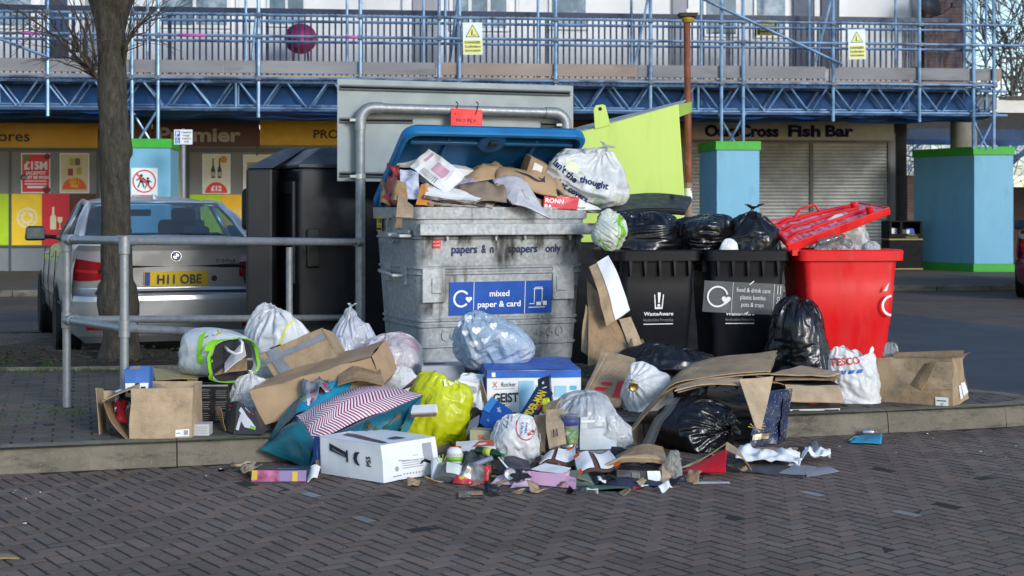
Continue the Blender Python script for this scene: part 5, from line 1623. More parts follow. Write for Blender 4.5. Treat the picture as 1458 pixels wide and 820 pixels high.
  mb=MB(M);mb.grid(lambda u,v:(s*1.02+.175*(u-.5),2.925,1.035+.11*v),1,1);mb.build("mirror_glass",pm("mirror_glass",(.03,.06,.10),.15,.3),mr)
  for y in(1.75,2.65):
   mb=MB(M);mb.box((s*.925,y,.90),(.03,.17,.03));mb.build("door_handle",paint,o,bevel=.01)
  for y in(1.45,2.45,3.35):
   mb=MB(M);mb.tube([(s*.905,y,.35),(s*.926,y+(.0 if y>2 else-.0),.62),(s*.905,y,.95)],.004,4);mb.build("door_seam",TRIMB,o)
  mb=MB(M);mb.tube([(s*.925,.42,.52),(s*.925,3.9,.50)],.008,4);mb.build("side_moulding",TRIMB,o)
  for y in(1.08,3.97):
   mb=MB(M);mb.lathe([(.345,-.02),(.345,.02)],28,(s*.905,y,.33),0,'X');mb.build("wheel_arch",BLACK,o)
   mb=MB(M);mb.lathe([(.20,-.10),(.31,-.11),(.325,-.08),(.325,.08),(.31,.11),(.20,.10)],28,(s*.83,y,.325),0,'X');t_=mb.build("wheel",TYRE,o,smooth=True,angle=40)
   mb=MB(M);mb.lathe([(.0,.0),(.05,.01),(.17,.0),(.20,.015)],24,(s*.93,y,.325),0,'X')
   mb.build("rim",RIMM,t_,smooth=True)
 INT=flat((.035,.045,.06),.8,"car_interior")
 mb=MB(M)
 for s in(-1,1):
  mb.box((s*.37,2.35,.92),(.46,.16,.62),RX(-12).to_3x3());mb.box((s*.37,2.26,1.27),(.24,.09,.16),RX(-8).to_3x3())
 mb.box((0,1.45,.88),(1.25,.16,.46),RX(-20).to_3x3())
 for x in(-.36,.36):mb.box((x,1.36,1.13),(.26,.08,.09),RX(-15).to_3x3())
 mb.box((0,3.1,.95),(1.3,.3,.2))
 mb.build("seats",INT,o,bevel=.04,bseg=3)
 mb=MB(M);mb.box((0.0,2.85,1.30),(.24,.03,.07));mb.build("inner_mirror",INT,o,bevel=.01)
 return o
SILVER=m_carpaint("silver_car_paint",(.46,.465,.47),.5)
cD=12.15
Mcar=T(gx(252,cD),cD,0)@RZ(21)
car("dirty silver saloon car parked behind the guard rail, seen from the rear",Mcar,SILVER)
MARO=m_carpaint("maroon_car_paint",(.12,.015,.03),.4,.4)
car("dark maroon car of which only the corner shows at the right edge of the photo",T(gx(1452,20.5)+.86,20.5,0)@RZ(-24),MARO,plate=False)
# ------------------------------------------------------------------ the steel bin
def m_galv():
 m,nt,b,out=_new("galvanised_steel")
 p=pos(nt)
 v=N(nt,"TexVoronoi",feature='F1');v.inputs["Scale"].default_value=42;nt.links.new(p,v.inputs["Vector"])
 c=ramp_(nt,v.outputs["Color"],[(0.1,(.27,.29,.305)),(.5,(.335,.355,.37)),(.9,(.41,.43,.44))])
 f=noise_(nt,p,3.2,6,.7)
 c=mix_(nt,ramp_(nt,f,[(.5,0),(.75,.6)]),c,(.20,.215,.225))
 h=noise_(nt,p,13,4,.6)
 c=mix_(nt,ramp_(nt,h,[(.60,0),(.72,.75)]),c,(.43,.44,.44))
 s=noise_(nt,pos(nt,(5.5,5.5,.55)),1.6,5,.7)
 t=noise_(nt,p,1.7,3,.5)
 st=math_(nt,'MULTIPLY',ramp_(nt,s,[(.53,0),(.66,1)]),ramp_(nt,t,[(.44,0),(.60,1)]))
 c=mix_(nt,math_(nt,'MULTIPLY',st,.85),c,(.075,.060,.040))
 nt.links.new(c,b.inputs["Base Color"])
 b.inputs["Metallic"].default_value=.3
 nt.links.new(ramp_(nt,h,[(.3,.42),(.7,.62)]),b.inputs["Roughness"])
 a=bump_(nt,b,noise_(nt,p,2.5,4,.6),.35,.02)
 bump_(nt,b,h,.15,.004,a)
 return m
GALV=m_galv()
LIDB=pm("lid_blue_plastic",(.008,.07,.18),.42,var=.15,vs=4,c2=(.005,.04,.11),c2s=2.2,bump=.1,bs=40)
LID_LIT=pm("lid_blue_lit_edge",(.008,.14,.34),.45,var=.12,vs=5,c2=(.01,.11,.30),c2s=3)  # lighter copy of the lid blue: light on the rim put into its colour
CD=9.6
Mc=T(gx(592,CD),CD,.13)@RZ(24)
CW,CDp=1.30,.90
co=thing("steel_bin","dented galvanised steel communal paper bin overflowing with paper, blue lid propped open","bin",Mc)
def ringp(w0,w1,y0,y1,z,r=.06,n=5):
 """rounded rectangle from (w0,y0) to (w1,y1)"""
 pts=[]
 for cx,cy,a0 in((w1-r,y0+r,-90),(w1-r,y1-r,0),(w0+r,y1-r,90),(w0+r,y0+r,180)):
  for k in range(n+1):
   a=R(a0+90*k/n);pts.append((cx+r*math.cos(a),cy+r*math.sin(a),z))
 return pts
def loft(mb,rings,cap0=True,cap1=True,m=0):
 n=len(rings[0]);vs=[p for r in rings for p in r]
 fs=[(i*n+k,i*n+(k+1)%n,(i+1)*n+(k+1)%n,(i+1)*n+k)for i in range(len(rings)-1)for k in range(n)]
 if cap0:fs.append(tuple(range(n-1,-1,-1)))
 if cap1:fs.append(tuple(range((len(rings)-1)*n,len(rings)*n)))
 mb.add(vs,fs,m)
CH_=1.215
def cwall(z):
 t=1-(z-.14)/(CH_-.14)
 return .065*t,.07*t
beads=[1.005,.80,.76,.44,.40,.26]
zs=[.14,.17]
for bz in sorted(beads):zs+=[bz-.013,bz-.006,bz+.006,bz+.013]
zs+=[1.06,1.13,1.135,1.205,CH_]
rings=[]
for z in zs:
 a,b=cwall(z);g_=.010 if any(abs(z-bz)<.007 for bz in beads)else 0
 if z>1.132:g_=.018
 rings.append(ringp(a-g_,CW-a+g_,b-g_,CDp-a+g_,z,.07))
rings.append(ringp(.03,CW-.03,.03,CDp-.03,CH_,.05));rings.append(ringp(.06,CW-.06,.06,CDp-.06,.96,.05))
mb=MB(Mc);loft(mb,rings);mb.build("body",GALV,co,smooth=True,angle=28)
mb=MB(Mc);mb.box((CW/2+.04,-.035,1.075),(CW+.07,.075,.052));mb.box((CW/2+.04,-.067,1.06),(CW+.07,.012,.075));mb.build("front_flange",GALV,co,bevel=.008)
mb=MB(Mc)
for x in(.22,.58,.80,1.15):mb.prism([(x-.016,1.045),(x+.016,1.045),(x+.004,.985),(x-.004,.985)],-.03,.02)
mb.build("gussets",GALV,co)
for x in(.14,1.12):
 mb=MB(Mc);mb.box((x,.028,.68),(.17,.02,.235));mb.box((x+(.02 if x<.5 else-.02),.016,.68),(.08,.012,.11));mb.build("pressed_plate",GALV,co,bevel=.008)
mb=MB(Mc)
mb.tube([(.0,.30,1.02),(-.10,.30,1.02)],.022,10);mb.box((-.012,.26,1.045),(.02,.34,.025));mb.box((-.05,.15,1.02),(.09,.17,.022))
mb.build("trunnion",GALV,co,smooth=True,angle=30,bevel=.004)
mb=MB(Mc);mb.tube([(.03,.62,.76),(-.055,.60,.765),(-.07,.45,.755),(-.055,.30,.74),(.03,.28,.74)],.014,8);mb.box((.02,.62,.76),(.03,.1,.13));mb.box((.02,.28,.745),(.03,.1,.13));mb.build("handle",GALV,co,smooth=True,angle=30)
mb=MB(Mc);Ms=Mc@face_M((-.004,.45,1.06),(0,-1,0),(0,0,1));mb.M=I4
ring2(mb,.085,.10,Ms,0,dz=.012);mb.build("embossed_ring",GALV,co,solid=.012)
for x,y in((.14,.16),(1.16,.16),(.14,.74),(1.16,.74)):
 mb=MB(Mc);mb.lathe([(.0,-.02),(.07,-.02),(.075,0),(.07,.02),(0,.02)],18,(x,y,.078),0,'X');mb.box((x,y,.13),(.05,.05,.05))
 mb.build("castor",pm("castor_dark",(.04,.04,.045),.6,.3),co,smooth=True,angle=40)
mb=MB(Mc);mb.box((CW/2,CDp/2,.97),(CW-.14,CDp-.14,.02));mb.build("inner_shadow_floor",flat((.10,.08,.06),.9,"bin_inside"),co)
lean=math.degrees(math.atan(.07/(CH_-.14)))
def cf(x,z,off=.004):
 return Mc@face_M((x,cwall(z)[1]-off,z),(1,0,0),(0,-.065,1))
mb=MB()
for t_,x,w_ in(("papers",.36,.19),("&",.505,.035),("n",.565,.028),("spapers",.80,.225),("only",1.035,.12)):
 put_text(mb,t_,cf(x,.90,.006),width=w_,height=.058,bold=.022)
mb.build("lettering",NAVY,co)
mb=MB(Mc);M_=cf(.69,.595,.004);mb.M=M_
LX0,LX1,LY0,LY1=-.435,.345,-.125,.105
mb.box(((LX0+LX1)/2,(LY0+LY1)/2,.0),(LX1-LX0,LY1-LY0,.004));st=mb.build("recycling_label",pm("label_blue",(.008,.075,.36),.45,var=.15,vs=9,c2=(.05,.14,.40),c2t=(.66,.72),c2s=14),co)
mb=MB();F=M_@T(0,-.01,.004)
ring2(mb,.046,.060,F,0,(-.345,0),35,320,30);poly2(mb,[(x*1.0,y)for x,y in heart(-.29,-.005,.024)],F,0,.001)
rect2(mb,-.255,-.113,-.251,.113,F);rect2(mb,.133,-.113,.137,.113,F)
put_text(mb,"mixed",F@T(-.06,.012,.001),width=.15,height=.042,bold=.02);put_text(mb,"paper & card",F@T(-.06,-.062,.001),width=.325,height=.042,bold=.02)
for(x0,y0,x1,y1)in((.20,.055,.275,.06),(.205,-.04,.21,.055),(.265,-.04,.27,.055),(.21,.065,.27,.07),(.165,-.075,.29,-.07),(.17,-.05,.21,-.045),(.275,-.06,.305,-.03),(.225,-.06,.26,-.035)):rect2(mb,x0,y0,x1,y1,F)
mb.build("label_print",WHITE,st)
mb=MB();M_=cf(.155,.965,.005);rect2(mb,-.03,-.03,.03,.03,M_);st=mb.build("red_sticker",flat((.62,.03,.03),.5,"sticker_red"),co)
mb=MB();put_text(mb,"NO HOT",M_@T(0,.008,.002),width=.05,height=.012);put_text(mb,"ASHES",M_@T(0,-.016,.002),width=.05,height=.012);mb.build("lettering",WHITE,st)
Ms=Mc@face_M((-.012,.72,1.10),(0,-1,0),(.03,0,1));mb=MB();rect2(mb,-.055,-.055,.055,.055,Ms,0,.004);st=mb.build("yellow_sticker",flat((.60,.42,.02),.5,"sticker_yellow"),co)
mb=MB();ring2(mb,.012,.018,Ms,0,(-.02,.02),dz=.006);rect2(mb,.01,.0,.045,.035,Ms,0,.006);rect2(mb,-.05,-.05,.05,-.03,Ms,0,.006);rect2(mb,-.05,-.02,.05,-.015,Ms,0,.006);mb.build("sticker_print",INK,st)
mb=MB();M_=cf(.36,.335,.006)
put_text(mb,"CO",cf(.27,.30,.007),width=.13,height=.075,bold=.0);put_text(mb,"660",cf(1.03,.305,.007),width=.22,height=.075,bold=.0)
mb.build("embossed_lettering",GALV,co,solid=.008)
def m_grime():
 m,nt,b,out=_new("rim_grime")
 b.inputs["Base Color"].default_value=(.030,.022,.014,1);b.inputs["Roughness"].default_value=.9
 t=N(nt,"BsdfTransparent");mx=N(nt,"MixShader");uvn=N(nt,"TexCoord");s_=N(nt,"SeparateXYZ");nt.links.new(uvn.outputs["UV"],s_.inputs[0])
 u=math_(nt,'SUBTRACT',1.0,math_(nt,'ABSOLUTE',math_(nt,'MULTIPLY_ADD',s_.outputs[0],2.0,-1.0)))
 e=math_(nt,'MULTIPLY',math_(nt,'MINIMUM',math_(nt,'MULTIPLY',u,2.2),1.0),math_(nt,'MINIMUM',math_(nt,'MULTIPLY',s_.outputs[1],2.5),1.0))
 n_=ramp_(nt,noise_(nt,pos(nt,(26,26,5)),1.0,5,.7),[(.36,0),(.60,1)])
 nt.links.new(math_(nt,'MULTIPLY',math_(nt,'MULTIPLY',e,n_),.85),mx.inputs[0]);nt.links.new(t.outputs[0],mx.inputs[1]);nt.links.new(b.outputs[0],mx.inputs[2]);nt.links.new(mx.outputs[0],out.inputs[0])
 return m
GRIME=m_grime()
for x,w_,z0,z1 in((.66,.22,.765,1.03),(.09,.12,.82,1.04),(1.17,.16,.86,1.04),(.36,.14,.93,1.04),(.92,.10,.90,1.04),(.10,.10,.46,.62),(1.20,.10,.47,.66)):
 mb=MB();Mg=cf(x,0,0);mb.grid(lambda u,v:Mc@Vector((x+(u-.5)*w_,cwall(z0+(z1-z0)*v)[1]-.0125,z0+(z1-z0)*v)),2,4,0,True);mb.build("grime_streak",GRIME,co)
al=R(36.5);LL=.91
ax=Vector((1,0,0));ay=Vector((0,-math.cos(al),math.sin(al)));azv=ax.cross(ay)
ML=Mc@Matrix(((ax.x,ay.x,azv.x,-.02),(ax.y,ay.y,azv.y,CDp),(ax.z,ay.z,azv.z,CH_+.02),(0,0,0,1)))
LW=CW+.10
lid=thing("lid_frame",None,None,ML);bpy.data.objects.remove(lid)
def lring(g,z,r):return ringp(g,LW-g,0+g,LL-g,z,r,6)
mb=MB(ML);loft(mb,[lring(.04,-.03,.10),lring(.012,-.02,.10),lring(0,.0,.10),lring(.0,.055,.10),lring(.012,.06,.10),lring(.028,.05,.09),lring(.05,.0,.08)]);ld=mb.build("lid",LIDB,co,smooth=True,angle=35)
mb=MB(ML);loft(mb,[lring(-.004,.006,.10),lring(-.004,.052,.10),lring(.006,.064,.10),lring(.03,.064,.09),lring(.03,.050,.09)],False,False);mb.build("lid_rim",LID_LIT,ld,smooth=True,angle=35)
mb=MB(ML)
mb.box((LW/2,LL-.14,.02),(LW-.14,.03,.05));mb.box((LW/2,.30,.015),(LW-.14,.03,.04))
for x in(.36,LW-.36):mb.box((x,.50,.012),(.03,LL-.32,.035))
mb.box((LW/2,.16,.02),(LW*.5,.18,.04))
mb.lathe([(.115,.0),(.10,.055),(.0,.06)],24,(LW/2-.02,LL-.12,0));mb.build("lid_ribs",LIDB,ld,bevel=.008,smooth=True,angle=35)
mb=MB(ML);mb.box((LW/2-.02,LL-.10,.068),(.06,.045,.02));mb.build("lock",TRIMB,ld,bevel=.004)
# ------------------------------------------------------------------ wheelie bins
def m_binplastic(name,c,c2,rough=.42):
 return pm(name,c,rough,var=.12,vs=6,c2=c2,c2s=3,c2t=(.56,.75),bump=.15,bs=160,rvar=.08,dist=.002,spec=.2)
BINK=m_binplastic("bin_black_plastic",(.0075,.0085,.0115),(.018,.019,.022))
BINR=pm("bin_red_plastic",(.66,.007,.010),.4,var=.1,vs=5,c2=(.58,.055,.05),c2s=9,c2t=(.56,.75),bump=.15,bs=160,dist=.002,stretch=(1,1,.25),rvar=.15)
def wheelie(label,M,mat,w=.58,d=.73,rz=1.00,grp=None,flutes=True):
 o=thing("wheelie_bin",label,"bin",M,grp)
 wb,wt,db,dt=w*.78,w*.90,d*.68,d*.90
 zs=[.05,.09,.40,.42,.66,.68,rz-.16,rz-.07]
 rings=[]
 for z in zs:
  t=(z-.05)/(rz-.12);W=wb+(wt-wb)*t;Dp=db+(dt-db)*t
  g=.004 if z in(.42,.66)else 0
  y0=d*.05+(1-t)*.08
  rings.append(ringp(-W/2-g,W/2+g,y0-g,y0+Dp+g,z,.045,5))
 mb=MB(M);loft(mb,rings);mb.build("body",mat,o,smooth=True,angle=35)
 mb=MB(M);loft(mb,[ringp(-wt/2-.005,wt/2+.005,.03,d-.03,rz-.072,.05),ringp(-w/2,w/2,0,d,rz-.075,.05),ringp(-w/2-.003,w/2+.003,-.003,d,rz-.01,.05),ringp(-w/2+.008,w/2-.008,.008,d-.01,rz,.05),ringp(-w/2+.035,w/2-.035,.035,d-.035,rz,.045),ringp(-w/2+.05,w/2-.05,.05,d-.05,rz-.16,.04)])
 mb.build("rim",mat,o,smooth=True,angle=35)
 if flutes:
  mb=MB(M)
  for k in range(5):
   x=-w*.36+k*w*.18;mb.prism([(x-.012,rz-.076),(x+.012,rz-.076),(x+.003,rz-.18),(x-.003,rz-.18)],.012,.07)
  for s in(-1,1):
   for k in range(4):
    y=.16+k*.13;mb.box((s*(wt/2+.004),y,rz-.115),(.05,.012,.08))
  mb.build("comb_ribs",mat,o)
 for s in(-1,1):
  mb=MB(M);mb.lathe([(0,-.025),(.09,-.025),(.10,-.012),(.10,.012),(.09,.025),(0,.025)],22,(s*(wb/2+.0),d*.80,.10),0,'X');mb.build("wheel",TYRE,o,smooth=True,angle=40)
 mb=MB(M);mb.tube([(-w*.4,d+.03,rz-.02),(w*.4,d+.03,rz-.02)],.014,8);mb.box((-w*.4,d,rz-.02),(.03,.08,.04));mb.box((w*.4,d,rz-.02),(.03,.08,.04));mb.build("handle",mat,o,smooth=True,angle=35)
 return o
def binface(M,x,z,w=.58,d=.73,rz=1.0,off=.006):
 t=(z-.05)/(rz-.12);y=d*.05+(1-t)*.08
 sl=.08/(rz-.12)
 return M@face_M((x,y-off,z),(1,0,0),(0,-sl,1))
RZB=.925
BD=9.64
MB1=T(gx(941,BD),BD,.13)@RZ(12);MB2=T(gx(1067,BD),BD+.02,.13)@RZ(4)
bn1=wheelie("black wheelie bin with a white bottle mark, its lid thrown back over rubbish bags",MB1,BINK,rz=RZB,grp="black wheelie bins")
bn2=wheelie("black wheelie bin with a grey recycling band across its front",MB2,BINK,w=.575,rz=RZB,grp="black wheelie bins")
def waste(M,o,x,z,s=1.0,mark=True):
 mb=MB();F=binface(M,x,z,rz=RZB)
 put_text(mb,"WasteAware",F,width=.21*s,height=.026*s,bold=.018);rect2(mb,-.105*s,-.062*s,.105*s,-.056*s,F)
 if mark:
  G=F@T(0,.045,0)
  poly2(mb,[(-.035,.10),(-.028,.10),(-.020,.012),(.020,.012),(.028,.10),(.035,.10),(.027,.0),(-.027,.0)],G)
  poly2(mb,circle2(.0105,12,(0,.025)),G,0,.001);poly2(mb,[(-.010,.115),(.012,.112),(.006,.042),(-.005,.042)],G,0,.001)
 mb.build("lettering",WHITE,o)
 mb=MB();put_text(mb,"Hertfordshire Partnership",F@T(0,-.04*s,0),width=.21*s,height=.021*s,bold=-.01);mb.build("small_lettering",GREYINK,o)
waste(MB1,bn1,.005,.475);waste(MB2,bn2,-.045,.475,.95,False)
MBs=binface(MB2,0,.60,rz=RZB,off=.010)@RZ(-3)
BAND=pm("band_grey",(.105,.108,.112),.6,var=.1,vs=8,c2=(.16,.16,.165),c2s=4,bump=.1,bs=12)
mb=MB(MBs)
mb.grid(lambda u,v:(-.30+.545*u,-.115+.215*v,-.001-.09*max(0,.10-u)**1*(1 if u<.1 else 0)+.002*math.sin(u*9+v*3)),24,4);bd_=mb.build("recycling_band",BAND,bn2,smooth=True)
mb=MB();F=MBs@T(0,0,.006)
ring2(mb,.062,.074,F,0,(-.205,-.005),15,325,30);poly2(mb,heart(-.145,-.025,.032),F)
rect2(mb,-.105,-.11,-.1025,.098,F);rect2(mb,.182,-.11,.1845,.098,F)
for t_,y,w_ in(("food & drink cans",.035,.235),("plastic bottles",-.015,.175),("pots & trays",-.065,.155)):put_text(mb,t_,F@T(.04,y,0),width=w_,height=.031,bold=.0)
for(cx,cy,r)in((.215,-.075,.018),(.215,-.035,.016),(.215,.0,.014)):ring2(mb,r-.004,r,F,0,(cx,cy),n=16,sx=.7)
rect2(mb,.205,.03,.209,.09,F);rect2(mb,.225,.03,.229,.09,F)
poly2(mb,[(.005,.088),(.012,.086),(.04,.112),(.034,.116)],F,0,.004);poly2(mb,[(-.02,-.115),(.01,-.113),(.016,-.096)],F,0,.004)
mb.build("label_print",WHITE,bd_)
mb=MB()
S_=Sheet([at(850,312,9.95),at(975,303,10.0),at(985,284,10.5),at(872,284,10.6)],lambda u,v:.03*math.sin(u*3.1),0,3)
S_.mesh(mb,12,8,0,.045);ld=mb.build("lid",BINK,bn1,smooth=True,angle=40,bevel=.012)
mb=MB();mb.box(at(957,281,10.4),(.03,.04,.04));mb.build("lid_lug",BINK,ld)
MR=T(gx(1122,9.62),9.62+.58,.13)@RZ(90-4)@T(0,0,0)
MR=T(gx(1194,9.95),9.95,.13)@RZ(96)@T(0,-.365,0)
bn3=wheelie("bright red wheelie bin of bottles and clear bags with its lid twisted half open",MR,BINR,w=.60,d=.735,rz=RZB,flutes=False)
a,b,c,d=at(1121,352,9.72),at(1266,298,9.80),at(1224,291,10.36),at(1094,318,10.30)
RLID=pm("red_lid_weathered",(.66,.07,.10),.6,var=.2,vs=9,c2=(.70,.33,.44),c2t=(.44,.56),c2s=11,bump=.2,bs=60,stretch=(1,3,1))
S_=Sheet([a,b,c,d])
mb=MB();S_.mesh(mb,4,4,0,.018);ld=mb.build("lid",RLID,bn3)
mb=MB()
nrm=S_.n
for(p,q,w_)in((a,b,.075),(b,c,.05),(d,c,.04)):
 Sheet([p+nrm*.018,q+nrm*.018,q-nrm*w_*.5,p-nrm*w_*.6]).mesh(mb,4,1,0,.014)
mb.tube([a+(b-a)*.02+nrm*.01,d+(c-d)*.0+nrm*.01],.025,10)
mb.build("lid_skirt",BINR,ld,bevel=.006)
mb=MB()
for v in(.22,.52,.80):
 pts=[S_.P(u,v+.05*math.sin(u*3),.018)for u in np.linspace(.30,.86,8)];mb.tube(pts,.014,8)
 for q in(-.06,.05):mb.tube([S_.P(.02,v+q,.005),S_.P(.16,v+q*.6,.03),S_.P(.32,v+q*.1,.02)],.008,8)
for v in(.08,.62):
 p=S_.P(.84,v,.01);mb.tube([p-nrm*.01,p+nrm*.05],.026,10)
mb.tube([S_.P(.28,.97,.01),S_.P(.36,.99,.06),S_.P(.52,.99,.07),S_.P(.56,.97,.01)],.009,8)
mb.build("lid_ribs",BINR,ld,smooth=True,angle=40)
mb=MB();Ms=MR@face_M((-.60*.45-.013,.215,.545),(0,-1,0),(-.05,0,1));
ring2(mb,.058,.074,Ms@T(.125,0,.012),0,(0,0),95,265,28);mb.build("label_print",WHITE,bn3)
mb=MB();poly2(mb,[(.06,.10),(.10,.16),(.085,.10)],Ms,0,.016);mb.build("peeled_paper",WHITE,bn3)
# ------------------------------------------------------------------ rubbish
BBAG=m_bag("black_bag_film",(.006,.0062,.008),.27,0.0,wr=.22,ws=5,spec=.5)
BBAG2=m_bag("black_bag_stretched",(.006,.006,.0075),.27,0.0,wr=.25,ws=5,spec=.5)
WBAG2=m_bag("white_bag_printed",(.78,.78,.78),.35,.22,c2=(.62,.22,.26),c2t=(.66,.72),c2s=6,c3=(.55,.62,.68),c3t=(.60,.72),c3s=5)
CLEARW=m_bag("clear_white_bag",(.66,.68,.73),.28,.25,c2=(.42,.44,.50),c2t=(.50,.70),c2s=7,c3=(.60,.50,.54),c3t=(.60,.72),c3s=6)
PINKBAG=m_bag("pink_clear_bag",(.70,.64,.66),.28,.25,c2=(.55,.33,.37),c2t=(.52,.66),c2s=6,c3=(.80,.80,.80),c3t=(.56,.70),c3s=5)
HEARTB=m_bag("pale_blue_bag",(.42,.54,.68),.24,.28,c2=(.62,.66,.72),c2t=(.48,.66),c2s=4,c3=(.55,.42,.46),c3t=(.64,.74),c3s=7)
CARRB=m_bag("pale_carrier_bag",(.80,.82,.82),.30,.3,c2=(.55,.60,.36),c2t=(.62,.74),c2s=6,c3=(.50,.52,.55),c3t=(.52,.70),c3s=6)
YBAG=m_bag("yellow_carrier_bag",(.62,.66,.010),.34,.22,c2=(.50,.55,.02),c2t=(.5,.7),c2s=4,wr=.25,ws=7)
TESB=m_bag("white_carrier_bag",(.76,.76,.755),.38,.2,wr=.3,ws=7)
DUCT=pm("duct_tape",(.27,.28,.30),.35,.3,.15,12,bump=.2,bs=30)
CLEARP=m_glass("clear_plastic",(.86,.90,.92),.60,.08)
FILMC=m_glass("clear_film",(.90,.92,.93),.72,.15)
MB.warp=((.007,3.1),(.004,9.0))
# ---- black bags
bag("bin_bag","black bin bag under the thrown-back lid of the left black wheelie bin","bin bag",(852,300,968,372),9.98,BBAG,3,depth=.95,group="black bin bags",facets=22,crumple=.055,pleat=.08,top='closed',bottom=.15)
bag("bin_bag","black bin bag between the two black wheelie bins, bulging over their rims","bin bag",(950,303,1052,378),9.95,BBAG,5,depth=.9,group="black bin bags",facets=18,crumple=.06,pleat=.05,top='closed',bottom=.15)
bag("bin_bag","black bin bag with a tall twisted neck, beside the red lid","bin bag",(1024,290,1112,380),9.92,BBAG,8,depth=.9,group="black bin bags",facets=16,crumple=.06,pleat=.16,neck=.10,frill=.22)
bag("bin_bag","round black bin bag on the ground between the black bin and the red bin","bin bag",(1086,420,1188,562),9.45,BBAG2,12,depth=.95,group="black bin bags",facets=14,crumple=.075,pleat=.16,pleats=15,top='closed',bottom=.12,sag=.2)
bag("bin_bag","slumped black bin bag in front of the left black wheelie bin","bin bag",(876,487,1022,585),9.1,BBAG,15,depth=.8,group="black bin bags",facets=20,crumple=.06,pleat=.1,top='closed',bottom=.2)
bag("bin_bag","black bin bag with its knot facing out, under the bent cardboard sheet","bin bag",(930,563,1056,650),7.92,BBAG2,18,depth=.85,group="black bin bags",rot=(RZ(38)@RX(78)).to_3x3(),facets=24,crumple=.03,pleat=.26,pleats=26,neck=.05,frill=.06,bottom=.1)
mbx=MB();S_=Sheet(px4((1020,548,8.9),(1052,552,8.9),(1050,520,9.0),(1024,522,9.0)),None,.05,4,16);S_.mesh(mbx,14,12,0,.004)
tag(mbx.build("bin_bag",BBAG,smooth=True),"small torn scrap of black bag behind the bent cardboard sheet","bin bag","black bin bags")
o=bag("white_cup","x","cup",(1024,339,1052,366),9.72,PAPERW,21,facets=12,crumple=.02,top='closed');tag(o,"crumpled white plastic cup on the rim of the banded black bin","cup")
# ---- white bags
o=bag("rubbish_bag","stuffed white bag with a yellow drawstring at the left of the pile","bag",(345,431,452,578),8.75,WBAG,31,depth=.85,group="white rubbish bags",rot=(RZ(-10)@RX(14)).to_3x3(),facets=22,crumple=.045,pleat=.12,top='closed',bottom=.15)
YS=flat((.66,.62,.04),.5,"drawstring_yellow")
mb=MB();pts=[(372,512),(374,498),(380,482),(390,470),(402,461),(418,456),(436,455)]
dcl=Decal(o,at(398,480,7.9),(1,0,0),(0,0,1),.004)
P2=[((x-398)*8.3/FPX,-(y-480)*8.3/FPX)for x,y in pts]
for(x0,y0),(x1,y1)in zip(P2,P2[1:]):
 v=Vector((x1-x0,y1-y0)).normalized()*.006;nx,ny=-v.y,v.x
 dcl.poly([(x0+nx,y0+ny),(x0-nx,y0-ny),(x1-nx,y1-ny),(x1+nx,y1+ny)])
dcl.build("drawstring",[YS])
bag("rubbish_bag","cloudy clear bag tied at the front, highest of the bags left of the steel bin","bag",(464,431,543,560),9.15,CLEARW,33,depth=.9,group="white rubbish bags",facets=20,crumple=.06,pleat=.16,top='knot',neck=.05,frill=.10,bottom=.1)
bag("rubbish_bag","low white bag wedged between the taped carton and the cloudy clear bag","bag",(452,476,512,566),8.95,CLEARW,35,depth=.9,group="white rubbish bags",facets=18,crumple=.05,pleat=.1,top='closed',bottom=.1)
bag("rubbish_bag","clear bag of pink printed packaging against the steel bin's left corner","bag",(488,473,604,570),8.85,PINKBAG,37,depth=.8,group="white rubbish bags",facets=12,crumple=.05,pleat=.1,top='closed',bottom=.1)
bag("rubbish_bag","small knotted white bag between the black graphic box and the brown parcel","bag",(324,527,392,598),8.05,WBAG,39,depth=.8,group="white rubbish bags",facets=20,crumple=.05,pleat=.14,neck=.06,frill=.14,bottom=.1)
bag("rubbish_bag","crumpled white carrier piece behind the yellow bag","bag",(545,520,598,575),8.35,WBAG,41,depth=.7,group="white rubbish bags",facets=9,crumple=.05,top='closed')
o=bag("rubbish_bag","knotted white bag with red print and a brass coloured bottle end in its neck","bag",(884,514,959,606),8.55,WBAG2,43,depth=.95,group="white rubbish bags",rot=(RZ(-30)@RX(62)).to_3x3(),facets=20,crumple=.045,pleat=.14,pleats=18,neck=.04,frill=.05,bottom=.1)
mb=MB();mb.M=face_M(at(901,550,8.14),(1,0,.1),(.1,-.25,1));mb.lathe([(.0,.004),(.012,.0),(.020,.006),(.027,.0),(.030,.010),(.022,.016),(.018,.004),(.0,.008)],20);mb.M=I4
mb.build("brass_cap",pm("brass_crumpled",(.50,.37,.14),.35,.8,.5,20,bump=.9,bs=60),o,smooth=True)
o=bag("rubbish_bag","pale blue clear bag with white hearts on top of the blue and white box","bag",(641,441,763,526),8.45,HEARTB,45,depth=.75,group="white rubbish bags",rot=(RY(-22)@RX(8)).to_3x3(),facets=16,crumple=.05,pleat=.12,top='closed',bottom=.14)
dcl=Decal(o,at(702,486,7.6),(1,0,0),(0,0,1),.0035)
k=8.3/FPX
for(x,y,s_)in((664,470,6),(676,486,6.5),(690,464,6),(700,480,5.5),(672,505,6),(688,500,5.5),(660,490,5),(708,466,5),(716,492,5),(650,478,5)):
 dcl.poly(heart((x-702)*k,-(y-486)*k,s_*k))
dcl.build("heart_prints",[flat((.86,.87,.88),.4,"heart_white")])
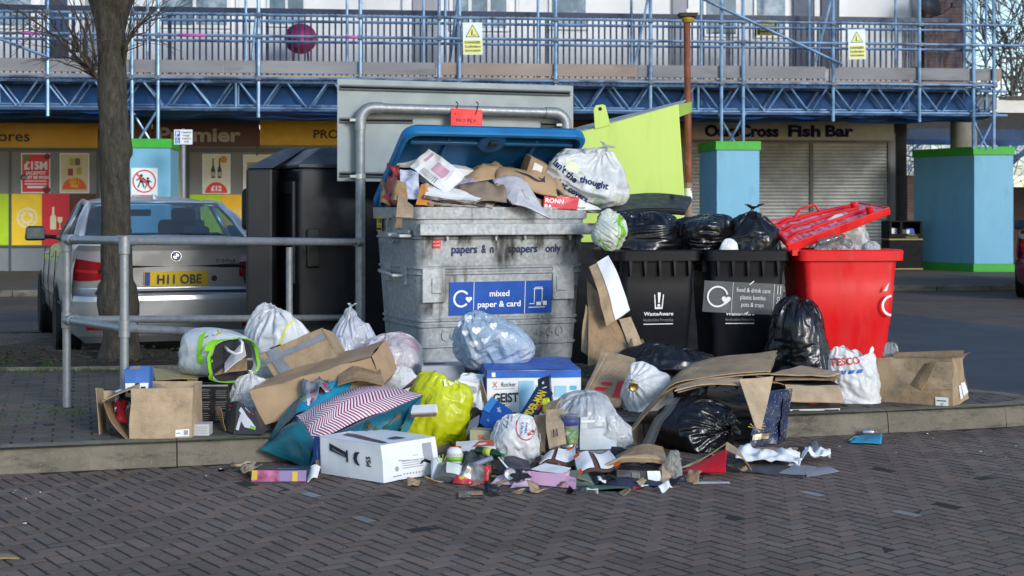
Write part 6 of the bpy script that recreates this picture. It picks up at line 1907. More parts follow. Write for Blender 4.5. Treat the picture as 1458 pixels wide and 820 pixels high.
# ---- carrier bag with lettering, on the right end of the steel bin
o=bag("carrier_bag","stuffed white carrier bag with navy lettering on top of the steel bin","carrier bag",(769,201,896,304),10.32,CARRB,51,depth=.75,rot=(RY(28)@RX(12)).to_3x3(),facets=14,crumple=.055,pleat=.16,pleats=16,neck=.07,frill=.10,bottom=.12)
dcl=Decal(o,at(832,255,9.1),(1,0,0),(0,0,1),.004)
k=9.75/FPX
for(t_,x,y,ang,h)in(("Isn't the",812,248,-42,10),("that covers",822,276,-32,9),("thought",856,266,-16,10),("ours",800,278,-30,6)):
 dcl.text(t_,(x-832)*k,-(y-255)*k+.03,h*k*.98,ang,0,.035)
dcl.build("lettering",[NAVY])
dcl=Decal(o,at(832,255,9.1),(1,0,0),(0,0,1),.003)
dcl.poly(circle2(.035,16,(0.15,-.15)),0);dcl.poly([(-.08,.17),(.02,.12),(.0,.06),(-.09,.1)],1)
dcl.build("faint_prints",[flat((.30,.42,.33),.5,"faint_green"),flat((.60,.66,.44),.5,"faint_lime")])
GREENB=m_bag("green_white_bag",(.62,.66,.60),.32,.15,c2=(.20,.52,.02),c2t=(.50,.53),c2s=6,c3=(.42,.36,.08),c3t=(.66,.70),c3s=9)
bag("carrier_bag","green and white food bag wedged between the steel bin and the left black bin","carrier bag",(842,297,894,358),9.75,GREENB,53,depth=.8,facets=12,crumple=.05,top='closed',rot=RY(30).to_3x3())
# ---- papers in the steel bin
def flatthing(name,label,cat,corners,mat,thick=.003,amp=.0,seed=0,bend=None,nu=10,nv=8,freq=6,group=None,smooth=False):
 S=Sheet(px4(*corners),bend,amp*1.4,seed,freq)
 mb=MB();S.mesh(mb,nu,nv,0,thick,True)
 o=mb.build(name,mat,smooth=smooth)
 tag(o,label,cat,group)
 return o,S
def sub(S,o,name,mat,fn):
 mb=MB();fn(S,mb)
 return mb.build(name,mat,o)
MAGMIX=pm("magazine_pages",(.30,.28,.27),.5,var=.5,vs=20,c2=(.12,.07,.06),c2s=14,c2t=(.5,.6),stretch=(1,1,9))
KRAFT=pm("kraft_paper",(.37,.245,.14),.7,var=.12,vs=6,bump=.5,bs=16,c2=(.28,.18,.10),c2s=3,dist=.01)
mb=MB(Mc);mb.grid(lambda u,v:(.05+(CW-.1)*u,.06+(CDp-.12)*v,1.13+.06*v+.05*n1(u*9,v*7,0,4)+.03*n1(u*23,v*17,0,7)),60,40)
tag(mb.build("loose_paper",pm("mixed_paper",(.20,.14,.09),.8,var=.5,vs=12,c2=(.40,.38,.36),c2s=7,c2t=(.56,.62))),"mass of loose brown and white paper filling the steel bin","paper",kind=None)
cx=Carton(at(604,262,10.0),Vector((.32,.14,-.04)),Vector((-.10,.30,.05)),Vector((.03,-.03,.14)),.004,3)
mb=MB();cx.closed(mb);o=tag(mb.build("white_carton",PAPERW),"white carton with black lettering at the back left of the paper pile","carton")
mb=MB();cx.right.text(mb,"ılı",.3,.5,.05,0,0,.03);cx.front.text(mb,"mill",.8,.55,.05,0,0,.02);mb.build("lettering",INK,o)
o,S=flatthing("newspaper","folded white newspaper with a pink advertisement draped over the paper pile","newspaper",((634,278,9.75),(661,250,9.8),(612,215,10.0),(584,240,9.95)),PAPERW,.012,.010,61,lambda u,v:.03*math.sin(v*2.6),12,12,8)
sub(S,o,"pink_print",flat((.55,.30,.38),.6,"ad_pink"),lambda S,mb:(S.rect(mb,.38,.25,.78,.58,off=.0085,n=6),S.rect(mb,.5,.80,.95,.87,off=.0085,n=5)))
sub(S,o,"text_print",GREYINK,lambda S,mb:[S.rect(mb,.06,.30+.05*k_,.30,.325+.05*k_,off=.0085,n=2)for k_ in range(9)])
o,S=flatthing("newspaper","rolled white paper lying at the far left corner of the paper pile","newspaper",((553,238,10.1),(600,235,10.0),(612,222,10.15),(556,227,10.25)),PAPERW,.02,.006,62)
o,S=flatthing("foil_bag","crumpled red and green foil packet at the left end of the paper pile","packet",((548,289,9.95),(569,292,9.85),(567,236,10.0),(548,235,10.1)),pm("red_foil",(.33,.05,.05),.35,.3,.6,16,c2=(.16,.12,.05),c2s=9,bump=.6,bs=30),.02,.03,63,None,12,14,9,None,True)
o,S=flatthing("leaflet","pale blue printed leaflet folded beside the red foil packet","leaflet",((570,287,9.72),(596,284,9.70),(596,247,9.85),(568,240,9.9)),pm("blue_white_print",(.38,.43,.56),.45,var=.45,vs=8,c2=(.62,.64,.68),c2s=5,c2t=(.48,.58)),.008,.022,64,None,10,12,8)
o,S=flatthing("cardboard_scrap","torn brown card roll in front of the blue leaflet","cardboard",((556,284,9.62),(578,290,9.58),(580,262,9.6),(560,256,9.66)),CARD3,.006,.02,65,lambda u,v:.04*math.sin(u*3.1),12,10,8)
o,S=flatthing("cardboard_scrap","pale cardboard piece hanging over the steel bin's front left rim","cardboard",((565,309,9.50),(589,310,9.47),(588,292,9.47),(567,277,9.56)),CARD2,.005,.004,66)
sub(S,o,"torn_tab",CARD3,lambda S,mb:Sheet(px4((563,324,9.52),(573,324,9.50),(573,308,9.5),(565,308,9.52))).mesh(mb,2,2,0,.004))
o,S=flatthing("orange_card","orange card standing inside the steel bin's front rim","card",((592,292,9.62),(617,294,9.64),(606,262,9.72),(600,262,9.72)),flat((.50,.20,.04),.6,"card_orange"),.004,.004,67)
for i,(c_,lb,m_)in enumerate(((((604,279,9.62),(676,289,9.72),(698,276,9.98),(614,261,9.95)),"pile of flattened magazines sticking out over the front rim",MAGMIX),(((626,287,9.64),(690,293,9.76),(696,284,10.0),(640,273,9.95)),"dark magazine lowest of the pile at the front rim",pm("dark_cover",(.07,.06,.05),.4,var=.6,vs=12,c2=(.25,.22,.2),c2s=8)))):
 o,S=flatthing("magazine",lb,"magazine",c_,m_,.022 if i==0 else .012,.008,70+i)
 sub(S,o,"cover",PAPERW if i==0 else INK,lambda S,mb:S.mesh(mb,8,6,0,.003,False,(0,1),(0,.8),.015 if i==0 else .009))
o,S=flatthing("magazine","second pile of magazines under the grey mailing bag","magazine",((610,290,9.62),(702,294,9.80),(708,286,10.05),(622,278,9.98)),MAGMIX,.018,.006,74)
o,S=flatthing("wrapping_paper","long sheet of brown packing paper across the back of the pile","paper",((653,262,9.95),(765,258,10.1),(762,228,10.35),(668,247,10.3)),KRAFT,.004,.035,75,lambda u,v:.05*math.sin(u*5),18,10,6,None,True)
o,S=flatthing("wrapping_paper","grey brown sheet of packing paper below the white newspaper","paper",((648,285,9.8),(722,292,9.85),(712,262,10.0),(655,263,9.95)),pm("grey_kraft",(.20,.15,.11),.7,var=.25,vs=7,bump=.5,bs=14),.004,.03,76,lambda u,v:.04*math.sin(v*3),14,10,6,None,True)
for i,(c_,lb,m_)in enumerate(((((600,292,9.66),(640,297,9.72),(636,272,9.86),(606,262,9.84)),"creased cream leaflet standing between the orange card and the magazines",flat((.46,.42,.33),.6,"leaflet_cream")),(((640,298,9.74),(712,303,9.86),(724,294,10.0),(650,287,9.94)),"grey newspaper lying over the middle of the front rim",PAPERW),(((668,282,9.84),(742,296,9.92),(738,272,10.1),(676,262,10.05)),"crumpled dark brown paper under the padded mailer",CARD3),(((648,268,9.9),(700,275,9.96),(716,258,10.15),(660,252,10.1)),"lilac leaflet half under the white newspaper",flat((.36,.34,.46),.5,"leaflet_lilac")),(((540,292,10.0),(556,295,9.9),(556,250,10.2),(546,244,10.25)),"brown board standing at the far left inside the steel bin",CARD3),(((786,268,10.1),(806,280,10.1),(800,256,10.2),(788,254,10.2)),"small torn brown board beside the navy lettered bag",CARD),(((742,297,9.95),(776,299,9.99),(780,284,10.1),(744,280,10.1)),"dark torn cardboard under the grey mailing bag",CARD3))):
 flatthing("leaflet" if "leaflet" in lb else("newspaper" if "newspaper" in lb else "cardboard_scrap"),lb,"paper" if i in(0,1,3)else "cardboard",c_,m_,.006,.016,300+i,lambda u,v:.025*math.sin(u*3.1+v),12,9,8)
o,S=flatthing("paper_mailer","padded brown paper mailer with a black curved arrow on the paper pile","parcel",((706,262,9.92),(793,279,10.02),(792,250,10.2),(704,238,10.15)),KRAFT,.012,.012,77,lambda u,v:.06*math.sin(u*3.1)*math.sin(v*3.1),16,10,6,None,True)
def smile(S,mb):
 P_=[]
 for q in range(13):
  t=q/12;P_.append((.28+.48*t,.62-.34*math.sin(t*2.0)*1.0,.012+.03*math.sin(t*3.1)))
 for(a_,b_)in zip(P_,P_[1:]):S.poly(mb,[(a_[0],a_[1]-a_[2]),(b_[0],b_[1]-b_[2]),(b_[0],b_[1]+b_[2]),(a_[0],a_[1]+a_[2])],off=.012)
 S.poly(mb,[(.66,.40),(.80,.30),(.79,.62),(.76,.40)],off=.012)
sub(S,o,"arrow_print",INK,smile)
cx=Carton(at(748,250,10.12),Vector((.12,.05,-.06)),Vector((-.04,.25,.04)),Vector((.045,-.04,.13)),.004,4)
mb=MB();cx.closed(mb);o=tag(mb.build("cardboard_box",CARD),"small brown box with a white label on end beside the navy lettered bag","box")
mb=MB();cx.front.rect(mb,.25,.35,.75,.85,off=.004);mb.build("label",WHITE,o)
mb=MB();cx.front.rect(mb,.0,.04,1,.26,off=.004);mb.build("black_tape",INK,o)
o,S=flatthing("poly_mailer","grey white plastic mailing bag sliding over the bin's front rim","parcel",((730,293,9.80),(783,312,9.84),(744,255,10.02),(700,258,9.98)),m_bag("poly_mailer_film",(.50,.50,.54),.4,.1,wr=.5,ws=5),.012,.02,78,lambda u,v:.03*math.sin(u*3.1),16,12,5,None,True)
sub(S,o,"label",flat((.35,.36,.40),.5),lambda S,mb:S.rect(mb,.55,.35,.68,.55,off=.012,n=4))
o,S=flatthing("magazine","red magazine with white capital lettering leaning at the bin's right end","magazine",((773,297,9.98),(821,299,10.06),(824,281,10.10),(776,277,10.02)),flat((.62,.02,.03),.35,"magazine_red"),.01,.002,79)
sub(S,o,"lettering",WHITE,lambda S,mb:(S.text(mb,"RONN",.30,.60,.033,0,0,.03,.008,1.0),S.text(mb,"BA",.14,.16,.033,0,0,.03,.008,1.0),S.text(mb,"TRIBUTE TO A COMEDY",.45,.9,.009,0,0,.0,.008)))
sub(S,o,"folded_corner",flat((.50,.015,.03),.35,"magazine_red_fold"),lambda S,mb:S.poly(mb,[(.42,.02),(.98,.02),(.99,.95),(.80,.80)],0,.016))
o,S=flatthing("envelope","white envelope with a blue edge beside the red magazine","envelope",((815,299,10.06),(856,298,10.14),(846,293,10.2),(820,279,10.15)),PAPERW,.004,.004,80)
sub(S,o,"blue_edge",BLUE,lambda S,mb:S.poly(mb,[(.05,.1),(.12,.08),(.55,.8),(.5,.85)],0,.005))
# ---- clear bag of bottles in the red bin
bag("clear_bag","clear bag of packaging bulging out of the red bin under its lid","bag",(1168,302,1243,380),9.95,m_bag("clear_crinkled_film",(.50,.50,.48),.22,.2,.8,c2=(.10,.09,.08),c2t=(.56,.64),c2s=7,c3=(.74,.74,.74),c3t=(.5,.62),c3s=9),81,depth=.7,facets=14,crumple=.07,top='closed')
bag("clear_bag","small clear crinkled bag at the right of the red bin's rim","bag",(1228,342,1256,376),9.85,m_bag("clear_crinkled_film_2",(.50,.54,.58),.2,.2,.75,c2=(.10,.2,.08),c2t=(.62,.68),c2s=9),82,depth=.9,facets=10,crumple=.08,top='closed')
bag("clear_bag","crinkled clear bag end at the left of the red bin's rim","bag",(1158,336,1186,372),9.80,m_bag("clear_crinkled_film_3",(.45,.45,.44),.2,.2,.8,c2=(.1,.06,.06),c2t=(.55,.62),c2s=9),84,depth=.9,facets=10,crumple=.08,top='closed')
def bottle(name,label,a,b,r,mat,capm,grp=None,waist=True,capk=.5):
 a,b=Vector(a),Vector(b);L=(b-a).length
 M=Matrix.Translation(a)@(b-a).to_track_quat('Z','Y').to_matrix().to_4x4()
 o=thing(name,label,"bottle",M,grp)
 mb=MB(M);w=.9 if waist else 1
 mb.lathe([(0,.004),(r*.8,0),(r,.01),(r,L*.3),(r*w,L*.38),(r*w,L*.45),(r,L*.52),(r*.96,L*.66),(r*.5,L*.84),(r*.36,L*.88),(r*.36,L*.93)],20);mb.build("body",mat,o,smooth=True)
 mb=MB(M);mb.lathe([(r*.42,L*.925),(r*.42,L),(0,L)],16);mb.build("cap",capm,o,smooth=True,angle=40)
 return o
bottle("plastic_bottle","clear plastic bottle with a red cap lying in the red bin",at(1165,346,9.66),at(1203,335,9.68),.026,CLEARP,REDP)
o=bottle("plastic_bottle","short clear bottle with a red label lying under the red capped bottle",at(1212,350,9.64),at(1192,338,9.66),.028,CLEARP,REDP)
# ---- cardboard between the steel bin and the black bins
o,S=flatthing("cardboard_sheet","corrugated cardboard sheet with a white face leaning upright beside the steel bin","cardboard",((862,465,9.25),(896,443,9.35),(866,368,9.6),(838,383,9.55)),CARD,.008,.006,90,lambda u,v:.035*math.sin(v*2.4),8,14)
sub(S,o,"white_face",PAPERW,lambda S,mb:S.mesh(mb,5,14,0,.003,False,(.38,1.0),(.0,1.0),.008))
o,S=flatthing("cardboard_sheet","tall brown cardboard sheet standing behind the white faced sheet","cardboard",((838,520,9.1),(905,508,9.2),(858,425,9.55),(836,400,9.6)),CARD3,.006,.008,91,None,8,10)
sub(S,o,"side_flap",CARD2,lambda S,mb:Sheet(px4((902,508,9.18),(917,497,9.22),(897,452,9.4),(880,455,9.4)),None,.006,5).mesh(mb,5,8,0,.005))
o,S=flatthing("cardboard_scrap","small curled cardboard flap beside the left black wheelie bin","cardboard",((900,507,9.14),(926,500,9.12),(914,482,9.2),(897,484,9.22)),CARD2,.005,.004,92,lambda u,v:.02*math.sin(u*6),10,6)
o,S=flatthing("cardboard_scrap","bent cardboard strip squeezed against the steel bin's right edge","cardboard",((828,500,9.3),(847,512,9.25),(848,450,9.4),(832,432,9.45)),CARD,.005,.015,93,lambda u,v:.03*math.sin(v*4),6,12)
cx=Carton(at(824,566,8.75),at(880,572,8.55)-at(824,566,8.75),Vector((.10,.35,.03)),at(862,500,9.0)-at(824,560,8.75),.003,5)
o,S=flatthing("cardboard_sheet","big flattened brown carton leaning between the box and the knotted white bag","cardboard",((822,578,8.55),(884,580,8.45),(905,512,8.95),(860,499,9.05)),CARD,.010,.006,94,None,8,8)
sub(S,o,"folded_edge",CARD2,lambda S,mb:Sheet(px4((822,578,8.54),(862,500,9.03),(865,503,9.0),(826,580,8.5))).mesh(mb,3,4,0,.006))
sub(S,o,"red_print",REDP,lambda S,mb:(S.rect(mb,.25,.30,.55,.36,off=.007),S.rect(mb,.74,.16,.90,.50,off=.007),S.rect(mb,.35,.40,.62,.44,off=.007)))
KP=[(872,648,7.60),(905,608,7.75),(935,572,7.95),(962,551,8.05),(1000,541,8.1),(1050,535,8.12),(1096,533,8.15)]
def bent_stack(kp,back,nl,th,seed):
 """several cardboard sheets following one bent line"""
 mb=MB()
 for l in range(nl):
  P_=[at(*p)+Vector((0,0,l*th))+Vector((0,-.004*l,0))for p in kp]
  n=26
  def f(u,v):
   t=u*(len(P_)-1);i=min(int(t),len(P_)-2);q=t-i
   p0,p1,p2,p3=P_[max(i-1,0)],P_[i],P_[i+1],P_[min(i+2,len(P_)-1)]
   c=0.5*((2*p1)+(p2-p0)*q+(2*p0-5*p1+4*p2-p3)*q*q+(3*p1-p0-3*p2+p3)*q**3)
   return c+Vector(back)*v+Vector((0,0,.01*n1(u*6,v*3,l,seed)))
  top=[[f(i/n,j/5)for i in range(n+1)]for j in range(6)]
  vs=[p for r in top for p in r]+[p-Vector((.0025,0,.006))for r in top for p in r]
  K=6*(n+1);W=n+1;fs=[]
  for j in range(5):
   for i in range(n):
    a=j*W+i;fs+=[(a,a+1,a+W+1,a+W),(a+K,a+W+K,a+W+1+K,a+1+K)]
  for i in range(n):fs+=[(i+1,i,i+K,i+1+K),(5*W+i,5*W+i+1,5*W+i+1+K,5*W+i+K)]
  for j in range(5):fs+=[(j*W,(j+1)*W,(j+1)*W+K,j*W+K),((j+1)*W+n,j*W+n,j*W+n+K,(j+1)*W+n+K)]
  mb.add(vs,fs)
 return mb
mb=bent_stack(KP,(.16,.62,.05),3,.009,3)
o=tag(mb.build("cardboard_sheet",CARD),"long bent stack of flattened brown cartons arching over the black bag","cardboard")
S_=Sheet(px4((1050,540,7.98),(1100,536,8.1),(1084,612,7.80),(1076,610,7.78)),None,.004,3);mb=MB();S_.mesh(mb,4,6,0,.006);mb.build("hanging_flap",CARD2,o)
S_=Sheet(px4((960,556,7.9),(1052,549,8.0),(1060,530,8.3),(985,538,8.3)),lambda u,v:.02*math.sin(u*3),.004,4);mb=MB();S_.mesh(mb,8,4,0,.006);mb.build("upper_flap",CARD2,o)
mb=MB()
for off_ in(0,.02):mb.grid(lambda u,v:at(905+50*u-4,648-82*u+4*math.sin(u*9),7.60+.2*u)+Vector((.05*v+off_,.0,.012*v+.006*math.sin(v*9+u*12))),12,3)
mb.build("torn_film",FILMC,o,smooth=True)
o,S=flatthing("cardboard_sheet","brown carton flap propped on top of the bent cardboard stack","cardboard",((965,557,8.0),(1046,538,8.15),(1058,527,8.35),(985,543,8.4)),CARD2,.007,.004,96)
STAR=None
def m_star():
 m,nt,b,out=_new("navy_gold_stars")
 p=pos(nt);v=N(nt,"TexVoronoi",feature='F1');v.inputs["Scale"].default_value=62;nt.links.new(p,v.inputs["Vector"])
 d=math_(nt,'LESS_THAN',v.outputs["Distance"],.16);r_=math_(nt,'GREATER_THAN',N(nt,"SeparateColor").outputs[0],.5)
 c=mix_(nt,d,(.012,.018,.055),(.50,.33,.12));nt.links.new(c,b.inputs["Base Color"]);b.inputs["Roughness"].default_value=.25
 bump_(nt,b,noise_(nt,p,12,4),.4,.02)
 return m
STARM=m_star()
cx=Carton(at(1068,636,7.95),at(1108,632,8.05)-at(1068,636,7.95),Vector((.06,.10,0)),at(1077,560,8.1)-at(1068,636,7.95),.012,9,9,.006)
mb=MB()
for f_ in('front','left','right','back','bottom'):getattr(cx,f_).mesh(mb,10,14)
o=tag(mb.build("gift_bag",STARM,smooth=True,angle=50),"glossy navy gift bag with gold specks standing against the kerb","gift bag")
mb=MB();cx.front.rect(mb,.02,.12,.62,.22,off=.012,n=6);mb.build("gold_band",pm("gold_foil",(.55,.42,.28),.25,.6,.4,12),o)
mb=MB();
for q in range(9):
 a_=R(-60+q*28);cx.front.poly(mb,[(.08,.34),(.08+.30*math.cos(a_),.36+.12*math.sin(a_)),(.08+.30*math.cos(a_+.1),.36+.12*math.sin(a_+.1))],0,.012)
mb.build("gold_starburst",flat((.52,.40,.08),.4,"gold_print"),o)
# ---- boxes at the right
def obox(name,label,px,py,D,w,d,h,yaw,mat,seed,amp=.006,flaps=(),pitch=0,roll=0,cat="box",faces=('front','back','left','right','bottom'),jit=.006,group=None,t=.005):
 ex,ey,ez=yaw_axes(w,d,h,yaw,pitch,roll)
 cx=Carton(at(px,py,D),ex,ey,ez,amp,seed,6,jit)
 mb=MB();cx.open(mb,0,t,faces)
 o=tag(mb.build(name,mat),label,cat,group)
 c=cx.c
 E={'front':(c[0,0,1],c[1,0,1]),'back':(c[1,1,1],c[0,1,1]),'left':(c[0,1,1],c[0,0,1]),'right':(c[1,0,1],c[1,1,1])}
 nz=ez.normalized();out={'front':-ey.normalized(),'back':ey.normalized(),'left':-ex.normalized(),'right':ex.normalized()}
 for(side,L,ang,sk,m_)in flaps:
  a=R(ang);e=(out[side]*math.sin(a)+nz*math.cos(a))*L
  flap(E[side],sk,e,"flap",m_ or mat,o,t,.03 if sk[0]!=sk[1]else .012)
 return o,cx
o,cx=obox("cardboard_box","large torn open brown box on the kerb at the right end",1251,572,8.88,.47,.30,.275,-32,CARD,7,.008,(('front',.19,177,(1.0,1.0),CARD2),('back',.05,-4,(1,.5),CARD3),('right',.05,12,(.4,1),CARD)),jit=.022)
mb=MB();cx.front.rect(mb,.78,.03,.95,.22,off=.006);mb.build("label",WHITE,o)
mb=MB();cx.right.poly(mb,[(.32,.42),(.55,.40),(.66,.10),(.50,.08)],0,.007);cx.right.poly(mb,[(.57,.44),(.82,.44),(.98,.16),(.70,.12)],0,.007);mb.build("label",WHITE,o)
mb=MB();cx.front.text(mb,"||||",.865,.09,.012,0,0,0,.008);cx.front.rect(mb,.80,.14,.92,.16,off=.008);mb.build("label_print",INK,o)
S_=Sheet(px4((1296,548,8.68),(1314,558,8.62),(1334,516,8.58),(1316,518,8.66)),lambda u,v:.012*math.sin(u*3),.006,3);mb=MB();S_.mesh(mb,6,8,0,.004);mb.build("torn_flap",CARD3,o)
def open_bag(name,label,cat,box,D,mat,seed,depth=.6,rag=.06,group=None,lean=0.0,facets=10,crumple=.03):
 k=D/FPX;w,h=(box[2]-box[0])*k,(box[3]-box[1])*k
 c=at((box[0]+box[2])/2,box[3],D);rng=np.random.RandomState(seed)
 nu,nv=64,40;vs,fs=[],[]
 V=np.zeros((nv,nu,3));th=np.linspace(0,2*np.pi,nu,endpoint=False)
 for j in range(nv):
  t=j/(nv-1)
  sx=1.02-.10*t+.06*math.sin(t*5+seed);sy=depth*(1-.55*t**1.5)
  e=3.2-1.0*t
  cs,sn=np.cos(th),np.sin(th)
  rr=(np.abs(cs)**e+np.abs(sn)**e)**(-1/e)
  V[j,:,0]=rr*cs*sx*.5+lean*t;V[j,:,1]=rr*sn*sy*.5
  V[j,:,2]=t*(1-rag*(0.5+0.5*np.sin(th*3+seed))*t**6-rag*.6*vnoise(np.stack([cs*3,sn*3,th*0+seed],1),seed)*t**6)
 P=V.reshape(-1,3);q=P*[2.4,2.4,2.2]
 wp=np.stack([vnoise(q+9*k_,seed+k_)for k_ in range(3)],1)*.4
 d=0
 for o_,(fr,am)in enumerate(((1.3,1.3),(2.6,.8),(5.3,.4),(10.5,.2))):d=d+am*(.5-1.7*np.abs(vnoise((q+wp)*fr+17*o_,seed+o_)))
 nrm=P.copy();nrm[:,2]=0;nrm/=np.linalg.norm(nrm,axis=1)[:,None]+1e-6
 P=P+nrm*(d*crumple)[:,None]
 P=wrinkle(P.reshape(nv,nu,3),110,.10,-.05,seed,amp=.02,bend=.035);P=wrinkle(refine(P),50,.05,0,seed+3,amp=.004,bend=.035,core=.97);nv,nu,_=P.shape;P=P.reshape(-1,3)
 mn,mx=P.min(0),P.max(0)
 P=(P-[(mn[0]+mx[0])/2,(mn[1]+mx[1])/2,mn[2]])/(mx-mn)*[w,w*depth,h]
 for j in range(nv-1):
  for i in range(nu):
   a,b=j*nu+i,j*nu+(i+1)%nu;fs.append((a,b,b+nu,a+nu))
 fs.append(tuple(range(nu-1,-1,-1)))
 mb=MB(T(*c));mb.add([tuple(x)for x in P],fs)
 return tag(mb.build(name,mat,smooth=True,origin=c),label,cat,group)
o=open_bag("carrier_bag","white carrier bag with red lettering and blue dashes, in front of the red bin","carrier bag",(1178,492,1254,580),8.85,TESB,5,.65,.10,lean=-.08)
dcl=Decal(o,at(1216,540,8.2),(1,0,0),(0,0,1),.003);k=8.7/FPX
dcl.text("TESCO",.088,.02,.044,5,0,.03,.98)
for q in range(5):dcl.poly([(-.060+q*.052,-.048+q*.004),(-.020+q*.052,-.044+q*.004),(-.010+q*.052,-.022+q*.004),(-.045+q*.052,-.024+q*.004)],1)
dcl.build("lettering",[flat((.55,.05,.03),.5,"letter_red"),flat((.03,.12,.42),.5,"dash_blue")])
bag("clear_bag","small clear bag of greens standing behind the torn brown box","bag",(1256,486,1282,545),9.3,m_bag("clear_film_greens",(.50,.54,.52),.2,.2,.6,c2=(.06,.12,.05),c2t=(.5,.58),c2s=12),86,depth=.6,facets=10,crumple=.08,top='closed')
o,cx=obox("cardboard_box","low black and red printed box with brown flaps and boards piled on it",1116,589,8.45,.34,.30,.17,3,flat((.022,.020,.021),.5,"box_black"),9,.004,(('front',.125,118,(1.0,1.08),CARD2),('left',.10,60,(1,.8),CARD3)),faces=('front','back','left','right','bottom','top'))
mb=MB();cx.front.rect(mb,.0,.0,1,.17,off=.005);mb.build("white_band",PAPERW,o)
mb=MB();cx.front.rect(mb,.72,.03,.98,.14,off=.007);mb.build("barcode",INK,o)
mb=MB();cx.front.poly(mb,[(.52+.15*math.cos(R(a_)),.52+.2*math.sin(R(a_)))for a_ in range(180,361,15)],0,.006);mb.build("red_disc",REDP,o)
for i,(dz,c_)in enumerate(((0,((1104,541,8.5),(1190,540,8.5),(1198,529,8.9),(1112,527,8.9))),(.02,((1098,533,8.55),(1180,536,8.5),(1203,530,8.85),(1140,521,9.0))))):
 o,S=flatthing("cardboard_sheet",("flat brown board lying on the low black box, lower of two","flat brown board lying on the low black box, upper of two")[i],"cardboard",c_,(CARD3,CARD2)[i],.010,.003,97+i)
 # ---- boxes at the left
o,cx=obox("cardboard_box","open brown box with a folded front flap on the kerb at the far left",185,625,7.42,.318,.34,.262,3,CARD2,11,.003,(('front',.205,178.5,(1.0,1.0),CARD2),('left',.18,105,(1,.9),CARD)),jit=.004)
mb=MB();cx.front.rect(mb,.74,.03,.97,.17,off=.005);mb.build("label",WHITE,o)
mb=MB();cx.front.rect(mb,.76,.09,.82,.11,off=.007);cx.front.rect(mb,.88,.06,.95,.15,off=.007);mb.build("label_print",GREYINK,o)
S_=Sheet(px4((182,627,7.40),(144,568,7.55),(163,572,7.75),(186,612,7.6)),lambda u,v:.02*math.sin(u*3),.004,3);mb=MB();S_.mesh(mb,6,6,0,.005);mb.build("side_flap",CARD3,o)
S_=Sheet(px4((141,624,7.55),(150,622,7.7),(146,553,7.75),(135,552,7.62)),None,.006,5);mb=MB();S_.mesh(mb,4,6,0,.005);mb.build("side_flap",CARD,o)
S_=Sheet(px4((146,556,7.74),(186,556,7.9),(186,600,7.8),(150,602,7.7)),None,.004,6);mb=MB();S_.mesh(mb,4,4,0,.005);mb.build("back_flap",CARD2,o)
o,S=flatthing("packet","torn navy and white packet in the open brown box","packet",((163,588,7.62),(188,580,7.6),(184,558,7.72),(164,556,7.7)),pm("navy_white_print",(.04,.045,.08),.4,var=.3,vs=9,c2=(.66,.66,.68),c2s=22,c2t=(.5,.54)),.01,.02,101,None,10,10,14)
o,S=flatthing("packet","red crinkled packet spilling from the open brown box","packet",((160,600,7.58),(178,600,7.55),(178,570,7.62),(156,580,7.66)),pm("red_packet",(.46,.02,.03),.3,var=.3,vs=8,c2=(.25,.40,.02),c2s=11,c2t=(.62,.66),bump=.5,bs=20),.012,.03,102,None,10,10,12)
cx=Carton(at(177,566,7.62),Vector((.12,.02,0)),Vector((-.01,.14,0)),Vector((0,.02,.15)),.004,12,8,.006)
mb=MB();cx.open(mb,0,.004);o=tag(mb.build("carton",flat((.03,.12,.38),.45,"carton_blue")),"torn blue and white carton standing in the open brown box","carton")
mb=MB();cx.front.rect(mb,.02,.02,.98,.5,off=.004,n=4);mb.build("white_print",PAPERW,o)
mb=MB()
for(u0,v0)in((.12,.15),(.68,.18),(.42,.08),(.42,.3)):cx.front.rect(mb,u0,v0,u0+.2,v0+.2,off=.007,n=1)
mb.build("dark_print",INK,o)
S_=Sheet(px4((178,540,7.66),(203,540,7.68),(199,521,7.75),(184,523,7.73)),None,.01,3);mb=MB();S_.mesh(mb,6,6,0,.004);mb.build("torn_lid",CARD3,o)
o,S=flatthing("cardboard_scrap","torn wavy brown flap lying across the open brown box","cardboard",((206,560,7.65),(276,566,7.55),(268,556,7.8),(206,550,7.8)),CARD2,.005,.012,103,lambda u,v:.02*math.sin(u*7),14,5)
BLK=pm("black_print_box",(.010,.010,.011),.38,var=.3,vs=12,spec=.4)
ex,ey,ez=yaw_axes(.44,.30,.235,4)
cx=Carton(at(213,606,7.95),ex,ey,ez,.003,13,6,.008);mb=MB();cx.open(mb,0,.005)
o=tag(mb.build("printed_box",BLK),"black printed box with rows of small text behind the open brown box","box")
mb=MB()
for c0 in(.62,.84):
 for r_ in range(15):
  if r_%5==4:continue
  cx.front.rect(mb,c0,.10+r_*.055,c0+.13+.03*((r_*7)%3)/3,.118+r_*.055,off=.005,n=1)
mb.build("text_lines",flat((.16,.15,.14),.6,"text_grey"),o)
mb=MB()
for v_,m__ in((.86,0),(.62,1),(.42,0),(.24,2)):cx.front.disc(mb,.55,v_,.013,m__,.005)
mb.build("icons",[flat((.25,.26,.28),.5),flat((.35,.06,.06),.5),flat((.1,.25,.12),.5)],o)
mb=MB();cx.front.rect(mb,.48,.94,1.0,.98,off=.006,n=2);cx.top.rect(mb,.0,.0,1,.08,off=.006,n=3);mb.build("grey_edge",flat((.30,.30,.31),.5),o)
YT=flat((.33,.27,.12),.5,"packing_tape_yellow")
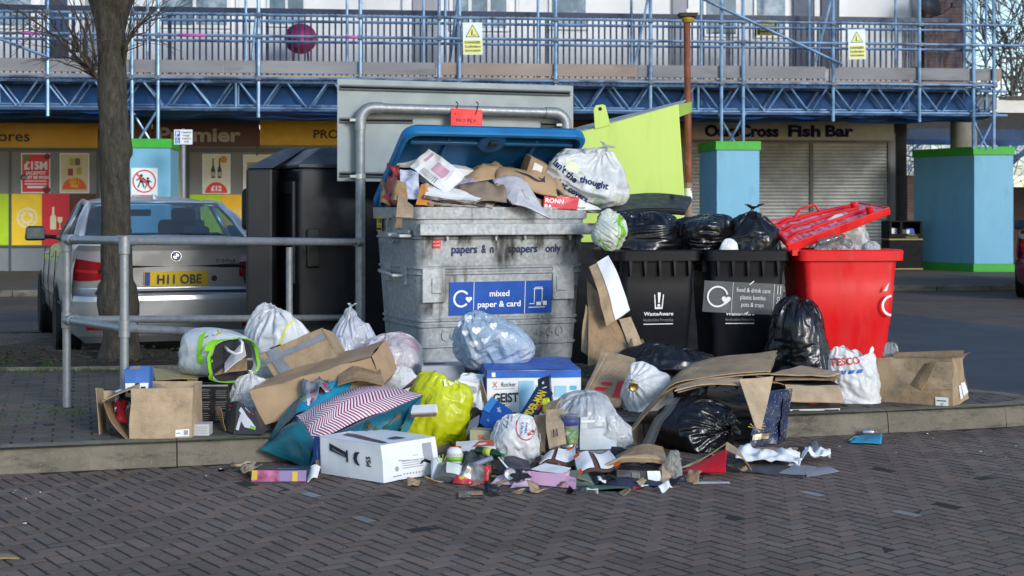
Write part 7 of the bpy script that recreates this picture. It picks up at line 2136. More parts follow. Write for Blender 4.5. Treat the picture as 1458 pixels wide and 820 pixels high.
mb=MB();Sheet(px4((215,562,7.9),(224,562,7.9),(224,530,8.15),(215,530,8.15)),None,.004,2).mesh(mb,3,5,0,.004);Sheet(px4((222,540,7.95),(282,540,7.95),(282,528,8.2),(218,525,8.25)),None,.006,3).mesh(mb,8,3,0,.004);Sheet(px4((268,560,7.88),(280,560,7.88),(284,536,8.0),(268,536,8.0)),None,.006,4).mesh(mb,3,4,0,.004);mb.build("taped_lid",YT,o)
mb=MB();
for(a_,b_)in(((222,549,7.9),(300,556,7.85)),((226,556,7.9),(262,560,7.88)),((240,548,8.0),(262,566,7.86))):mb.tube([at(*a_),at(*b_)],.006,6)
mb.build("plastic_frame",flat((.08,.085,.095),.4,"frame_grey"),o)
cx=Carton(at(270,621,7.5),Vector((.098,.01,0)),Vector((0,.10,0)),Vector((0,.01,.058)),.002,14);mb=MB();cx.closed(mb,0);o=tag(mb.build("small_carton",flat((.45,.45,.46),.5,"carton_grey")),"small pale grey carton on the kerb beside the open brown box","carton")
mb=MB()
for r_ in range(5):cx.front.rect(mb,.1,.15+r_*.15,.9,.2+r_*.15,off=.002,n=1)
mb.build("text_lines",GREYINK,o)
DG=pm("dark_grey_card",(.045,.045,.048),.5,var=.15,vs=8)
cx=Carton(at(322,616,7.62),at(368,619,7.5)-at(322,616,7.62),Vector((.02,.10,0)),at(331,570,7.75)-at(322,616,7.62),.003,15)
S1=Sheet(px4((333,618,7.55),(372,618,7.5),(362,586,7.66),(339,571,7.72)));S2=Sheet(px4((318,612,7.7),(334,618,7.54),(340,571,7.71),(323,574,7.85)))
mb=MB();S1.mesh(mb,3,3,0,.006);S2.mesh(mb,3,3,0,.006);Sheet(px4((372,618,7.5),(385,610,7.75),(372,580,7.85),(362,586,7.66))).mesh(mb,2,2,0,.006)
o=tag(mb.build("printed_box",DG),"dark grey box with a white computer mouse picture beside the brown parcel","box")
mb=MB();S1.poly(mb,[(.06,.12),(.18,.10),(.24,.40),(.40,.22),(.62,.20),(.80,.14),(.86,.26),(.70,.50),(.55,.62),(.40,.78),(.24,.86),(.14,.72),(.26,.64),(.16,.50)],0,.005);mb.build("mouse_picture",flat((.62,.62,.64),.5,"mouse_white"),o)
mb=MB();S1.poly(mb,[(.60,.18),(.82,.14),(.84,.24),(.66,.32)],0,.007);mb.build("green_light",flat((.25,.5,.05),.5,"mouse_green"),o)
mb=MB();S1.text(mb,"REDX",.62,.86,.014,-28,0,.02,.006);S1.rect(mb,.2,.42,.3,.60,off=.007,n=1);S2.text(mb,"PS",.4,.72,.014,0,0,.02,.006);mb.build("lettering",flat((.55,.55,.56),.5),o)
mb=MB();S2.rect(mb,.25,.82,.6,.88,off=.006,n=1);S1.rect(mb,.84,.76,.92,.84,off=.007,n=1);mb.build("red_print",REDP,o)
mb=MB();Sheet(px4((318,612,7.7),(322,614,7.62),(314,580,7.8),(306,578,7.85))).mesh(mb,2,3,0,.004);mb.build("torn_flap",CARD3,o)
BEE=m_bag("bee_bag_film",(.62,.66,.68),.3,.1,c2=(.50,.54,.57),c2t=(.5,.7),c2s=4,wr=.35,ws=6)
k=8.2/FPX
c0=at(303,540,8.15);prof_=[(256,.62,508),(262,.86,502),(280,.98,499),(305,1.0,500),(325,.98,503),(336,.94,507),(342,.86,509)]
vs,fs=[],[];NU=48
for i,(px,s_,yc)in enumerate(prof_):
 hh=34*k*s_;dd=.17*s_;ax_=i/(len(prof_)-1)
 for q in range(NU):
  a_=2*math.pi*q/NU;e=2.8
  rr=(abs(math.cos(a_))**e+abs(math.sin(a_))**e)**(-1/e)
  z=rr*math.sin(a_)*hh;y=rr*math.cos(a_)*dd
  d_=.012*n1(ax_*4,math.cos(a_)*2,math.sin(a_)*2,6)
  p=at(px,yc,8.15)+Vector((.75*ax_**1.5*y+.012*n1(q*.4,i,0,3),y*(1+d_*4)-.22*(ax_-.3),z*(1+d_*3)))
  vs.append(p)
for i in range(len(prof_)-1):
 for q in range(NU):a_,b_=i*NU+q,i*NU+(q+1)%NU;fs.append((a_,b_,b_+NU,a_+NU))
fs.append(tuple(range(NU)))
mb=MB();mb.add(vs,fs);o=mb.build("shopping_bag",BEE,smooth=True);tag(o,"white and green bag for life with bee drawings, mouth open, on the black printed box","shopping bag")
md=o.modifiers.new("sub",'SUBSURF');md.levels=md.render_levels=1
GB=flat((.22,.56,.012),.4,"bag_green");YB=flat((.62,.47,.015),.45,"bee_yellow")
mb=MB()
ring_=[vs[(len(prof_)-1)*NU+q]for q in range(NU)];cen=sum((Vector(p)for p in ring_),Vector())/NU
for i in range(NU):
 a_,b_=Vector(ring_[i]),Vector(ring_[(i+1)%NU]);an=i/NU*360
 w_=.05 if 40<an<150 else .018
 ao,bo=a_+(a_-cen)*.03,b_+(b_-cen)*.03
 t_=Vector((-1,.06,.02)).normalized()*w_
 mb.add([ao,bo,bo+t_,ao+t_],[(0,1,2,3)])
mb.build("green_hem",GB,o,solid=.004)
dcl=Decal(o,at(300,505,7.5),(1,0,0),(0,0,1),.004);X=lambda x,y:((x-300)*k,-(y-505)*k)
dcl.poly([X(260,490),X(268,484),X(264,528),X(258,520)],0);dcl.poly([X(258,517),X(268,517),X(269,528),X(259,527)],0);dcl.poly([X(279,521),X(288,521),X(288,529),X(284,529),X(284,525),X(279,525)],0)
dcl.poly([X(283,484),X(289,482),X(288,487),X(283,490)],1);dcl.poly([X(303,482),X(316,476),X(326,478),X(310,488),X(302,488)],1)
for y_ in(0,4):dcl.poly([X(283,510+y_),X(287,510+y_),X(287,512+y_),X(283,512+y_)],1)
dcl.poly([X(290,511),X(294,511),X(294,518),X(290,518)],1);dcl.poly([X(282,513),X(286,513),X(286,518),X(282,518)],1)
for(a_,b_)in(((279,490),(283,484)),((290,481),(294,479)),((286,508),(287,500)),((287,500),(292,495)),((268,493),(273,490)),((322,476),(326,472)),((326,472),(332,475))):
 p,q=Vector(X(*a_)),Vector(X(*b_));n_=(q-p).normalized()*.0022;dcl.poly([(p.x-n_.y,p.y+n_.x),(p.x+n_.y,p.y-n_.x),(q.x+n_.y,q.y-n_.x),(q.x-n_.y,q.y+n_.x)],2)
dcl.poly([(X(281.5,487)[0]+.012*math.cos(a_*.5),X(281.5,487)[1]+.008*math.sin(a_*.5))for a_ in range(12)],3)
dcl.poly([(X(312,482)[0]+.018*math.cos(a_*.5),X(312,482)[1]+.010*math.sin(a_*.5))for a_ in range(12)],3)
dcl.build("bee_prints",[GB,YB,INK,flat((.70,.72,.74),.4,"bee_white")])
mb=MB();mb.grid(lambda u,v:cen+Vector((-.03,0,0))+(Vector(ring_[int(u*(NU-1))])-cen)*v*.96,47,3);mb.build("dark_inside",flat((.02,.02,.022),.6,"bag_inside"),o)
mb=MB();mb.tube([at(318,492,7.98),at(325,500,7.9),at(335,504,7.85),at(343,502,7.85),at(344,488,7.9),at(340,482,8.0)],.008,8);mb.build("handle",WHITE,o,smooth=True)
o,S=flatthing("carton","white card carton poking out of the bag for life","carton",((320,530,7.9),(350,505,7.95),(346,486,8.05),(322,514,8.0)),flat((.55,.54,.57),.5,"card_white"),.006,.003,105)
o,S=flatthing("cardboard_scrap","brown card tray edge inside the mouth of the bag for life","cardboard",((306,534,7.92),(352,526,7.95),(352,510,8.05),(304,516,8.02)),CARD3,.006,.003,106)
O_=at(395,546,8.12);exv=at(480,509,8.10)-O_;ezv=at(372,505,8.22)-O_;eyv=exv.cross(ezv).normalized()*-.24
if eyv.y<0:eyv=-eyv
eyv+=Vector((.0,.0,.06))
cx=Carton(O_,exv,eyv,ezv,.004,17,6,.006);mb=MB();cx.closed(mb,0,n=4)
o=tag(mb.build("taped_carton",CARD),"tilted brown carton bound with strips of grey duct tape","box")
mb=MB()
for S_,a_ in((cx.front,((.10,.0,.28,1),(.0,.62,1,.80))),(cx.top,((.0,.10,1.0,.28),(.0,.62,1,.80),(.15,.0,.33,1)))):
 for q,(u0,v0,u1,v1)in enumerate(a_):S_.rect(mb,u0,v0,u1,v1,off=.006+.002*q,n=8)
mb.build("duct_tape",DUCT,o)
mb=MB();cx.top.rect(mb,.50,.34,.56,.56,off=.010,n=2);mb.build("red_mark",REDP,o)
mb=MB();cx.top.rect(mb,.36,.2,.46,.7,off=.012,n=4);mb.build("torn_card",CARD2,o)
O_=at(374,606,7.68);exv=at(548,548,7.80)-O_;ezv=at(356,562,7.78)-O_
cx=Carton(O_,exv,Vector((.05,.30,.06)),ezv*1.02,.012,19,5,.015);mb=MB();cx.closed(mb,0,n=12)
o=tag(mb.build("wrapped_parcel",KRAFT,smooth=True,angle=40,bevel=.02),"long sagging parcel in brown kraft paper under the taped carton","parcel")
mb=MB();Sheet(px4((478,548,7.70),(548,545,7.70),(540,520,7.9),(482,532,7.88)),lambda u,v:.02*math.sin(u*4),.012,8).mesh(mb,8,6,0,.005);mb.build("torn_end",CARD3,o)
o,S=flatthing("plastic_wrap","scrap of grey plastic wrap between the parcel and the teal gift bag","plastic",((425,566,7.62),(470,556,7.66),(466,545,7.78),(432,545,7.8)),pm("grey_wrap",(.24,.25,.28),.25,.2,.3,9,bump=.6,bs=20),.005,.04,107,None,12,8,14,None,True)
def m_chev():
 m,nt,b,out=_new("chevron_print")
 uvn=N(nt,"TexCoord");s_=N(nt,"SeparateXYZ");nt.links.new(uvn.outputs["UV"],s_.inputs[0])
 zz=math_(nt,'PINGPONG',math_(nt,'MULTIPLY',s_.outputs[1],5.0),1.0)
 t=math_(nt,'FRACT',math_(nt,'MULTIPLY_ADD',s_.outputs[0],34.0,math_(nt,'MULTIPLY',zz,2.2)))
 st=math_(nt,'GREATER_THAN',t,.5)
 c=mix_(nt,st,(.70,.66,.67),(.26,.018,.085));nt.links.new(c,b.inputs["Base Color"]);b.inputs["Roughness"].default_value=.35
 bump_(nt,b,noise_(nt,pos(nt),14,3),.3,.02)
 return m
TEAL=pm("teal_gloss_paper",(.012,.115,.15),.30,var=.25,vs=4,c2=(.010,.06,.085),c2s=3,bump=.35,bs=10,dist=.02)
TEAL2=pm("teal_blue_paper",(.012,.20,.34),.32,var=.2,vs=5,c2=(.02,.30,.36),c2s=6,bump=.3,bs=10,dist=.02)
MB.warp=((.045,2.3),(.014,7.0))
gb=dict(T0=at(425,588,7.55),G=at(459,624,7.34),R0=at(525,545,7.85),R1=at(598,563,7.62),L1=at(367,640,7.40),Lb=at(449,665,7.30),K0=at(430,560,7.80),K1=at(512,543,7.95),B1=at(588,612,7.45),Rb=at(560,632,7.42))
def q4(a,b,c,d,seed=1,amp=.020):return Sheet([gb[a],gb[b],gb[c],gb[d]],lambda u,v:.075*math.sin(u*3.14)**.7*math.sin(v*3.14)**.7 if 0<u<1 and 0<v<1 else 0,amp,seed,4)
mb=MB();q4('L1','Lb','G','T0',2).mesh(mb,18,18);q4('Lb','Rb','R1','G',3).mesh(mb,26,16);q4('Rb','B1','R1','R1',3).mesh(mb,2,2)
Sheet([gb['L1'],gb['T0'],gb['K0'],gb['K0']],None,.008,5,5).mesh(mb,6,6)
o=tag(mb.build("gift_bag",TEAL,smooth=True,angle=45),"large teal gift bag with a maroon and white chevron side, lying over the kerb","gift bag")
mb=MB();S_=q4('G','R1','R0','T0',6,.010);S_.mesh(mb,30,16,0,0,True,off=.002);mb.build("chevron_side",m_chev(),o,smooth=True)
mb=MB();S_=q4('T0','R0','K1','K0',7);S_.mesh(mb,20,12,0,0,off=.001);mb.build("upper_side",TEAL2,o,smooth=True)
mb=MB();rr=random.Random(4)
for q in range(5):
 u_,v_=.1+rr.random()*.35,.15+rr.random()*.6
 S_.poly(mb,[(u_+.04*math.cos(a_)*(1+.4*math.cos(3*a_)),v_+.16*math.sin(a_)*(1+.4*math.cos(3*a_)))for a_ in[q*1.3+t_*.5 for t_ in range(12)]],q%3,.011+q*.001)
mb.build("flower_prints",[flat((.60,.55,.56),.5),flat((.42,.04,.12),.5),flat((.08,.25,.06),.5)],o)
S_=q4('Lb','Rb','R1','G',3);mb=MB()
for q in range(6):
 u_,v_=.45+rr.random()*.45,.3+rr.random()*.4
 S_.poly(mb,[(u_+.03*math.cos(a_)*(1+.4*math.cos(3*a_)),v_+.10*math.sin(a_)*(1+.4*math.cos(3*a_)))for a_ in[q*1.3+t_*.5 for t_ in range(12)]],q%2,.012)
mb.build("leaf_prints",[flat((.02,.06,.03),.5),flat((.12,.05,.04),.5)],o)
MB.warp=((.007,3.1),(.004,9.0))
o=bag("carrier_bag","bright yellow carrier bag with white lettering in the middle of the pile","carrier bag",(568,528,674,642),7.78,YBAG,55,depth=.6,facets=9,crumple=.085,pleat=.10,pleats=9,top='closed',bottom=.1,rot=RY(22).to_3x3(),lump=.16)
dcl=Decal(o,at(620,585,7.0),(1,0,0),(0,0,1),.014);k=7.6/FPX
dcl.text("I'M A",(642-620)*k,-(572-585)*k,.034,10,0,.04,1.4)
dcl.build("lettering",[flat((.82,.84,.72),.4,"pale_letter")])
dcl=Decal(o,at(620,585,7.0),(1,0,0),(0,0,1),.0045);dcl.poly([((x-620)*k,-(y-585)*k)for x,y in((648,553),(660,552),(665,562),(652,560))]);dcl.build("red_patch",[REDP])
o,S=flatthing("carton","white and brown carton lying across the yellow carrier bag","carton",((587,590,7.36),(622,588,7.30),(621,577,7.34),(589,579,7.40)),PAPERW,.02,.002,108)
sub(S,o,"brown_side",CARD3,lambda S,mb:Sheet(px4((586,593,7.38),(621,592,7.31),(622,588,7.30),(587,590,7.36))).mesh(mb,2,1,0,.01))
o,S=flatthing("cardboard_scrap","brown card with a red mark behind the yellow carrier bag","cardboard",((570,556,8.0),(600,545,7.95),(622,528,8.05),(590,540,8.1)),CARD3,.006,.004,109)
sub(S,o,"red_mark",REDP,lambda S,mb:S.rect(mb,.35,.1,.6,.5,off=.006))
cx=Carton(at(600,560,8.45),Vector((.25,.06,0)),Vector((-.04,.22,0)),Vector((0,0,.16)),.003,21);mb=MB();cx.closed(mb,0);o=tag(mb.build("grey_carton",flat((.38,.39,.42),.5,"carton_bluegrey")),"flat grey carton behind the yellow carrier bag at the steel bin's foot","carton")
mb=MB();cx.top.rect(mb,.1,.3,.6,.7,off=.003);mb.build("dark_print",INK,o)
ex,ey,ez=yaw_axes(.532,.58,.30,5)
cx=Carton(at(691,603,7.98),ex,ey,ez+Vector((0,.03,0)),.003,22,5,.008);mb=MB();cx.closed(mb,0,n=3)
o=tag(mb.build("printed_box",PAPERW),"big white box with a blue lid and blue squares in the centre of the pile","box")
mb=MB();cx.top.mesh(mb,10,8,0,0,off=.004);Sheet([cx.front.P(0,.86,.004),cx.front.P(1,.86,.004),cx.front.P(1,1,.004),cx.front.P(0,1,.004)]).mesh(mb,3,1);cx.left.mesh(mb,6,6,0,0,off=.004);mb.build("blue_lid",pm("lid_blue_card",(.010,.095,.40),.45,var=.25,vs=7,c2=(.02,.16,.50),c2s=5),o)
SQ=[(.34,.22,.50,.80),(.24,.02,.42,.20),(.52,.52,.60,.72),(.72,.50,.84,.70),(.88,.62,.95,.70),(.10,.20,.20,.34),(.58,.02,.70,.16),(.86,.28,1.0,.42),(.44,.30,.56,.46)]
mb=MB()
for q,s_ in enumerate(SQ):cx.front.rect(mb,*s_,q%3,.0025+.0006*q,2)
mb.build("blue_squares",[flat((.28,.52,.66),.5,"square_pale"),flat((.10,.40,.58),.5,"square_mid"),flat((.40,.58,.70),.5,"square_light")],o)
mb=MB();cx.front.text(mb,"GEIST",.20,.50,.050,0,0,.03,.008,width=.145);cx.front.text(mb,"Rocker",.235,.74,.026,0,0,.0,.008,width=.085);cx.front.rect(mb,.07,.655,.30,.66,off=.008,n=1)
for v_,w_ in((.36,.10),(.20,.22),(.05,.35)):cx.front.rect(mb,.09,v_,.09+w_,v_+.02,off=.008,n=1)
mb.build("lettering",INK,o)
mb=MB();cx.front.text(mb,"X",.085,.745,.034,0,0,.0,.008,width=.028);mb.build("orange_letter",flat((.62,.16,.04),.5,"letter_orange"),o)
mb=MB();cx.front.rect(mb,.05,.88,.09,.96,off=.008,n=1);mb.build("white_mark",WHITE,o)
cx=Carton(at(770,582,7.74),at(787,576,7.74)-at(770,582,7.74),Vector((.01,.05,0)),at(766,541,7.80)-at(770,582,7.74),.001,23);mb=MB();cx.closed(mb,0);o=tag(mb.build("game_case",flat((.012,.013,.016),.35,"case_black")),"slim black game accessory box leaning on the big white box","box")
mb=MB();cx.front.rect(mb,.2,.62,.75,.66,off=.003,n=1);cx.front.disc(mb,.45,.82,.007,0,.003);mb.build("white_print",flat((.5,.52,.55),.4),o)
mb=MB();cx.right.rect(mb,.1,.1,.4,.9,off=.003,n=1);cx.left.rect(mb,.5,.1,.8,.8,off=.003,n=1);mb.build("blue_edges",flat((.06,.30,.48),.4,"edge_blue"),o)
o,S=flatthing("toy_box","navy box panel with slanted yellow capitals, in front of the big white box","box",((735,600,7.66),(756,604,7.60),(788,560,7.72),(766,552,7.78)),flat((.018,.028,.085),.4,"toy_navy"),.02,.002,110)
def spid(S,mb):
 vs,fs,w=text_geo("SPIDER-MAN",.03);K=.86/w
 mb.add([S.P(.5-(p.y-.36)*.62*(1.15 if True else 1),.07+p.x*K,.0125)for p in vs],fs)
sub(S,o,"lettering",YELP,spid)
sub(S,o,"red_mark",REDP,lambda S,mb:S.rect(mb,.82,.38,.96,.55,off=.012,n=1))
sub(S,o,"lower_strip",flat((.03,.25,.45),.4,"strip_blue"),lambda S,mb:Sheet(px4((741,612,7.62),(758,618,7.58),(764,600,7.6),(748,594,7.64))).mesh(mb,2,2,0,.008))
bag("food_packet","small yellow food packet beside the navy box panel","packet",(768,567,786,590),7.68,YBAG,57,depth=.5,facets=8,crumple=.08,top='closed')
cx=Carton(at(660,585,7.95),Vector((.115,.02,-.02)),Vector((.02,.12,.03)),Vector((-.02,.03,.165)),.010,25,9,.012);mb=MB();cx.closed(mb,0,n=8)
o=tag(mb.build("food_carton",PAPERW),"crushed white food carton between the yellow bag and the big white box","carton")
mb=MB();cx.front.rect(mb,.25,.6,.7,.62,off=.012,n=2);cx.front.rect(mb,.4,.66,.8,.86,off=.012,n=3);cx.front.disc(mb,.5,.2,.018,0,.013);mb.build("faint_print",GREYINK,o)
mb=MB();Sheet(px4((688,578,7.9),(695,582,7.85),(686,540,8.0),(682,542,8.05)),None,.012,3).mesh(mb,3,8,0,.004);mb.build("brown_edge",CARD2,o)
cx=Carton(at(682,602,7.62),at(712,622,7.5)-at(682,602,7.62),Vector((.05,.12,.05)),at(686,583,7.72)-at(682,602,7.62),.002,26);mb=MB();cx.closed(mb,0);o=tag(mb.build("blue_carton",flat((.012,.07,.28),.4,"carton_deep_blue")),"tilted deep blue carton with a pale logo behind the white blue-printed bag","carton")
mb=MB();cx.top.text(mb,"kp",.6,.55,.03,-30,0,.03,.004);cx.front.ring(mb,.35,.5,.006,.009,0,.003);mb.build("logo",flat((.45,.5,.6),.4,"logo_pale"),o)
mb=MB();cx.top.rect(mb,.0,.0,.3,1,off=.003,n=2);mb.build("light_blue_band",flat((.05,.22,.50),.4,"band_lightblue"),o)
o,S=flatthing("cardboard_scrap","lilac grey card under the deep blue carton","cardboard",((664,622,7.55),(680,606,7.6),(682,592,7.7),(668,600,7.7)),flat((.20,.20,.34),.5,"card_lilac"),.004,.003,111)
cx=Carton(at(669,632,7.5),Vector((.105,-.02,0)),Vector((.02,.08,0)),Vector((.0,.02,.07)),.003,27);mb=MB();cx.closed(mb,0,n=3);o=tag(mb.build("food_carton",flat((.40,.36,.20),.5,"carton_straw")),"small straw coloured carton under the deep blue carton","carton")
mb=MB();cx.front.text(mb,"SK",.6,.5,.025,0,0,.0,.004);mb.build("red_lettering",REDP,o)
bag("dark_packet","dark food wrapper stuffed below the crushed white carton","packet",(662,580,692,612),7.8,pm("dark_foil",(.03,.025,.025),.35,.2,.5,14,c2=(.45,.30,.2),c2s=18,c2t=(.6,.64)),58,facets=8,crumple=.1,top='closed')
o=bag("carrier_bag","white carrier bag with blue print in front of the big white box","carrier bag",(697,588,776,662),7.42,TESB,59,depth=.7,facets=14,crumple=.045,pleat=.1,top='closed',bottom=.1,rot=RY(-30).to_3x3())
dcl=Decal(o,at(738,624,6.8),(1,0,0),(0,0,1),.0035);k=7.25/FPX
def rg(cx_,cy_,r0,r1,m,a0=0,a1=360,sx=.85,n=20):
 for q in range(n):
  A,B_=R(a0+(a1-a0)*q/n),R(a0+(a1-a0)*(q+1)/n)
  dcl.add([(cx_+r*sx*math.cos(t_),cy_+r*math.sin(t_))for r,t_ in((r0,A),(r1,A),(r1,B_),(r0,B_))],[(0,1,2,3)],m)
rg(.045,-.03,.060,.066,1,150,300);rg(.045,-.03,.060,.063,0,-60,150)
for(t_,x,y,h)in(("halley's",.025,-.04,.016),("bakery",.048,-.035,.013),("fresh daily",-.048,.0,.012),("baked",-.028,.01,.009)):dcl.text(t_,x,y,h,80,0,.01)
dcl.poly([(.0,.03),(.022,.024),(.002,.048)],0);dcl.poly(circle2(.011,10,(.075,-.06)),1);dcl.poly(circle2(.009,10,(.058,-.066)),1)
dcl.build("prints",[flat((.02,.08,.36),.5,"print_blue"),flat((.5,.03,.05),.5,"print_red")])
for i,(c_,lb)in enumerate(((((757,640,7.4),(776,646,7.36),(783,590,7.5),(762,592,7.52)),"notched cardboard insert left of the clear bag of tubs"),(((782,640,7.32),(806,632,7.3),(802,582,7.42),(778,584,7.45)),"curved cardboard insert against the clear bag of tubs"),(((772,606,7.46),(790,596,7.44),(800,566,7.6),(782,572,7.62)),"crumpled cardboard end above the clear bag of tubs"))):
 o,S=flatthing("cardboard_insert",lb,"cardboard",c_,(CARD3,CARD2,CARD)[i],.008,.010,112+i,lambda u,v:.02*math.sin(v*3),8,10)
 sub(S,o,"slot",INK if i else PAPERW,lambda S,mb:(S.rect(mb,.4,.2,.46,.4,off=.014,n=1),S.rect(mb,.6,.2,.66,.4,off=.014,n=1)))
TUBM=m_bag("clear_tub_bag",(.62,.64,.67),.25,.25,.82,c2=(.40,.43,.47),c2t=(.48,.66),c2s=7,c3=(.74,.75,.77),c3t=(.5,.66),c3s=5,wr=.5)
bag("clear_bag","large cloudy bag of square plastic tubs at the front of the pile","bag",(782,557,899,648),7.62,TUBM,60,depth=.7,facets=12,crumple=.045,pleat=.06,top='closed',bottom=.12)
cx=Carton(at(826,640,7.45),Vector((.19,.03,0)),Vector((-.02,.2,0)),Vector((0,.02,.17)),.003,28);mb=MB();cx.closed(mb,0);o=tag(mb.build("plastic_tub",flat((.42,.46,.50),.25,"tub_grey")),"square grey plastic tub inside the large cloudy bag","tub")
mb=MB();cx.front.rect(mb,.0,.82,1,.9,off=.006,n=2);mb.build("tub_rim",flat((.6,.63,.66),.3,"tub_rim"),o)
M=T(*at(810,637,7.38));o=thing("food_tin","tall labelled tin beside the large cloudy bag","tin",M)
mb=MB(M);mb.lathe([(0,0),(.045,0),(.047,.004),(.045,.008),(.045,.165),(.047,.17),(.045,.174),(0,.172)],24);mb.build("can",pm("tin_metal",(.30,.33,.34),.35,.6,.3,8),o,smooth=True,angle=40)
mb=MB(M);mb.lathe([(.0455,.02),(.0455,.10)],24);mb.lathe([(.0455,.12),(.0455,.16)],24,m=1);mb.build("label",[pm("green_label",(.16,.26,.10),.5,var=.6,vs=18,c2=(.55,.6,.5),c2s=25),flat((.05,.07,.2),.5,"label_navy")],o,smooth=True)
O_=at(545,688.5,6.87);exv=at(617,677,7.12)-O_;exv.z=0;eyv=at(455,674.5,7.15)-O_;eyv.z=0
exv=exv.normalized()*.37
cx=Carton(Vector((O_.x,O_.y,.004)),exv,eyv,Vector((-.012,.012,.182)),.0015,29,5,.003);mb=MB();cx.closed(mb,0,n=2)
BOXW=pm("box_white_gloss",(.74,.745,.76),.4,var=.04,vs=6,c2=(.62,.63,.65),c2s=4,c2t=(.5,.8))
o=tag(mb.build("printed_box",BOXW,bevel=.003),"glossy white game console box lying on the block paving in front","box")
S_=Sheet([cx.c[0,1,0],cx.c[0,0,0],cx.c[0,0,1],cx.c[0,1,1]])
mb=MB()
S_.poly(mb,[(.20,.66),(.48,.53),(.48,.68),(.20,.86)][::1],0,.004);S_.rect(mb,.47,.42,.50,.74,off=.004,n=1)
S_.poly(mb,[(.63,.74),(.60,.70),(.58,.56),(.60,.44),(.64,.38),(.68,.38),(.65,.46),(.635,.56),(.65,.66),(.69,.74)],0,.004)
S_.text(mb,"PS5",.80,.52,.026,90,0,.03,.004);S_.text(mb,"PS",.04,.22,.012,90,0,.02,.004)
T_=Sheet([cx.c[0,1,1],cx.c[0,0,1],cx.c[1,0,1],cx.c[1,1,1]])
T_.poly(mb,[(.12,.40),(.16,.28),(.92,.12),(.96,.18),(.90,.22),(.25,.42)][::-1],0,.004);T_.poly(mb,[(.72,.46),(.84,.44),(.86,.64),(.70,.64)],0,.004)
mb.build("console_print",flat((.022,.024,.038),.35,"console_dark"),o)
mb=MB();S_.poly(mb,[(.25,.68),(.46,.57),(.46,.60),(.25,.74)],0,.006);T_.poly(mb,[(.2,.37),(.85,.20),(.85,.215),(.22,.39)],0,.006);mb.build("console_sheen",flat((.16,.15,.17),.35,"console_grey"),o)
F_=Sheet([cx.c[0,0,0],cx.c[1,0,0],cx.c[1,0,1],cx.c[0,0,1]])
mb=MB();
for q in range(4):F_.rect(mb,.36,.28+q*.06,.72,.30+q*.06,off=.003,n=1)
for q in range(7):F_.disc(mb,.38+q*.05,.13,.0045,0,.003,10)
F_.rect(mb,.18,.10,.34,.13,off=.003,n=1);F_.disc(mb,.26,.30,.012,0,.003);F_.rect(mb,.55,.58,.64,.60,off=.003,n=1)
mb.build("small_print",GREYINK,o)
mb=MB();F_.poly(mb,[(.30,.50),(.62,.44),(.63,.46),(.30,.53)],0,.004);F_.rect(mb,.74,.42,.90,.88,off=.003,n=1);mb.build("torn_shadow",flat((.30,.31,.34),.6),o)
mb=MB();Sheet([cx.c[0,1,0],cx.c[0,1,1],cx.c[0,1,1]+eyv.normalized()*.02,cx.c[0,1,0]+eyv.normalized()*.03]).mesh(mb,2,2,0,.006);Sheet([S_.P(0,0,.004),S_.P(.05,0,.004),S_.P(.05,1,.004),S_.P(0,1,.004)]).mesh(mb,1,1);mb.build("blue_end",flat((.015,.05,.20),.45,"box_end_blue"),o)
mb=MB();S_.poly(mb,[(-.01,.14),(.06,.20),(.05,.38),(-.01,.34)],0,.010);mb.build("torn_corner",CARD3,o)
# ---- small litter on the road in front
o,cx=None,None
cx=Carton(at(357,687,6.93),Vector((.27,-.01,0)),Vector((.02,.13,0)),Vector((0,.02,.055)),.002,30);mb=MB();cx.closed(mb,0,n=2)
o=tag(mb.build("toy_carton",flat((.02,.022,.04),.4,"toy_dark")),"flat toy carton with a rainbow coloured front lying by the kerb","carton")
mb=MB();cx.front.mesh(mb,10,3,0,0,off=.003);mb.build("colour_print",pm("rainbow_print",(.45,.10,.20),.4,var=.7,vs=14,c2=(.25,.20,.35),c2s=9,c2t=(.5,.58)),o)
mb=MB();cx.front.rect(mb,.0,.2,.10,1,off=.005,n=1);cx.front.rect(mb,.74,.1,.84,.9,off=.005,n=1);mb.build("yellow_print",flat((.62,.40,.05),.5,"toy_yellow"),o)
mb=MB();cx.top.text(mb,"tooddler",.62,.3,.022,0,0,.0,.004);mb.build("lettering",flat((.45,.47,.5),.5),o)
mb=MB();Sheet(px4((436,689,6.88),(452,682,6.95),(458,666,7.05),(440,668,7.05)),lambda u,v:.02*math.sin(u*3),.004,3).mesh(mb,6,6,0,.003);mb.build("open_flap",PAPERW,o)
mb=MB()
for P_ in(((328,664,7.3),(345,662,7.25),(352,657,7.3),(362,659,7.25),(352,666,7.2),(349,673,7.15),(356,670,7.1)),((330,660,7.35),(338,664,7.28),(360,663,7.2)),((349,662,7.25),(344,668,7.2),(350,674,7.1))):
 mb.tube([Vector((at(*p).x,at(*p).y,max(.012,at(*p).z)))for p in P_],.010,6)
tag(mb.build("brown_strap",CARD2,smooth=True),"tangle of brown paper strap lying against the kerb","strap")
o,S=flatthing("metal_strip","dark flat strip lying on the paving beside the brown strap","strip",((310,672,7.2),(350,668,7.22),(352,665,7.27),(312,670,7.25)),flat((.05,.05,.055),.4),.006,.001,116)
def tray(label,c,name="plastic_tray",mat=None,seed=1,cat="tray"):
 S=Sheet(px4(*c),lambda u,v:.04*(1-(2*u-1)**4)*(1-(2*v-1)**4),.008,seed,8);mb=MB();S.mesh(mb,14,10,0,.003)
 return tag(mb.build(name,mat or m_glass("clear_tray_%d"%seed,(.80,.86,.86),.45,.1),smooth=True),label,cat),S
o,S=tray("clear plastic salad tray with a green leaf print",((617,686,6.92),(660,688,6.86),(662,662,6.95),(622,658,7.05)),seed=2)
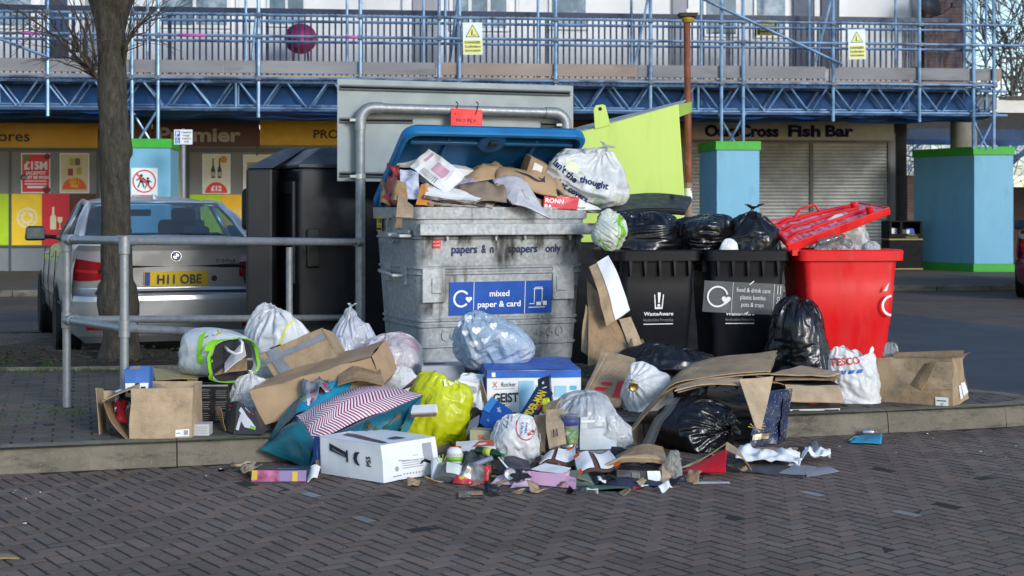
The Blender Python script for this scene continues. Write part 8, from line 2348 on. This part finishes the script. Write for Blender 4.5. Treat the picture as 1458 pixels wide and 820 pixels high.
sub(S,o,"leaf_print",flat((.38,.48,.12),.5,"leaf_green"),lambda S,mb:[S.poly(mb,[(.45,.2),(.45+.2*math.cos(a_),.5+.3*math.sin(a_)),(.45+.2*math.cos(a_+.25),.5+.3*math.sin(a_+.25))],0,.05)for a_ in(0,.7,1.4,2.1,2.8)])
sub(S,o,"label",flat((.62,.66,.60),.5,"tray_label"),lambda S,mb:S.mesh(mb,8,6,0,0,False,(.5,.95),(.2,.75),.006))
o,S=tray("white curled plastic lid at the foot of the console box",((612,682,6.95),(626,680,6.98),(628,652,7.1),(611,656,7.1)),"plastic_cover",flat((.66,.68,.69),.4,"lid_white"),3,"lid")
M=T(at(646,662,7.1).x,7.1,.02)@RX(-8);o=thing("yoghurt_pot","white and green dessert pot with a clear dome lid","pot",M)
mb=MB(M);mb.lathe([(0,0),(.032,0),(.040,.075),(.043,.08),(.0,.08)],20);mb.build("pot",pm("pot_white",(.66,.66,.64),.4,var=.1,vs=9,c2=(.55,.1,.1),c2s=30,c2t=(.68,.7)),o,smooth=True,angle=40)
mb=MB(M);mb.lathe([(.038,.05),(.0418,.073)],20);mb.build("green_band",flat((.2,.45,.04),.5),o,smooth=True)
mb=MB(M);mb.lathe([(.043,.08),(.036,.11),(.02,.12),(0,.121)],20);mb.build("dome_lid",flat((.68,.69,.69),.3,"dome_white"),o,smooth=True)
S=Sheet(px4((645,692,6.86),(692,692,6.84),(698,662,6.98),(664,660,7.0)),lambda u,v:.05*math.sin(u*4.2)*math.sin(v*3.1),.03,118,12);mb=MB();S.mesh(mb,20,16,0,.004)
o=tag(mb.build("crisp_packet",pm("silver_foil",(.26,.25,.24),.3,.55,.5,14,c2=(.10,.07,.06),c2s=12,bump=.5,bs=24),smooth=True),"torn silver crisp packet with a red and yellow edge","packet")
sub(S,o,"red_edge",pm("foil_red_edge",(.42,.02,.03),.35,var=.3,vs=12,c2=(.55,.38,.03),c2s=24,c2t=(.56,.6)),lambda S,mb:(S.mesh(mb,16,2,0,.004,False,(0,1),(0,.14),.003),S.mesh(mb,2,16,0,.004,False,(.86,1),(0,1),.003),S.mesh(mb,12,2,0,.004,False,(.2,1),(.86,1),.003)))
o,S=flatthing("plastic_sleeve","crumpled dark clear plastic sleeve behind the crisp packet","plastic",((652,668,7.0),(700,656,7.05),(696,640,7.2),(656,646,7.2)),m_glass("smoky_film",(.45,.45,.45),.45,.12),.004,.035,119,None,16,10,12,None,True)
mb=MB();mb.tube([at(658,668,6.98),at(700,652,7.05)],.014,10);tag(mb.build("plastic_tube",pm("grey_blue_tube",(.17,.21,.29),.25,var=.2),smooth=True,angle=40),"blue grey plastic tube lying across the dark sleeve","tube")
o=bottle("glass_bottle","small green bottle with a yellow label at the front of the pile",at(678,640,7.12),at(718,648,7.02),.022,m_glass("green_glass",(.03,.30,.05),.35,.06),flat((.03,.2,.03),.3),waist=False)
mb=MB(FRAME[o.name]);L=(at(718,648,7.02)-at(678,640,7.12)).length;mb.lathe([(.0225,L*.30),(.0225,L*.56)],18);mb.build("label",flat((.5,.52,.10),.5,"bottle_label"),o,smooth=True)
o,S=flatthing("carton","white carton with an orange red stripe behind the green bottle","carton",((650,648,7.3),(706,640,7.3),(704,630,7.42),(650,632,7.45)),PAPERW,.03,.003,120)
sub(S,o,"orange_stripe",flat((.62,.10,.03),.5,"stripe_orange"),lambda S,mb:S.poly(mb,[(.4,.3),(.98,.1),(.98,.9),(.6,.9)],0,.018))
o,S=flatthing("carton","red and white striped carton end behind the dessert pot","carton",((636,664,7.2),(664,662,7.2),(656,636,7.32),(640,636,7.32)),pm("red_white_card",(.60,.06,.04),.5,var=.1,c2=(.70,.69,.68),c2s=14,c2t=(.48,.5)),.01,.002,121)
o,S=flatthing("board","thin black board with a white edge leaning beside the green bottle","board",((712,676,7.0),(730,672,7.0),(704,644,7.1),(694,646,7.1)),flat((.025,.025,.025),.5),.004,.001,122)
sub(S,o,"white_edge",WHITE,lambda S,mb:S.mesh(mb,1,6,0,.004,False,(.84,1.0),(0,1),.003))
o,S=flatthing("board","dark purple sheet lying under the white blue-printed bag","board",((716,668,7.0),(756,664,7.02),(752,650,7.2),(718,652,7.18)),flat((.035,.03,.045),.4,"sheet_purple"),.005,.012,123,lambda u,v:.01*math.sin(u*4))
M=T(*at(728,676,6.95))@RX(80);o=thing("drinks_can","small pale can end poking out beside the pink box","can",M);mb=MB(M);mb.lathe([(0,0),(.026,0),(.03,.006),(.03,.09),(.024,.10),(0,.097)],20);mb.build("can",pm("can_metal",(.5,.5,.5),.3,.6),o,smooth=True,angle=40);mb=MB(M);mb.lathe([(.0305,.01),(.0305,.08)],20);mb.build("wrap",flat((.6,.6,.6),.4),o,smooth=True)
o,S=flatthing("phone_box","small dark rectangular packet lying alone on the paving","packet",((651,709,6.52),(690,708,6.52),(688,700,6.64),(652,701,6.64)),flat((.05,.05,.055),.3),.012,.003,124)
sub(S,o,"red_print",pm("packet_print",(.45,.2,.12),.4,var=.5,vs=20),lambda S,mb:S.rect(mb,.5,.2,.95,.8,off=.009,n=3))
PINKC=flat((.66,.36,.50),.5,"card_pink");PINKL=flat((.70,.47,.58),.5,"card_pink_pale")
cx=Carton(at(757,697,6.84),at(802,701,6.76)-at(757,697,6.84),Vector((.03,.10,0)),at(757,672,6.92)-at(757,697,6.84),.002,33);mb=MB();cx.open(mb,0,.004)
o=tag(mb.build("pink_carton",PINKC),"torn open pink carton on the paving at the front of the pile","carton")
mb=MB();Sheet(px4((701,688,6.86),(742,694,6.82),(756,672,6.95),(720,672,7.0)),None,.01,4).mesh(mb,8,6,0,.003);Sheet(px4((728,699,6.76),(757,698,6.8),(757,674,6.9),(742,676,6.92)),lambda u,v:.01,.004,5).mesh(mb,5,5,0,.003);mb.build("flap",PINKL,o)
mb=MB();Sheet(px4((802,701,6.76),(818,701,6.72),(818,681,6.8),(803,677,6.84)),None,.004,5).mesh(mb,4,4,0,.003);mb.build("end_flap",PINKC,o)
o,S=flatthing("card_sheet","white folded card lying on the pink carton","card",((757,668,6.95),(800,676,6.88),(812,668,6.98),(776,660,7.05)),PAPERW,.004,.004,125)
GS=flat((.06,.13,.10),.5,"card_green")
o,S=flatthing("card_sheet","dark green striped card beside the pink carton","card",((820,694,6.80),(846,692,6.80),(832,670,6.95),(804,672,6.95)),GS,.004,.004,126)
sub(S,o,"stripes",flat((.30,.36,.28),.5),lambda S,mb:[S.poly(mb,[(.05+.12*q,.02),(.09+.12*q,.02),(.05+.12*q,.98),(.01+.12*q,.98)],0,.005)for q in range(8)])
o,S=flatthing("card_sheet","flat dark green card sheet on the paving at the pile's front edge","card",((822,700,6.7),(886,703,6.68),(906,694,6.78),(840,690,6.82)),GS,.003,.002,127)
def wocarton(label,cs,seed,prints):
 o,S=flatthing("takeaway_carton",label,"carton",cs,flat((.10,.05,.035),.6,"carton_brown_in"),.006,.006,seed,lambda u,v:.02*math.sin(u*6))
 sub(S,o,"white_panel",PAPERW,lambda S,mb:[S.mesh(mb,5,5,0,.003,False,(a,c),(b,d),.009)for a,b,c,d in prints[0]])
 sub(S,o,"orange_edge",flat((.66,.10,.02),.5,"carton_orange"),lambda S,mb:[S.mesh(mb,4,4,0,.003,False,(a,c),(b,d),.012)for a,b,c,d in prints[1]])
wocarton("flattened white and orange carton in front of the cardboard inserts",((768,666,7.05),(818,654,7.1),(822,632,7.25),(775,650,7.25)),128,([(.02,.05,.35,.8),(.45,.1,.98,.9)],[(.0,.0,.04,.9),(.72,.78,.98,.98)]))
wocarton("unfolded white carton with orange edges at the front of the pile",((822,682,6.9),(884,662,6.98),(868,641,7.15),(815,652,7.1)),129,([(.02,.1,.40,.95),(.55,.1,.98,.95)],[(.0,.0,.1,.2),(.88,.0,1,.3),(.0,.85,.15,1)]))
o,S=flatthing("cardboard_tray","low stack of brown card folded into a tray beside the unfolded carton","cardboard",((858,666,7.0),(950,660,7.02),(944,640,7.25),(880,650,7.25)),CARD3,.02,.006,130,lambda u,v:.03*math.sin(u*3.1))
sub(S,o,"front_edge",CARD2,lambda S,mb:S.mesh(mb,10,2,0,.008,False,(0,1),(0,.14),.014))
sub(S,o,"folded_end",CARD2,lambda S,mb:Sheet(px4((942,690,6.9),(956,688,6.92),(956,658,7.0),(944,660,7.0))).mesh(mb,3,4,0,.006))
cx=Carton(at(878,690,6.9),Vector((.22,.03,0)),Vector((-.02,.13,0)),Vector((0,.03,.06)),.006,35,7,.006);mb=MB();cx.closed(mb,0,n=4)
o=tag(mb.build("black_carton",flat((.022,.022,.024),.45,"carton_black")),"crushed black and white carton under the brown card tray","carton")
mb=MB();cx.front.rect(mb,.70,.1,1.0,.95,off=.009,n=3);cx.right.rect(mb,.0,.1,.9,.95,off=.009,n=3);mb.build("white_end",PAPERW,o)
mb=MB();
for q in range(6):cx.front.rect(mb,.36+.03*q,.25,.375+.03*q,.8,off=.009,n=1)
mb.build("label_print",flat((.20,.21,.18),.5),o)
bag("clear_wrapper","twist of clear plastic wrapper at the right end of the brown card tray","wrapper",(948,640,972,690),6.98,m_bag("clear_twist",(.45,.45,.42),.2,.2,.55,wr=.8),62,depth=.8,facets=8,crumple=.12,top='closed')
o,S=flatthing("cardboard_sheet","flat navy edged card under the black carton at the pile's front","cardboard",((838,690,6.85),(932,700,6.76),(944,688,6.86),(850,678,6.98)),flat((.03,.035,.06),.5,"card_navy"),.006,.004,131,lambda u,v:.012*math.sin(u*3))
o,S=flatthing("cardboard_scrap","brown torn strip at the front right of the black carton","cardboard",((896,700,6.76),(956,698,6.80),(958,690,6.88),(900,692,6.86)),CARD,.006,.006,132)
o,S=flatthing("dark_packet","black plastic packet between the brown tray and the clear bag of tubs","packet",((868,650,7.3),(912,648,7.3),(900,630,7.45),(872,634,7.45)),pm("black_film",(.02,.02,.022),.3,var=.5,vs=10,c2=(.2,.2,.2),c2s=18,c2t=(.62,.68)),.006,.02,133)
o,S=flatthing("red_carton","open brown carton with a bright red inside, right of the black bag","carton",((972,672,7.12),(1032,674,7.02),(1034,640,7.12),(984,664,7.22)),flat((.58,.008,.02),.45,"carton_red"),.005,.002,134,nu=4,nv=4)
sub(S,o,"brown_flap",CARD,lambda S,mb:(Sheet(px4((968,666,7.2),(986,662,7.22),(1036,630,7.2),(1016,644,7.35)),None,.004,3).mesh(mb,6,4,0,.005),Sheet(px4((1032,640,7.14),(1068,670,7.05),(1060,662,7.25),(1034,630,7.22)),lambda u,v:.02*math.sin(u*3),.004,5).mesh(mb,6,4,0,.005)))
CRW=pm("crumpled_tissue",(.70,.72,.72),.8,var=.08,vs=8,bump=.8,bs=26)
for i,(c_,lb)in enumerate(((((1046,655,7.35),(1138,663,7.3),(1140,650,7.45),(1056,638,7.6)),"long strip of crumpled white paper right of the red carton"),(((1140,656,7.4),(1184,654,7.45),(1182,647,7.55),(1148,647,7.55)),"small crumpled white paper at the right end of the litter"))):
 S=Sheet(px4(*c_),lambda u,v:.02,.04,140+i,12);S.c=[Vector((p.x,p.y,max(.004,p.z)))for p in S.c];mb=MB();S.mesh(mb,26,10,0,.004);tag(mb.build("crumpled_paper",CRW,smooth=True),lb,"paper")
o,S=flatthing("cardboard_scrap","torn brown card strip on the crumpled white paper","cardboard",((1066,650,7.5),(1130,654,7.45),(1136,640,7.6),(1078,638,7.7)),CARD3,.006,.010,142)
DF=flat((.055,.055,.062),.6,"folder_dark")
o,S=flatthing("card_folder","dark grey card folder lying flat on the paving right of the red carton","folder",((1060,671,7.15),(1142,680,7.02),(1164,666,7.28),(1090,662,7.35)),DF,.006,.003,143)
sub(S,o,"pale_sheet",flat((.23,.23,.26),.6,"sheet_grey"),lambda S,mb:(S.mesh(mb,6,6,0,.003,False,(.55,1.0),(.1,1.0),.008),Sheet(px4((1148,679,7.04),(1196,671,7.18),(1172,665,7.3),(1150,668,7.26)),lambda u,v:.01*math.sin(v*3)).mesh(mb,6,4,0,.003)))
o,S=flatthing("plastic_strip","short white strip lying alone on the paving","strip",((987,690,6.86),(1038,689,6.87),(1037,686.5,6.91),(988,687,6.9)),flat((.55,.57,.60),.5,"strip_white"),.004,.0,144)
o,S=tray("small clear plastic tub with a red tint near the kerb",((1149,642,7.72),(1165,642,7.72),(1163,634,7.9),(1151,634,7.9)),"plastic_tub",None,5,"tub")
S=Sheet([Vector((gx(1212,8.05),8.05,.01)),Vector((gx(1256,8.0),8.0,.01)),Vector((gx(1256,8.3),8.3,.01)),Vector((gx(1226,8.32),8.32,.01))],lambda u,v:.045*max(0,u-.35)*math.sin(v*3.1));mb=MB();S.mesh(mb,14,8,0,.004)
o=tag(mb.build("face_mask",flat((.02,.30,.48),.5,"mask_blue"),smooth=True),"bright blue disposable mask lying on the paving near the right kerb","mask")
mb=MB();mb.tube([S.P(0,.3,.002),S.P(-.12,.2,.0),S.P(-.1,.6,0),S.P(.05,.7,.004)],.003,5);mb.build("ear_loop",flat((.05,.35,.5),.5),o)
M=T(gx(1237,8.35),8.35,.02)@RY(90)@RX(8);mb=MB(M);mb.lathe([(0,-.03),(.014,-.03),(.016,-.02),(.016,.02),(.012,.03),(0,.03)],14);tag(mb.build("small_can",pm("can_metal2",(.45,.46,.48),.35,.7),smooth=True,angle=40),"tiny silver canister lying by the right kerb","canister")
o,S=flatthing("cardboard_scrap","brown card corner lying on the paving at the photo's left edge","cardboard",((-20,798,5.36),(26,797,5.37),(14,790,5.46),(-20,789,5.48)),CARD3,.006,.002,146)
# ---- loose torn scraps among the litter at the front
rr=random.Random(77)
def scraps(name,label,group,mats,spots,size,amp):
 for i,(x,y)in enumerate(spots):
  D=FPX*CH/(y+3-HZ);c=at(x,y,D);a=rr.uniform(0,6.28);s_=size*rr.uniform(.6,1.4);w=s_*rr.uniform(.5,.9)
  u=Vector((math.cos(a),math.sin(a),rr.uniform(-.1,.25)))*s_;v=Vector((-math.sin(a),math.cos(a),rr.uniform(.1,.6)))*w
  c.z=max(.006,c.z)
  S=Sheet([c,c+u,c+u*rr.uniform(.7,1.1)+v,c+v*rr.uniform(.7,1.1)],None,amp,200+i+len(name),14)
  for p in S.c:p.z=max(p.z,.006)
  mb=MB();S.mesh(mb,8,7,0,.003)
  tag(mb.build(name,mats[i%len(mats)],smooth=True),label,"scrap",group)
scraps("card_scrap","torn brown card scrap lying among the small litter at the front of the pile","torn brown card scraps",[CARD,CARD2,CARD3],[(668,690),(742,702),(852,672),(906,655),(630,690),(790,690),(962,660),(1010,655),(880,700),(700,668),(990,676),(1080,650)],.07,.012)
scraps("paper_scrap","torn white paper scrap lying among the small litter at the front of the pile","torn white paper scraps",[PAPERW],[(690,672),(735,668),(815,690),(924,694),(645,650),(772,655),(850,700),(1120,662)],.05,.015)
scraps("foil_scrap","dark foil scrap lying among the small litter at the front of the pile","dark foil scraps",[pm("dark_scrap_foil",(.03,.03,.035),.3,.3,.6,16,c2=(.3,.28,.26),c2s=16,c2t=(.6,.66),bump=.6,bs=30)],[(722,680),(640,672),(800,674),(900,670),(866,684),(676,652),(940,652),(756,686)],.08,.02)
scraps("card_scrap","torn brown card scrap lying among the small litter at the front of the pile","torn brown card scraps",[CARD3,CARD,CARD2],[(612,676),(655,660),(708,690),(735,655),(778,700),(832,664),(842,692),(916,690),(934,668),(972,684),(1040,668),(345,676),(420,676),(596,692)],.09,.02)
scraps("paper_scrap","torn white paper scrap lying among the small litter at the front of the pile","torn white paper scraps",[PAPERW],[(628,668),(672,684),(716,660),(752,676),(796,664),(862,690),(946,700),(1020,662)],.065,.02)
scraps("foil_scrap","dark foil scrap lying among the small litter at the front of the pile","dark foil scraps",[_mc["dark_scrap_foil"]],[(650,676),(690,700),(738,690),(768,668),(826,700),(884,676),(918,662),(956,690),(604,668),(1004,668)],.10,.03)
scraps("packet_scrap","torn bright printed packet scrap lying among the small litter","torn bright packet scraps",[pm("packet_red_print",(.45,.03,.03),.35,var=.5,vs=20,c2=(.6,.5,.1),c2s=18,c2t=(.56,.6)),pm("packet_blue_print",(.03,.12,.40),.35,var=.5,vs=20,c2=(.6,.62,.66),c2s=18,c2t=(.54,.58)),pm("packet_green_print",(.10,.32,.05),.35,var=.5,vs=20,c2=(.6,.6,.5),c2s=18,c2t=(.56,.6))],[(640,664),(668,676),(700,682),(745,668),(812,682),(856,662),(902,694),(690,656)],.06,.02)
